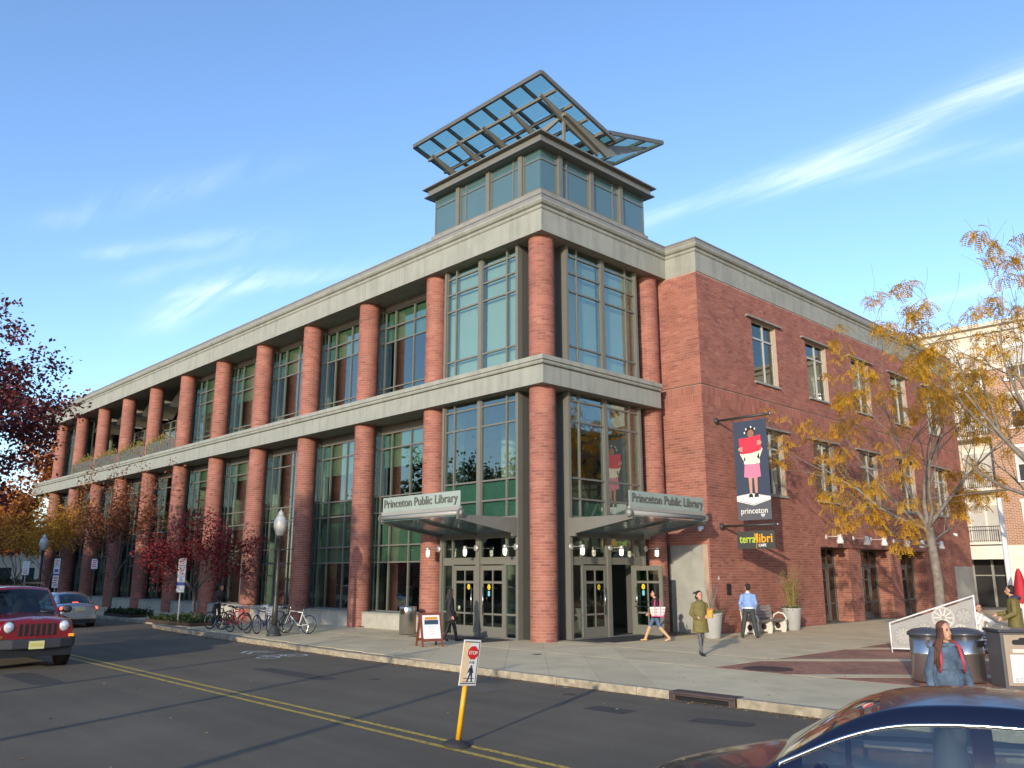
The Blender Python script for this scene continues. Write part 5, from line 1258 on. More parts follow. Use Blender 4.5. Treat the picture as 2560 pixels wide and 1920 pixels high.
    for sx in S['seats']:
        for sy in (-.36, .36):
            s = MB(); s.ball((sx, sy, zb - .02), (.12, .24, .36), 10); s.ball((sx - .06, sy, zb + .30), (.07, .14, .10), 10); s.tube([(sx - .05, sy - .05, zb + .1), (sx - .06, sy - .05, zb + .28)], .012, 5); s.tube([(sx - .05, sy + .05, zb + .1), (sx - .06, sy + .05, zb + .28)], .012, 5); s.build('seat', 'seat_cloth', t, smooth=True)
    # wheels
    for x in S['axles']:
        for s in (-1, 1):
            w = bpy.data.objects.new('wheel', None); COL.objects.link(w); w.parent = t; w.location = (x, s * (S['hw'] - .1), S['wr']); r = S['wr']
            m = Matrix.Rotation(pi / 2, 4, 'X')
            MB().lathe([(r * .6, -.1), (r * .93, -.11), (r, -.08), (r, .08), (r * .93, .11), (r * .6, .1)], 24, m).build('tyre', 'tyre', w, smooth=True)
            MB().lathe([(.001, -.07 * s), (r * .3, -.085 * s), (r * .55, -.1 * s), (r * .61, -.1 * s)], 20, m @ Matrix.Diagonal((1, 1, 1, 1))).build('rim', 'rim', w, smooth=True)
            MB().lathe([(.001, 0), (r * 1.16, 0), (r * 1.16, .01), (.001, .01)], 24, Matrix.Translation((x, s * (S['hw'] + .002) + (.0 if s < 0 else .0), S['wr'] + .02)) @ m).build('wheel_arch', 'car_plastic', t)
    for s in (-1, 1):
        b = MB(); b.ball((S['mirror'][0], s * (S['hw'] + .1), S['mirror'][1]), (.08, .12, .085), 10); b.beam((S['mirror'][0], s * (S['hw'] - .08), S['mirror'][1] - .05), (S['mirror'][0], s * (S['hw'] + .05), S['mirror'][1] - .03), .05, .04); b.build('mirror', S.get('mirmat', S['paint']), t, smooth=True)
    return t
# red off-roader coming up the street
J = dict(paint='paint_red', glass='car_glass', hw=.9, crown=.03, roofcrown=.05, wr=.36, axles=(1.38, -1.28), mirror=(.82, 1.16), mirmat='car_plastic', seats=(.1, -.8),
         body=[(-2.2, .82, 1.0, .5), (-2.0, .88, 1.08, .42), (-1, .9, 1.08, .38), (.2, .9, 1.08, .38), (.95, .9, 1.09, .38), (1.5, .88, 1.06, .4), (1.95, .84, 1.02, .44), (2.12, .80, .97, .5), (2.17, .77, .92, .55)],
         green=[(1.02, 1.10, .76, 1.08, .80), (.72, 1.38, .70, 1.08, .82), (.45, 1.58, .65, 1.08, .83), (.2, 1.62, .64, 1.08, .83), (-.8, 1.63, .64, 1.08, .83), (-1.7, 1.6, .63, 1.08, .83), (-2.0, 1.45, .66, 1.08, .8), (-2.15, 1.10, .72, 1.07, .76)],
         side=[(.5, -.35), (-.45, -1.15), (-1.25, -1.8)], wtop=.5, rtop=-1.85)
jeep = car('off_road_car', 'red boxy off-roader with seven-slot grille driving up the street', (-6.15, -13.7, -.14), 0, J)
jeep.scale = (1.04, 1.05, 1.16)
for s in (-1, 1):
    m = Matrix.Translation((2.16, s * .58, .86)) @ Matrix.Rotation(pi / 2, 4, 'Y')
    MB().lathe([(.001, .05), (.07, .045), (.105, .02), (.11, 0), (.105, -.05)], 20, m).build('headlight', 'headlight', jeep, smooth=True); MB().lathe([(.11, -.03), (.13, -.02), (.13, .0), (.11, .012)], 20, m).build('headlight_ring', 'dark_trim', jeep, smooth=True)
    MB().obox((2.12, s * .74, .665), (.14, .2, .06), (0, 0, -s * .5)).build('turn_signal', 'amber', jeep, bevel=.01)
for k in range(7): MB().obox((2.178, -.36 + k * .12, .80), (.03, .066, .24)).build('grille_slot', 'black', jeep, bevel=.012)
b = MB(); b.prism([(2.28, -.5), (2.28, .5), (2.18, .8), (1.9, .93), (1.72, .93), (1.72, -.93), (1.9, -.93), (2.18, -.8)], .20, Matrix.Translation((0, 0, .42))); b.build('bumper', 'car_plastic', jeep, bevel=.03)
MB().box(1.5, 2.16, -.78, .78, .26, .42).build('valance', 'black', jeep)
for s in (-1, 1): MB().box(-1.0, 1.0, s * .9 - .02, s * .9 + .02, .36, .52).build('sill', 'car_plastic', jeep)
MB().box(2.282, 2.292, -.16, .16, .42, .58).build('licence_plate', 'plate', jeep); MB().box(2.2925, 2.294, -.13, .13, .47, .53).build('plate_field', 'plate_top', jeep)
text('badge', 'Jeep', 'rim', .12, (2.12, 0, .985), (radians(70), 0, pi / 2), jeep, depth=.008)
for s in (-1, 1): MB().tube([(.3, s * .55, 1.68), (.1, s * .56, 1.73), (-1.6, s * .55, 1.72), (-1.8, s * .54, 1.66)], .018, 6).build('roof_rail', 'car_plastic', jeep)
# silver saloon braking at the kerb
Sv = dict(paint='paint_silver', glass='car_glass', hw=.87, crown=.025, roofcrown=.05, wr=.32, axles=(1.35, -1.35), mirror=(.75, 1.0), seats=(.1, -.75),
          body=[(-2.28, .62, .80, .40), (-2.24, .72, .9, .32), (-2.1, .80, .98, .26), (-1.7, .85, 1.0, .22), (-.9, .87, .96, .2), (.3, .87, .94, .2), (1.1, .86, .94, .2), (1.7, .83, .84, .22), (2.1, .75, .7, .28), (2.25, .6, .6, .35)],
          green=[(1.1, .95, .70, .94, .76), (.7, 1.2, .64, .94, .77), (.35, 1.36, .60, .94, .78), (-.2, 1.43, .58, .94, .78), (-.7, 1.41, .58, .95, .78), (-1.0, 1.34, .58, .96, .77), (-1.35, 1.17, .63, .97, .76), (-1.65, 1.0, .68, .985, .74)],
          side=[(.5, -.1), (-.2, -.95)], wtop=.36, rtop=-1.0)
sv = car('saloon_car', 'silver saloon with brake lights on beside the kerb', (-22.4, -7.7, -.14), pi, Sv)
for s in (-1, 1):
    MB().ball((-2.19, s * .64, .80), (.07, .13, .085), 12).build('tail_light', 'tail_on', sv, smooth=True)
MB().obox((-1.62, 0, 1.03), (.05, .22, .03)).build('centre_brake_light', 'tail_on', sv)
MB().box(-2.30, -2.285, -.2, .2, .70, .84).build('licence_plate', 'plate', sv); MB().box(-2.33, -1.9, -.74, .74, .33, .56).build('bumper', 'paint_silver', sv, bevel=.05); MB().box(-2.25, -1.7, -.7, .7, .18, .33).build('valance', 'black', sv)
# navy saloon close to the camera
Nv = dict(paint='paint_navy', glass='car_glass_clear', hw=.87, crown=.03, roofcrown=.055, wr=.32, axles=(1.36, -1.36), mirror=(.72, .98), seats=(-.05, -.95),
          body=[(-2.24, .62, .86, .40), (-2.18, .74, .98, .3), (-1.95, .82, 1.02, .24), (-1.5, .86, 1.0, .2), (-.6, .87, .95, .2), (.4, .87, .92, .2), (1.05, .865, .93, .2), (1.5, .845, .86, .2), (1.9, .79, .765, .24), (2.1, .71, .69, .3), (2.22, .58, .60, .38)],
          green=[(1.12, .94, .70, .92, .765), (.9, 1.07, .665, .92, .77), (.62, 1.23, .63, .925, .775), (.36, 1.335, .60, .93, .78), (.1, 1.385, .585, .935, .78), (-.3, 1.405, .58, .94, .78), (-.75, 1.385, .58, .95, .78), (-1.05, 1.33, .585, .96, .775), (-1.4, 1.18, .62, .975, .76), (-1.72, 1.02, .68, .985, .74)],
          side=[(.86, .60), (.54, -.18), (-.27, -1.0)], wtop=.36, rtop=-1.05, head=.77)
nv = car('saloon_car', 'dark navy saloon with chrome window trim turning past the camera', (16.80, -13.40, -.14), radians(200), Nv)
G = [g for g in spline(Nv['green'], 7) if -1.15 < g[0] < 1.02]
for s in (-1, 1):
    top = []
    for x, zr, wr, zb, wb in G:
        q = .785; top.append((x, s * (wb + (wr - wb) * q ** 1.25 + .006), zb + (zr - zb) * q))
    top = [(1.02, top[0][1] + s * .012, .945)] + top
    MB().tube(top, .013, 6).build('chrome_trim', 'chrome', nv, smooth=True)
    MB().tube([(x, s * (wb + .012), zb + .015) for x, zr, wr, zb, wb in G], .010, 6).build('belt_trim', 'chrome', nv, smooth=True)
MB().ball((.42, 0, 1.26), (.03, .12, .035), 8).build('rear_view_mirror', 'car_plastic', nv, smooth=True)
MB().tube([(.95, -.5, .96), (.7, -.1, 1.0)], .008, 5).build('wiper', 'black', nv)
MB().obox((.15, -.2, 1.31), (.05, .12, .09), (0, .2, 0)).build('tissue_box', 'white_paint', nv)
for s in (-1, 1): MB().ball((2.02, s * .6, .60), (.13, .2, .075), 12).build('headlight', 'headlight', nv, smooth=True)
# ================================================================== people
import numpy as np
for nm, c in (('skin', (.50, .27, .18)), ('skin_tan', (.40, .20, .12)), ('skin_deep', (.33, .16, .10)), ('hair_black', (.012, .010, .010)), ('hair_brown', (.11, .045, .025)), ('coat_black', (.018, .018, .02)), ('olive', (.15, .125, .035)), ('olive_dark', (.10, .085, .03)),
              ('tights', (.10, .10, .11)), ('shoe', (.015, .014, .014)), ('sweater_blue', (.20, .32, .58)), ('trouser', (.035, .04, .042)), ('jeans', (.07, .12, .22)), ('boot_tan', (.50, .32, .17)), ('jacket_brown', (.035, .022, .02)), ('lip', (.42, .10, .09)), ('eye_dark', (.02, .015, .012)),
              ('backpack_red', (.45, .05, .07)), ('coat_white', (.74, .73, .70)), ('teal', (.03, .22, .25)), ('navy_hood', (.04, .04, .06)), ('book', (.50, .30, .04)), ('book2', (.35, .16, .06)), ('phone', (.45, .72, .75)), ('shirt_white', (.75, .76, .78))):
    M(nm, c, .75 if 'skin' not in nm else .55, var=.14 if 'skin' not in nm else .06, vscale=11, bump=0 if 'skin' in nm or 'hair' in nm else 1., bscale=13)
def denim():
    M('denim', (.075, .115, .17), .85, var=.38, vscale=9, bump=1., bscale=16)
denim()
M('tote', (.72, .62, .55), .7); M('tote_pink', (.62, .05, .22), .6); M('tote_orange', (.75, .38, .12), .6); M('tote_blue', (.25, .40, .62), .6)
class Fig:
    def __init__(s, label, loc, rz, H=1.65, voxel=.011):
        s.t = thing('person', label, 'person', loc, rz); s.H = H; s.P = []; s.vox = voxel; s.loc = loc
    def cap(s, a, b, ra, rb, m, flat=1.):
        s.P.append(('c', Vector(a), Vector(b), ra, rb, m, flat)); return s
    def ell(s, c, r, m):
        if r[0] > .17 and c[2] > 1.2: r = (r[0] * .84, r[1], r[2] * .85)
        s.P.append(('e', Vector(c), Vector(r), 0, 0, m, 1)); return s
    def chain(s, pts, rad, m):
        for i in range(len(pts) - 1): s.cap(pts[i], pts[i + 1], rad[i], rad[i + 1], m)
        return s
    def cone(s, z0, z1, r0, r1, m, c0=(0, 0), c1=(0, 0)):
        if z1 > 1.25: r1 = (r1[0] * .84, r1[1])
        s.P.append(('k', Vector((*c0, z0)), Vector((*c1, z1)), r0, r1, m, 1)); return s
    def hand(s, wrist, d, m, side=1, grip=.5):
        w = Vector(wrist); d = Vector(d).normalized(); n = d.cross(Vector((0, side, 0)));
        if n.length < .1: n = d.cross(Vector((side, 0, 0)))
        n.normalize(); x = n.cross(d).normalized(); pc = w + d * .05
        s.ell(pc, (.036, .034, .042), m)
        for k, (o, L) in enumerate(((-.027, .062), (-.009, .072), (.009, .068), (.026, .052))):
            a = w + d * .085 + x * o; b = a + (d * (1 - grip) + n * grip).normalized() * L * .55; c = b + (d * (1 - 1.7 * grip) + n * grip * 1.6).normalized() * L * .45
            s.cap(a - d * .02, b, .0105, .0095, m); s.cap(b, c, .0095, .008, m)
        a = w + d * .035 - x * .03; b = a - x * .03 + d * .03 + n * .015; s.cap(a, b, .012, .011, m); s.cap(b, b + d * .03 + n * .012, .011, .009, m)
    def head(s, c, face, m, k=1.0):
        """c: head centre, face: yaw in radians (0 looks along local -y)"""
        c = Vector(c); f = Vector((sin(face), -cos(face), 0)); x = Vector((cos(face), sin(face), 0))
        s.ell(c + Vector((0, 0, .02 * k)), (.076 * k, .076 * k, .096 * k), m); s.ell(c - f * .025 * k + Vector((0, 0, .035 * k)), (.074 * k, .074 * k, .08 * k), m)
        s.ell(c + f * .03 * k + Vector((0, 0, -.045 * k)), (.054 * k, .054 * k, .062 * k), m); s.ell(c + f * .055 * k + Vector((0, 0, -.08 * k)), (.026 * k, .026 * k, .022 * k), m)
        s.cap(c + f * .078 * k + Vector((0, 0, .015 * k)), c + f * .098 * k + Vector((0, 0, -.022 * k)), .010 * k, .014 * k, m)
        for q in (-1, 1): s.ell(c + x * q * .076 * k + Vector((0, 0, -.01 * k)), (.015 * k, .018 * k, .03 * k), m)
        e = MB(); 
        for q in (-1, 1):
            MB().ball(c + f * .076 * k + x * q * .031 * k + Vector((0, 0, .018 * k)), (.012 * k, .012 * k, .008 * k), 8).build('eye', 'eye_dark', s.t, smooth=True)
            MB().tube([c + f * .082 * k + x * q * .016 * k + Vector((0, 0, .036 * k)), c + f * .078 * k + x * q * .045 * k + Vector((0, 0, .036 * k))], .0045 * k, 5).build('eyebrow', 'hair_black', s.t)
        MB().ball(c + f * .083 * k + Vector((0, 0, -.052 * k)), (.022 * k, .012 * k, .008 * k), 8, Matrix.Rotation(face, 3, 'Z')).build('mouth', 'lip', s.t, smooth=True)
        s.hc, s.hf, s.hx = c, f, x
    def hair(s, m, k=1., long=None, bun=False):
        c, f, x = s.hc, s.hf, s.hx; h = MB()
        h.ball(c - f * .034 * k + Vector((0, 0, .052 * k)), (.084 * k, .084 * k, .082 * k), 14); h.ball(c - f * .04 * k + Vector((0, 0, .0)), (.078 * k, .078 * k, .10 * k), 12)
        if long:
            for q in (-1, 1): h.tube([c + x * q * .06 * k - f * .0 + Vector((0, 0, .07)), c + x * q * .088 * k - f * .005 + Vector((0, 0, -.05)), c + x * q * .095 * k - f * .02 + Vector((0, 0, -.16)), c + x * q * .10 * k + f * .035 + Vector((0, 0, -long))], [.03, .036, .042, .018], 8)
            h.tube([c - f * .06 + Vector((0, 0, .05)), c - f * .09 + Vector((0, 0, -.1)), c - f * .09 + Vector((0, 0, -.22)), c - f * .08 + Vector((0, 0, -long))], [.07, .085, .09, .04], 10)
        if bun: h.ball(c - f * .1 + Vector((0, 0, .03)), .045, 8)
        o = h.build('hair', m, s.t, smooth=True); return o
    def done(s):
        mb = MB()
        for kd, a, b, r0, r1, m, fl in s.P:
            if kd == 'e': mb.ball(a, tuple(b), 14)
            elif kd == 'c':
                d = b - a; L = d.length
                if L < 1e-5: continue
                z = d.normalized(); q = z.to_track_quat('Z', 'Y').to_matrix().to_4x4(); T = Matrix.Translation(a) @ q
                pr = [(max(r0 * sin(t), 1e-5), -r0 * cos(t)) for t in (0, .5, 1.05)] + [(r0, 0), (r1, L)] + [(max(r1 * cos(t), 1e-5), L + r1 * sin(t)) for t in (.5, 1.05, pi / 2)]
                mb.lathe(pr, 12, T)
            else:
                k = 20; vs = []
                for c, r in ((a, r0), (b, r1)): vs += [(c.x + r[0] * cos(2 * pi * i / k), c.y + r[1] * sin(2 * pi * i / k), c.z) for i in range(k)]
                mb.add(vs, [tuple(reversed(range(k))), tuple(range(k, 2 * k))] + [(i, (i + 1) % k, k + (i + 1) % k, k + i) for i in range(k)])
        o = mb.build('body', 'skin'); md = o.modifiers.new('r', 'REMESH'); md.mode = 'VOXEL'; md.voxel_size = s.vox
        sm = o.modifiers.new('s', 'SMOOTH'); sm.iterations = 3; sm.factor = .5
        dg = bpy.context.evaluated_depsgraph_get(); dg.update(); me = bpy.data.meshes.new_from_object(o.evaluated_get(dg)); bpy.data.objects.remove(o)
        n = len(me.polygons); cen = np.empty(n * 3); me.polygons.foreach_get('center', cen); cen = cen.reshape(-1, 3); best = np.full(n, 1e9); idx = np.zeros(n, int); mats = []
        for kd, a, b, r0, r1, m, fl in s.P:
            if m not in mats: mats.append(m)
            A, B = np.array(a), np.array(b)
            if kd == 'e': d = (np.sqrt((((cen - A) / B) ** 2).sum(1)) - 1) * B.min()
            elif kd == 'c':
                ab = B - A; t_ = np.clip(((cen - A) @ ab) / max(ab @ ab, 1e-9), 0, 1); d = np.linalg.norm(cen - (A + t_[:, None] * ab), axis=1) - (r0 + (r1 - r0) * t_)
            else:
                t_ = np.clip((cen[:, 2] - A[2]) / (B[2] - A[2]), 0, 1); cx = A[0] + (B[0] - A[0]) * t_; cy_ = A[1] + (B[1] - A[1]) * t_; rx = r0[0] + (r1[0] - r0[0]) * t_; ry = r0[1] + (r1[1] - r0[1]) * t_
                d = np.abs(np.sqrt(((cen[:, 0] - cx) / rx) ** 2 + ((cen[:, 1] - cy_) / ry) ** 2) - 1) * np.minimum(rx, ry) + np.maximum(0, np.maximum(A[2] - cen[:, 2], cen[:, 2] - B[2]) if B[2] > A[2] else np.maximum(B[2] - cen[:, 2], cen[:, 2] - A[2])) - .004
            w = d < best; best[w] = d[w]; idx[w] = mats.index(m)
        me.materials.clear()
        for m in mats: me.materials.append(MATS[m])
        me.polygons.foreach_set('material_index', idx.astype('i')); me.polygons.foreach_set('use_smooth', [True] * n); me.update()
        body = bpy.data.objects.new('body', me); COL.objects.link(body); body.parent = s.t; return s.t
def leg(F, hip, knee, ankle, m_up, m_lo, m_shoe, toe, r=(.085, .058, .04)):
    F.chain([hip, knee], [r[0], r[1]], m_up); k2 = Vector(knee).lerp(Vector(ankle), .35); F.chain([knee, k2, ankle], [r[1], r[1] * .98, r[2]], m_lo)
    a = Vector(ankle); tt = Vector(toe).normalized(); F.cap(a + Vector((0, 0, -.035)) - tt * .03, a + Vector((0, 0, -.045)) + tt * .14, .034, .027, m_shoe); F.cap(a, a + Vector((0, 0, -.04)), .042, .036, m_shoe)
def arm(F, sh, el, wr, m, r=(.058, .045, .034), skin=None, side=1, grip=.4, hand=True, hd=None):
    sh = (sh[0] * .86, sh[1], sh[2] - .02); el = (el[0] * .92, el[1], el[2]); F.chain([sh, el, wr], [r[0] * .92, r[1], r[2]], m)
    if hand: F.hand(wr, hd if hd is not None else Vector(wr) - Vector(el), skin, side, grip)
FACE_CAM = radians(46); RIGHT = radians(46 + 90)
# woman all in black walking to the doors
F = Fig('woman in a long black coat and black headscarf walking towards the doors', (-2.1, -2.15, 0), RIGHT, 1.62)
leg(F, (-.07, 0, .80), (-.07, -.14, .44), (-.07, -.20, .085), 'coat_black', 'coat_black', 'shoe', (0, -1, 0)); leg(F, (.07, 0, .80), (.07, .06, .44), (.07, .22, .10), 'coat_black', 'coat_black', 'shoe', (0, -1, -.2))
F.cone(.62, .95, (.20, .19), (.17, .14), 'coat_black'); F.cone(.93, 1.32, (.165, .125), (.19, .105), 'coat_black'); F.ell((0, 0, 1.3), (.19, .10, .09), 'coat_black'); F.cap((0, 0, 1.3), (0, -.01, 1.44), .055, .048, 'coat_black')
arm(F, (-.18, 0, 1.29), (-.21, .06, 1.02), (-.2, -.06, .80), 'coat_black', skin='skin_tan', side=-1); arm(F, (.18, 0, 1.29), (.21, .02, 1.02), (.2, -.14, .86), 'coat_black', skin='skin_tan')
F.head((0, -.02, 1.50), 0, 'skin_tan', .95); F.hair('coat_black', 1.12, long=.30); F.done()
# woman with the tote bag
F = Fig('woman in dark jacket, cropped jeans and tan boots walking past the open door', (2.5, 2.55, 0), FACE_CAM - pi / 2, 1.6)
leg(F, (-.08, 0, .80), (-.08, -.18, .46), (-.08, -.33, .09), 'jeans', 'boot_tan', 'boot_tan', (0, -1, 0)); leg(F, (.08, 0, .80), (.09, .10, .45), (.09, .40, .12), 'jeans', 'boot_tan', 'boot_tan', (0, -1, -.3))
F.cone(.74, .95, (.175, .14), (.16, .12), 'jacket_brown'); F.cone(.93, 1.28, (.16, .12), (.185, .105), 'jacket_brown'); F.ell((0, 0, 1.27), (.185, .1, .085), 'jacket_brown'); F.cap((0, 0, 1.28), (0, -.02, 1.42), .05, .046, 'skin')
arm(F, (-.18, 0, 1.26), (-.2, .04, 1.0), (-.2, -.16, .86), 'jacket_brown', skin='skin', side=-1); arm(F, (.18, 0, 1.26), (.23, .09, 1.02), (.2, -.1, .93), 'jacket_brown', skin='skin')
F.head((0, -.035, 1.475), 0, 'skin', .95); F.hair('hair_black', 1.0, bun=True); F.done()
t = thing('tote_bag', 'white patterned tote bag with pink trim on the walking woman’s arm', 'bag', (2.5 + .32 * cos(FACE_CAM - pi / 2) + .02, 2.55 + .32 * sin(FACE_CAM - pi / 2), .78), FACE_CAM - pi / 2)

b = MB(); b.add([(-.06, -.19, 0), (.06, -.19, 0), (.06, .19, 0), (-.06, .19, 0), (-.07, -.25, .30), (.07, -.25, .30), (.07, .25, .30), (-.07, .25, .30)], [(3, 2, 1, 0), (4, 5, 6, 7), (0, 1, 5, 4), (1, 2, 6, 5), (2, 3, 7, 6), (3, 0, 4, 7)]); b.build('bag_body', 'tote', t, bevel=.01)
b = MB()
for s_ in (-.09, .09): b.tube([(.072, s_, .02), (.078, s_, .30), (.03, s_ * .8, .52), (-.078, s_, .30)], .011, 5)
b.tube([(.066, -.19, .012), (.066, .19, .012)], .015, 6); b.build('handle', 'tote_pink', t)
R = random.Random(2)
for k in range(18):
    y = -.2 + .4 * (k % 6) / 5; z = .05 + .09 * (k // 6); MB().lathe([(.001, 0), (.024, 0), (.024, .003), (.001, .003)], 8, Matrix.Translation((.0645 + .031 * z, y * (.85 + z * .5), z)) @ Matrix.Rotation(pi / 2, 4, 'Y')).build('dot', ('tote_orange', 'tote_blue', 'tote_pink')[k % 3], t)
# woman in the olive coat
F = Fig('woman in an olive coat and grey tights carrying books across the pavement', (6.25, -.55, 0), FACE_CAM + .15, 1.66)
leg(F, (-.07, 0, .84), (-.05, -.05, .47), (-.02, -.06, .085), 'tights', 'tights', 'shoe', (.2, -1, 0), (.075, .05, .034)); leg(F, (.07, 0, .84), (.05, .06, .47), (.05, .20, .09), 'tights', 'tights', 'shoe', (.2, -1, -.1), (.075, .05, .034))
F.cone(.60, .95, (.225, .165), (.185, .14), 'olive'); F.cone(.93, 1.34, (.185, .135), (.20, .115), 'olive'); F.ell((0, 0, 1.33), (.20, .11, .10), 'olive'); F.cap((0, 0, 1.34), (0, -.01, 1.47), .052, .046, 'skin'); F.ell((0, -.02, 1.42), (.085, .075, .04), 'olive_dark')
arm(F, (-.2, 0, 1.33), (-.25, .04, 1.07), (-.16, -.16, .98), 'olive', (.065, .055, .045), 'skin', -1, .7, hd=(.9, -.4, 0)); arm(F, (.2, 0, 1.33), (.27, .05, 1.08), (.14, -.2, 1.02), 'olive', (.065, .055, .045), 'skin', 1, .7, hd=(-.8, -.5, 0))
F.head((0, -.025, 1.535), .1, 'skin', 1.0); h = F.hair('hair_black', 1.06); F.done()
MB().tube([(-.06, 0, 1.60), (-.12, .02, 1.62), (-.17, .03, 1.58)], [.035, .03, .008], 6).tube([(-.07, 0, 1.55), (-.10, 0, 1.50), (-.085, -.01, 1.43)], [.03, .025, .008], 6).build('blown_strand', 'hair_black', F.t, smooth=True)
b = thing('book', 'yellow and brown books held by the woman in olive', 'book', (6.25 + .22 * cos(FACE_CAM) + .20 * sin(FACE_CAM), -.55 + .22 * sin(FACE_CAM) - .2 * cos(FACE_CAM), .98), FACE_CAM); MB().obox((0, 0, .12), (.17, .035, .24), (-.2, .1, 0)).build('cover', 'book2', b); MB().obox((-.02, -.04, .1), (.13, .03, .20), (-.2, .1, 0)).build('paperback', 'book', b)
# man in the blue sweater, back to the street
F = Fig('man in a pale blue sweater and dark trousers standing before the bench', (3.85, 5.95, 0), FACE_CAM + pi * .88, 1.76)
leg(F, (-.09, 0, .92), (-.16, 0, .50), (-.23, .02, .09), 'trouser', 'trouser', 'shoe', (-.2, -1, 0), (.105, .078, .06)); leg(F, (.09, 0, .92), (.17, .02, .5), (.25, .0, .09), 'trouser', 'trouser', 'shoe', (.3, -1, 0), (.105, .078, .06))
F.cone(.84, .98, (.185, .135), (.18, .13), 'trouser'); F.cone(.96, 1.0, (.186, .138), (.186, .138), 'shirt_white'); F.cone(.99, 1.40, (.19, .14), (.225, .125), 'sweater_blue'); F.ell((0, 0, 1.40), (.225, .12, .10), 'sweater_blue'); F.cap((0, 0, 1.40), (0, -.01, 1.56), .062, .056, 'skin'); F.ell((0, .005, 1.495), (.075, .075, .03), 'shirt_white')
arm(F, (-.225, 0, 1.40), (-.28, .05, 1.12), (-.20, -.1, .93), 'sweater_blue', (.07, .056, .042), 'skin', -1); arm(F, (.225, 0, 1.40), (.29, .06, 1.12), (.22, -.05, .92), 'sweater_blue', (.07, .056, .042), 'skin')
F.head((0, -.02, 1.65), .5, 'skin', 1.08); F.hair('hair_black', 1.03); F.done()
# young woman in denim crossing behind the navy car
F = Fig('long-haired young woman in a denim jacket with red backpack straps', (15.25, -8.75, -.14), FACE_CAM - .02, 1.72, .0085); F.t.scale = (.88, .92, .975)
leg(F, (-.08, 0, .87), (-.08, -.05, .48), (-.07, .0, .085), 'coat_black', 'coat_black', 'shoe', (0, -1, 0)); leg(F, (.08, 0, .87), (.09, .03, .48), (.09, .12, .09), 'coat_black', 'coat_black', 'shoe', (0, -1, 0))
F.cone(.80, .98, (.165, .125), (.165, .12), 'coat_black'); F.cone(.93, 1.05, (.195, .15), (.20, .15), 'denim'); F.cone(1.03, 1.38, (.20, .148), (.205, .125), 'denim'); F.ell((0, 0, 1.37), (.20, .115, .095), 'denim'); F.cap((0, 0, 1.38), (0, -.015, 1.53), .052, .047, 'skin')
F.ell((-.05, -.055, 1.44), (.07, .06, .03), 'denim'); F.ell((.05, -.055, 1.44), (.07, .06, .03), 'denim')
arm(F, (-.20, 0, 1.38), (-.27, .03, 1.10), (-.27, -.04, .86), 'denim', (.068, .06, .052), 'skin', -1, .6); arm(F, (.20, 0, 1.38), (.28, .03, 1.10), (.29, -.03, .85), 'denim', (.068, .06, .052), 'skin', 1, .6)
F.head((.0, -.03, 1.60), .25, 'skin', 1.02)
c, f, x = F.hc, F.hf, F.hx; h = MB(); h.ball(c - f * .036 + Vector((0, 0, .052)), (.09, .09, .088), 16); h.ball(c - f * .055, (.082, .08, .11), 12)
R = random.Random(8)
for k in range(46):
    a = radians(118 + 176 * k / 45); r0 = .086; st = c + (f * cos(a) + x * sin(a)) * r0 * .9 + Vector((0, 0, .05))
    side = Vector((-.10, -.06, 0)) if k > 20 else Vector((.07, -.03, 0)); L = R.uniform(.36, .52) if k > 18 else R.uniform(.26, .36)
    h.tube([st, st + (f * cos(a) + x * sin(a)) * .02 + Vector((0, 0, -.12)), st + (f * cos(a) + x * sin(a)) * .035 + side * .5 + Vector((0, 0, -L * .6)), st + side * 1.1 + Vector((R.gauss(0, .02), R.gauss(0, .02), -L))], [.016, .022, .02, .006], 5)
h.build('hair', 'hair_brown', F.t, smooth=True); body = F.done()
for s_ in (-1, 1):
    MB().tube([(s_ * .125, .10, 1.40), (s_ * .13, .0, 1.475), (s_ * .135, -.10, 1.42), (s_ * .15, -.145, 1.25), (s_ * .17, -.12, 1.12)], [.018, .022, .024, .022, .016], 8).build('backpack_strap', 'backpack_red', F.t, smooth=True)
    MB().obox((s_ * .1, -.145, 1.22), (.11, .012, .13), (.1, 0, s_ * .25)).build('pocket', 'denim', F.t, bevel=.004)
    MB().tube([(s_ * .27 + s_ * .0, -.035, .885), (s_ * .272, -.04, .865)], .056, 12).build('cuff', 'denim', F.t)
for z in (1.02, 1.12, 1.22, 1.32): MB().ball((.0, -.152 + (z - 1.02) * .05, z), .009, 8).build('button', 'chrome', F.t)
MB().box(-.006, .006, -.157, -.145, .96, 1.12).build('placket', 'denim', F.t)
MB().ball((0, .2, 1.2), (.15, .1, .2), 12).build('backpack', 'backpack_red', F.t, smooth=True)
p = thing('phone', 'pale blue phone in the young woman’s hand', 'phone', (15.25 - .24 * cos(FACE_CAM) + .05, -8.75 - .24 * sin(FACE_CAM) - .05, .60), FACE_CAM); MB().obox((0, 0, 0), (.07, .02, .12), (.3, .3, 0)).build('case', 'phone', p, bevel=.006)
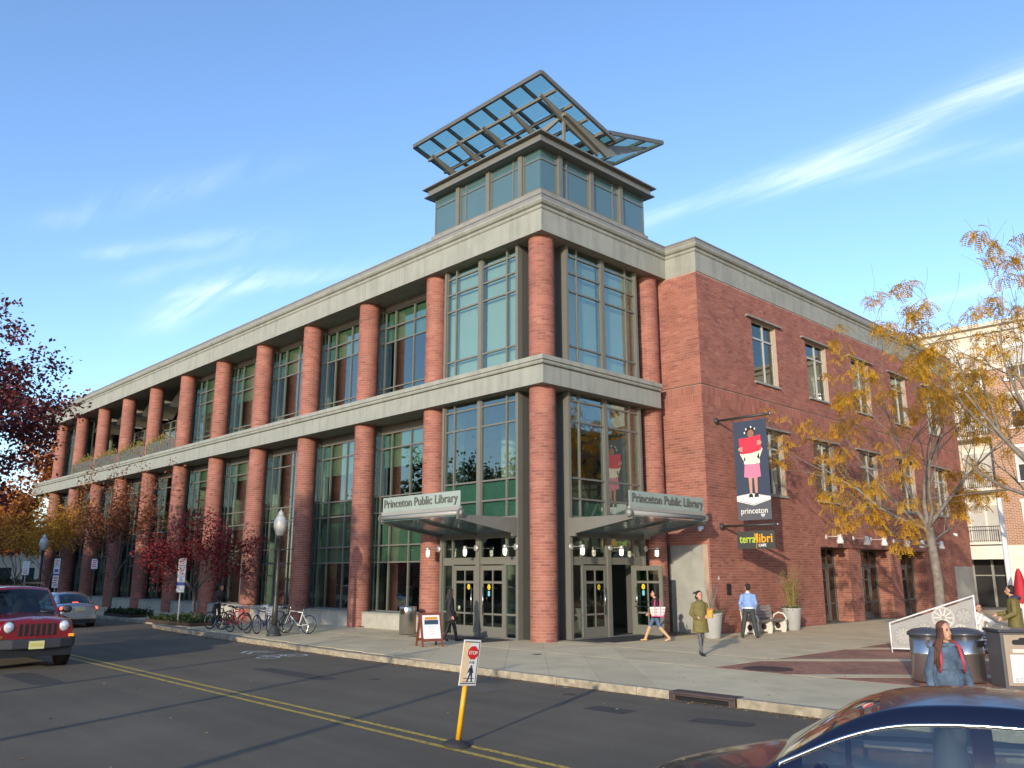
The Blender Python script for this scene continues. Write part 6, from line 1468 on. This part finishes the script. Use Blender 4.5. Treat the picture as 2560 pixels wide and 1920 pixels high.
# man in dark clothes bending over a bicycle
F = Fig('person in dark clothes bending over a bicycle at the rack', (-14.1, -4.35, 0), FACE_CAM + .9, 1.7, .013)
leg(F, (-.1, .1, .86), (-.12, .0, .47), (-.12, .08, .09), 'coat_black', 'coat_black', 'shoe', (0, -1, 0)); leg(F, (.1, .1, .86), (.12, .04, .47), (.12, .14, .09), 'coat_black', 'coat_black', 'shoe', (0, -1, 0))
F.cap((0, .08, .92), (0, -.06, 1.30), .17, .185, 'jacket_brown'); F.ell((0, -.06, 1.33), (.2, .12, .11), 'jacket_brown'); F.cap((0, -.08, 1.36), (0, -.14, 1.48), .055, .05, 'skin_deep')
arm(F, (-.2, -.06, 1.33), (-.25, -.2, 1.1), (-.2, -.42, 1.0), 'jacket_brown', skin='skin_deep', side=-1); arm(F, (.2, -.06, 1.33), (.25, -.2, 1.1), (.2, -.42, 1.0), 'jacket_brown', skin='skin_deep')
F.head((0, -.18, 1.54), .2, 'skin_deep'); F.hair('hair_black'); F.done()
# cafe guests
F = Fig('cafe guest in a white coat with teal scarf seated at a table', (11.0, 5.75, 0), FACE_CAM + .1, 1.6, .012)
for s_ in (-1, 1):
    leg(F, (s_ * .09, .05, .5), (s_ * .11, -.38, .50), (s_ * .11, -.36, .09), 'jeans', 'jeans', 'shoe', (0, -1, 0))
F.cap((0, .08, .55), (0, -.02, .92), .19, .19, 'coat_white'); F.ell((0, -.04, .95), (.22, .13, .11), 'coat_white'); F.ell((.03, -.06, 1.03), (.12, .10, .06), 'teal'); F.cap((0, -.06, 1.0), (0, -.12, 1.12), .05, .048, 'skin')
arm(F, (-.21, -.04, .95), (-.24, -.34, .80), (-.06, -.30, 1.0), 'coat_white', (.07, .06, .05), 'skin', -1, .6, hd=(.3, .2, .6)); arm(F, (.21, -.04, .95), (.26, -.3, .80), (.1, -.52, .80), 'coat_white', (.07, .06, .05), 'skin', 1, .3)
F.head((-.01, -.15, 1.18), -.2, 'skin'); F.hair('hair_brown'); F.done()
F = Fig('person in an olive jacket with dark hood standing by the cafe tables', (12.55, 3.65, 0), FACE_CAM - pi / 2 - .5, 1.83, .012)
leg(F, (-.1, 0, .94), (-.11, -.04, .52), (-.11, .0, .09), 'trouser', 'trouser', 'shoe', (0, -1, 0), (.1, .075, .055)); leg(F, (.1, 0, .94), (.11, -.02, .52), (.11, .06, .09), 'trouser', 'trouser', 'shoe', (0, -1, 0), (.1, .075, .055))
F.cone(.80, 1.0, (.22, .17), (.21, .16), 'olive'); F.cone(.99, 1.45, (.21, .16), (.23, .14), 'olive'); F.ell((0, 0, 1.45), (.23, .14, .11), 'olive'); F.ell((0, .06, 1.53), (.15, .13, .07), 'navy_hood'); F.cap((0, 0, 1.45), (0, -.03, 1.62), .06, .055, 'skin')
arm(F, (-.23, 0, 1.45), (-.32, -.08, 1.17), (-.22, -.36, 1.12), 'olive', (.075, .065, .05), 'skin', -1); arm(F, (.23, 0, 1.45), (.33, .0, 1.17), (.3, -.25, 1.05), 'olive', (.075, .065, .05), 'skin')
F.head((0, -.05, 1.70), -.1, 'skin', 1.05); F.hair('hair_black', 1.06); F.done()
class Tree:
    def __init__(s, name, label, base, seed, bark='bark', group=None):
        s.r = random.Random(seed); s.o = thing(name, label, 'tree', base, 0, group); s.wood = MB(); s.leaf = MB(); s.tips = []; s.bark = bark
    def limb(s, p, d, L, r, lev, maxlev, spread, nkid, up=.12, wob=.18, shrink=.62, n=4, kid_from=.35):
        R = s.r; pts = [p.copy()]; rad = [r]; dd = d.normalized()
        for i in range(n):
            dd = (dd + Vector((R.gauss(0, wob), R.gauss(0, wob), R.gauss(0, wob) * .6 + up))).normalized()
            p = p + dd * (L / n); pts.append(p); rad.append(max(r * (1 - .72 * (i + 1) / n), .004))
        s.wood.tube(pts, rad, 7 if lev == 0 else (5 if lev < 3 else 3), cap=False)
        if lev >= maxlev: s.tips.append((pts, dd)); return
        if lev >= maxlev - 1: s.tips.append((pts[2:], dd))
        for k in range(nkid):
            t = kid_from + (1 - kid_from) * (k + R.random()) / nkid; i = min(int(t * n), n - 1); f = t * n - i
            q = pts[i].lerp(pts[i + 1], f); ax = (pts[i + 1] - pts[i]).normalized()
            a = R.uniform(0, 2 * pi); u = ax.orthogonal().normalized(); w = ax.cross(u); an = R.uniform(.6, 1.15) * spread
            nd = ax * cos(an) + (u * cos(a) + w * sin(a)) * sin(an)
            s.limb(q, nd, L * shrink * R.uniform(.75, 1.2), max(rad[i] * .55, .006), lev + 1, maxlev, spread, nkid, up, wob, shrink, n)
    def leaves(s, per, size, scatter, droop=.0):
        R = s.r
        for pts, dd in s.tips:
            for k in range(per):
                q = R.choice(pts) + Vector((R.gauss(0, scatter), R.gauss(0, scatter), R.gauss(0, scatter * .8) - droop * R.random()))
                s.one(q, size * R.uniform(.6, 1.35))
    def one(s, q, sz):
        R = s.r; u = Vector((R.gauss(0, 1), R.gauss(0, 1), R.gauss(0, .7))).normalized(); w = u.orthogonal().normalized()
        a = R.uniform(0, 6.28); w = (w * cos(a) + u.cross(w) * sin(a)).normalized()
        s.leaf.quad(q - u * sz, q + w * sz * .62, q + u * sz, q - w * sz * .62)
    def fronds(s, prob, n, L, size, group_r=.12):
        """drooping pinnate leaves: a bent rib with leaflets on both sides, hung in bunches"""
        R = s.r
        for pts, dd in s.tips:
            if R.random() > prob: continue
            c = R.choice(pts[len(pts) // 2:])
            for k in range(R.randint(n - 2, n + 3)):
                a = R.uniform(0, 2 * pi); h = Vector((cos(a), sin(a), R.uniform(-.1, .5))); p = c + Vector((R.gauss(0, group_r), R.gauss(0, group_r), R.gauss(0, group_r * .5)))
                d = h.normalized(); m = 7
                for i in range(m):
                    d = (d + Vector((0, 0, -.24))).normalized(); p = p + d * (L / m); sd = d.cross(Vector((0, 0, 1)))
                    if sd.length < .05: sd = Vector((1, 0, 0))
                    sd.normalize()
                    for sg in (-1, 1):
                        t = p + sd * sg * size * 1.1 - Vector((0, 0, size * .45)); s.leaf.quad(p, p.lerp(t, .5) + d * size * .34, t, p.lerp(t, .5) - d * size * .34)
    def done(s, leafmat):
        s.wood.build('trunk', s.bark, s.o, smooth=True)
        if s.leaf.f: c = s.leaf.build('crown', leafmat, s.o)
        return s.o
def simple_tree(name, label, base, h, trunk_h, r, limbs, leafm, per, size, scatter, seed, spread=.7, up=.12, lev=3, nkid=4, bark='bark', group=None, elev=.9, tr=.02, shrink=.62, Lf=.5):
    T = Tree(name, label, base, seed, bark, group); R = T.r
    top = Vector((R.gauss(0, .08), R.gauss(0, .08), trunk_h)); T.wood.tube([(0, 0, -.1), (0, 0, .25), top * .5, top], [h * tr * 1.5, h * tr * 1.05, h * tr * .9, h * tr * .8], 9)
    for k in range(limbs):
        a = 2 * pi * (k + R.random() * .6) / limbs; e = elev * R.uniform(.6, 1.2) if k < limbs - 1 else 1.45
        T.limb(top - Vector((0, 0, R.uniform(0, trunk_h * .15))), Vector((cos(a) * cos(e), sin(a) * cos(e), sin(e))), (h - trunk_h) * Lf * R.uniform(.9, 1.15), h * tr * .5, 1, lev, spread, nkid, up, shrink=shrink)
    T.leaves(per, size, scatter); return T.done(leafm)
T = Tree('maple_tree', 'dark purple-leaved maple spreading over the street opposite the library', (-6.8, -18.75, 0), 21); R = T.r
T.wood.tube([(0, 0, -.1), (0, 0, .4), (.05, .1, 1.4), (0, .2, 2.6)], [.26, .2, .17, .15], 10)
for k in range(9):
    a = 2 * pi * (k + R.random() * .5) / 9; e = R.uniform(.35, 1.1); T.limb(Vector((0, .2, R.uniform(2.0, 2.6))), Vector((cos(a) * cos(e), sin(a) * cos(e) + .15, sin(e))), R.uniform(2.6, 3.6), .075, 1, 3, .6, 4, .1)
T.tips = []
for k in range(520):
    d = Vector((R.gauss(0, 1), R.gauss(0, 1), R.gauss(0, 1))).normalized(); q = R.random() ** .38 * (1 + .16 * sin(d.x * 5 + 1) * cos(d.z * 6 + d.y * 4) + R.gauss(0, .04)); T.tips.append(([Vector((.3 + d.x * 4.5 * q, 1.15 + d.y * 4.5 * q, 6.25 + d.z * 3.15 * q))], d))
T.leaves(100, .062, .25); T.done('leaf_purple')
simple_tree('maple_tree', 'small maple with deep red leaves beside the parking sign and bicycles', (-17.0, -4.0, 0), 6.0, 1.5, 2.2, 8, 'leaf_red', 42, .058, .21, 5, spread=.7, lev=3, nkid=4, elev=.6, up=.05, Lf=.44, tr=.012)
for (bx, by, hh, seed, lm, lb) in ((-29.6, -3.2, 8.6, 31, 'leaf_rust', 'slender street tree with rusty brown leaves before the brick columns'),
                          (-38.2, -4.0, 7.4, 32, 'leaf_gold', 'small street tree with golden yellow leaves near the far lamp post'), (-47, -3.6, 8, 33, 'leaf_orange', 'orange street tree at the far end of the colonnade')):
    simple_tree('street_tree', lb, (bx, by, 0), hh, 1.8, 1.4, 8, lm, 60, .07, .26, seed, spread=.45, lev=3, nkid=3, elev=1.05, up=.14, tr=.008, Lf=.5, bark='bark')
for (bx, by, hh, seed, lm, lb) in ((-62.5, 4.0, 20, 41, 'leaf_orange', 'tall russet tree rising behind the library roof'), (-61, -3.2, 11, 42, 'leaf_orange', 'broad orange tree closing the street past the library'),
                              (-66, -7.5, 12, 43, 'leaf_rust', 'rust brown tree beyond the orange one at the street end'), (-74, -4.5, 14, 44, 'leaf_rust', 'brownish tree on the lawn past the library end')):
    simple_tree('background_tree', lb, (bx, by, 0), hh, hh * .28, 4, 7, lm, 75, .19, .55, seed, spread=.65, lev=3, nkid=4, elev=.8, Lf=.5, tr=.016)
# honey locusts on the plaza
def locust(base, seed, label, limbs, h, fr, trunk_h=3.7, r=.17):
    T = Tree('locust_tree', label, base, seed, 'bark_grey', 'honey locusts on the plaza'); R = T.r; top = Vector((-.1, .05, trunk_h))
    T.wood.tube([(0, 0, -.1), (0, 0, .3), (.04, 0, trunk_h * .5), top], [r * 1.3, r * 1.02, r * .92, r * .85], 10)
    for a, e, L, z, rr_ in limbs:
        T.limb(Vector((top.x * z / trunk_h, 0, z)), Vector((cos(a) * cos(e), sin(a) * cos(e), sin(e))), L, rr_, 1, 4, .62, 4, .07, .15, .60, 5, .3)
    T.fronds(fr, 9, .40, .068); return T.done('leaf_yellow')
A0 = radians(46)               # towards the right of the view along the facade
locust((8.2, 11.0, 0), 51, 'honey locust with sparse yellow leaves in front of the glazed side doors',
       [(A0 + pi, .95, 4.5, 3.65, .09), (A0 + pi - .1, .45, 4.4, 3.6, .08), (A0 + pi + .5, .25, 3.6, 3.0, .055), (A0 + .2, .9, 4.0, 3.7, .09), (A0 - 1.5, 1.0, 3.8, 3.6, .08), (A0 + 1.7, 1.05, 4.2, 3.7, .10), (A0 + 2.6, .7, 3.6, 3.5, .07), (A0 + .6, .3, 2.8, 3.2, .05)], 9, .42)
locust((14.0, 6.0, 0), 52, 'honey locust with few yellow leaves whose bare boughs reach over the cafe tables',
       [(A0 + pi, .7, 4.2, 3.7, .10), (A0 + pi + .3, .95, 4.2, 3.9, .10), (A0 + pi - .5, .45, 4.0, 3.4, .08), (A0 + .3, .9, 4, 3.7, .09), (A0 + pi + 1.1, .9, 4.0, 3.6, .08), (A0 + pi - .2, 1.2, 4.2, 3.9, .10)], 11, .36, trunk_h=4.0)
# ================================================================== buildings around
M('tan_brick', (.42, .24, .15), .9, var=.06, vscale=2)
M('cream', (.62, .57, .46), .8, var=.05, vscale=1.5, streak=.1)
M('cream_trim', (.74, .71, .62), .7, var=.04)
M('pane_dark', (.04, .05, .055), .05, spec=.8, coat=.4); M('curtain', (.5, .49, .46), .8, var=.08, vscale=3)
def brick_tex(name, c1, c2, mo, sc=1.):
    m = M(name, c1, .9); t = m.node_tree; L = t.links.new; g = t.nodes.new('ShaderNodeNewGeometry'); s = t.nodes.new('ShaderNodeSeparateXYZ'); L(g.outputs['Position'], s.inputs[0])
    a = t.nodes.new('ShaderNodeMath'); a.operation = 'ADD'; L(s.outputs[0], a.inputs[0]); L(s.outputs[1], a.inputs[1]); c = t.nodes.new('ShaderNodeCombineXYZ'); L(a.outputs[0], c.inputs[0]); L(s.outputs[2], c.inputs[1])
    b = t.nodes.new('ShaderNodeTexBrick'); L(c.outputs[0], b.inputs['Vector']); b.inputs['Scale'].default_value = 1; b.inputs['Brick Width'].default_value = .30 * sc; b.inputs['Row Height'].default_value = .105 * sc; b.inputs['Mortar Size'].default_value = .010
    for k, v in (('Color1', c1), ('Color2', c2), ('Mortar', mo)): b.inputs[k].default_value = (*v, 1)
    L(b.outputs[0], t.nodes['Principled BSDF'].inputs['Base Color'])
brick_tex('apt_brick', (.40, .20, .12), (.30, .14, .085), (.62, .55, .42)); brick_tex('old_brick', (.25, .11, .08), (.20, .09, .07), (.3, .26, .22))
AP = thing('apartment_building', 'tan brick and cream apartment block with iron balconies behind the library', 'building', (0, 40, 0))
b = MB(); b.box(2.2, 30, 0, 14, 3.85, 15.25); b.build('brick_wall', 'apt_brick', AP)
b = MB(); b.box(-14, 30, .02, 14, 15.251, 18.2); b.box(-14.15, 30.15, -.12, 14.1, 15.252, 15.42); b.box(-14.2, 30.2, -.18, 14.2, 17.75, 17.9); b.box(-14.3, 30.3, -.32, 14.3, 18.2, 18.46); b.build('top_storey', 'cream', AP)
b = MB(); b.box(-14, 2.19, .9, 14, 3.85, 15.25); b.build('recessed_wall', 'cream', AP)
b = MB(); b.box(2.25, 30, -.05, 14, 0, 3.0); b.box(-14, 30.05, -.1, 14, 3.0, 3.849); b.box(-14, -.2, -.05, 14, 0, 3.0)
for k in range(6): b.box(2.24, 30.01, -.062, -.045, .25 + k * .48, .27 + k * .48)
b.build('ground_storey', 'cream_trim', AP)
b = MB(); b.box(-.2, 2.25, 1.5, 1.6, 0, 3.0); b.build('garage_recess', 'black', AP)
for z in (1.95,): cube('garage_bar', 'frame_light', -.2, 2.25, 1.38, 1.44, z, z + .07, AP); cube('garage_bar', 'frame_light', .85, 1.0, 1.36, 1.45, 0, 3.0, AP)
for f, z in enumerate((3.95, 7.4, 10.85, 14.0)):
    bal = bpy.data.objects.new('balcony', None); COL.objects.link(bal); bal.parent = AP; bal.location = (0, 0, z)
    cube('slab', 'cream_trim', -.1, 2.15, -.1, .9, -.02, .12, bal)
    rr_ = MB(); rr_.box(.05, 2.1, -.06, -.01, 1.1, 1.15); rr_.box(.05, 2.1, -.05, -.02, .2, .23)
    for k in range(17): x = .07 + k * .125; rr_.box(x - .011, x + .011, -.045, -.023, .13, 1.1)
    for x in (.05, 2.1): rr_.box(x - .025, x + .025, -.06, -.01, .12, 1.18)
    rr_.build('railing', 'black', bal)
    dw = bpy.data.objects.new('balcony_door', None); COL.objects.link(dw); dw.parent = AP; dw.location = (0, 0, z)
    fr = MB(); yd = .86 if f < 3 else -.03
    for x0, x1 in ((.05, .17), (1.02, 1.14), (2.0, 2.12)): fr.box(x0, x1, yd - .05, yd + .05, .13, 2.55)
    fr.box(.05, 2.12, yd - .06, yd + .05, 2.5, 2.85); fr.box(.17, 2.0, yd - .04, yd + .04, .13, .25); fr.build('frame', 'cream_trim', dw)
    for x0, x1 in ((.17, 1.02), (1.14, 2.0)): cube('pane', 'curtain', x0, x1, yd - .012, yd + .012, .25, 2.5, dw)
    for xw in (3.6, 7.6, 11.6, 15.6):
        wz = z + .55; wn_ = bpy.data.objects.new('window', None); COL.objects.link(wn_); wn_.parent = AP; wn_.location = (xw, 0, wz)
        fr = MB(); fr.box(-.14, .0, -.08, .05, -.1, 2.0); fr.box(1.5, 1.64, -.08, .05, -.1, 2.0); fr.box(-.2, 1.7, -.1, .05, 2.0, 2.2); fr.box(-.2, 1.7, -.12, .05, -.2, -.1); fr.box(.72, .78, -.05, .04, -.1, 2.0); fr.box(0, 1.5, -.045, .035, .93, .99)
        fr.build('frame', 'white_paint', wn_)
        for x0, x1 in ((0, .72), (.78, 1.5)):
            for z0, z1 in ((-.1, .93), (.99, 2.0)): cube('pane', 'curtain' if z0 > .5 else 'pane_dark', x0, x1, -.03, -.01, z0, z1, wn_)
# buildings on the other side of the street and plaza: they stand behind the camera, shade the street and show in the glass
def block(name, label, x0, x1, y0, y1, h, mat, faces, roofs=()):
    B = thing(name, label, 'building', ((x0 + x1) / 2, (y0 + y1) / 2, 0)); cx, cy = (x0 + x1) / 2, (y0 + y1) / 2
    b = MB(); b.box(x0 - cx, x1 - cx, y0 - cy, y1 - cy, 0, h); b.build('wall', mat, B)
    b = MB(); b.box(x0 - cx - .25, x1 - cx + .25, y0 - cy - .25, y1 - cy + .25, h + .002, h + .4); b.build('cornice', 'cream', B)
    for ax, pos, lo, hi in faces:
        u = lo + 1.2
        while u + 1.4 < hi:
            z = 1.0
            while z + 1.8 < h:
                if ax == 'y': cube('window', 'pane_dark', u - cx, u + 1.3 - cx, pos - cy - .02, pos - cy + .02, z, z + 1.8, B); cube('sill', 'cream_trim', u - .1 - cx, u + 1.4 - cx, pos - cy - .06, pos - cy + .06, z - .12, z - .003, B)
                else: cube('window', 'pane_dark', pos - cx - .02, pos - cx + .02, u - cy, u + 1.3 - cy, z, z + 1.8, B); cube('sill', 'cream_trim', pos - cx - .06, pos - cx + .06, u - .1 - cy, u + 1.4 - cy, z - .12, z - .003, B)
                z += 3.3
            u += 2.6
    return B
block('shop_building', 'low brick shop row across the street from the library', -62, -11, -44, -27, 9.2, 'old_brick', [('y', -27, -62, -11)])
block('shop_building', 'cream corner building across the street beyond the crossing', 48, 76, -50, -27, 11, 'cream', [('y', -27, 48, 76), ('x', 48, -50, -27)])
block('office_building', 'brown stone office facing the plaza opposite the library side', 33, 50, 14, 66, 15, 'tan_brick', [('x', 33, 14, 66)])
for x, y, h, sd_, lb in ((44, -30, 9, 61, 'green street tree behind the crossing'), (-4, -30, 8.5, 62, 'half bare tree opposite the library entrance'), (27, 26, 11, 63, 'green plaza tree opposite the side windows'), (34, -16, 10, 64, 'green tree by the corner building')):
    simple_tree('street_tree', lb, (x, y, 0), h, 2.4, 3, 6, 'leaf_green', 16, .13, .4, sd_, spread=.7, lev=3, nkid=3, elev=.9, Lf=.48)
for x, y, h, lb in ((12.9, -24.2, 4.4, 'grey pole casting its shadow across the road'), (8.6, -23.6, 4.6, 'grey pole by the crossing'), (4.2, -24.5, 4.8, 'grey utility pole beside the half bare tree')):
    p = thing('utility_pole', lb, 'pole', (x, y, 0)); MB().tube([(0, 0, 0), (0, 0, h)], [.11, .07], 10).build('shaft', 'bark_grey', p); MB().box(-.6, .6, -.05, .05, h - .6, h - .5).build('crossarm', 'bark_grey', p)

for x, y, h, sd_, lb in ((-38, -24, 13, 65, 'tall bare-branched tree before the shop row'), (-29, -24.5, 12.5, 66, 'tall dark tree before the shop row'), (-20, -24, 11.5, 67, 'dark green tree at the end of the shop row')):
    simple_tree('street_tree', lb, (x, y, 0), h, 3, 4, 7, 'leaf_green', 45, .17, .5, sd_, spread=.7, lev=3, nkid=4, elev=.85, Lf=.5)
block('house', 'pale house far down the street past the orange trees', -125, -100, -30, 25, 7.5, 'cream', [('x', -100, -30, 25)])
for x, y, h, sd_, lm, lb in ((-90, -9, 12, 71, 'leaf_rust', 'rusty tree far down the street'), (-86, -2, 10, 72, 'leaf_orange', 'low orange tree far down the street'), (-93, 4, 15, 73, 'leaf_rust', 'tall brown tree far down the street'), (-80, -14, 11, 74, 'leaf_green', 'green tree far down the street')):
    simple_tree('background_tree', lb, (x, y, 0), h, h * .2, 4, 7, lm, 60, .24, .7, sd_, spread=.7, lev=3, nkid=4, elev=.7, Lf=.5)
hd = thing('hedge', 'clipped dark hedge along the lawn at the street end', 'hedge', (-84, 0, 0)); R = random.Random(4); b = MB(); lf = MB(); b.box(-.4, .4, -18, 22, 0, 1.3); b.build('core', 'soil', hd)
for k in range(5000):
    p = Vector((R.uniform(-.55, .55), R.uniform(-18, 22), R.uniform(0, 1.5))); u = Vector((R.gauss(0, 1), R.gauss(0, 1), R.gauss(0, 1))).normalized() * .16; w = u.orthogonal().normalized() * .11; lf.quad(p - u, p + w, p + u, p - w)
lf.build('foliage', 'leaf_ivy', hd)
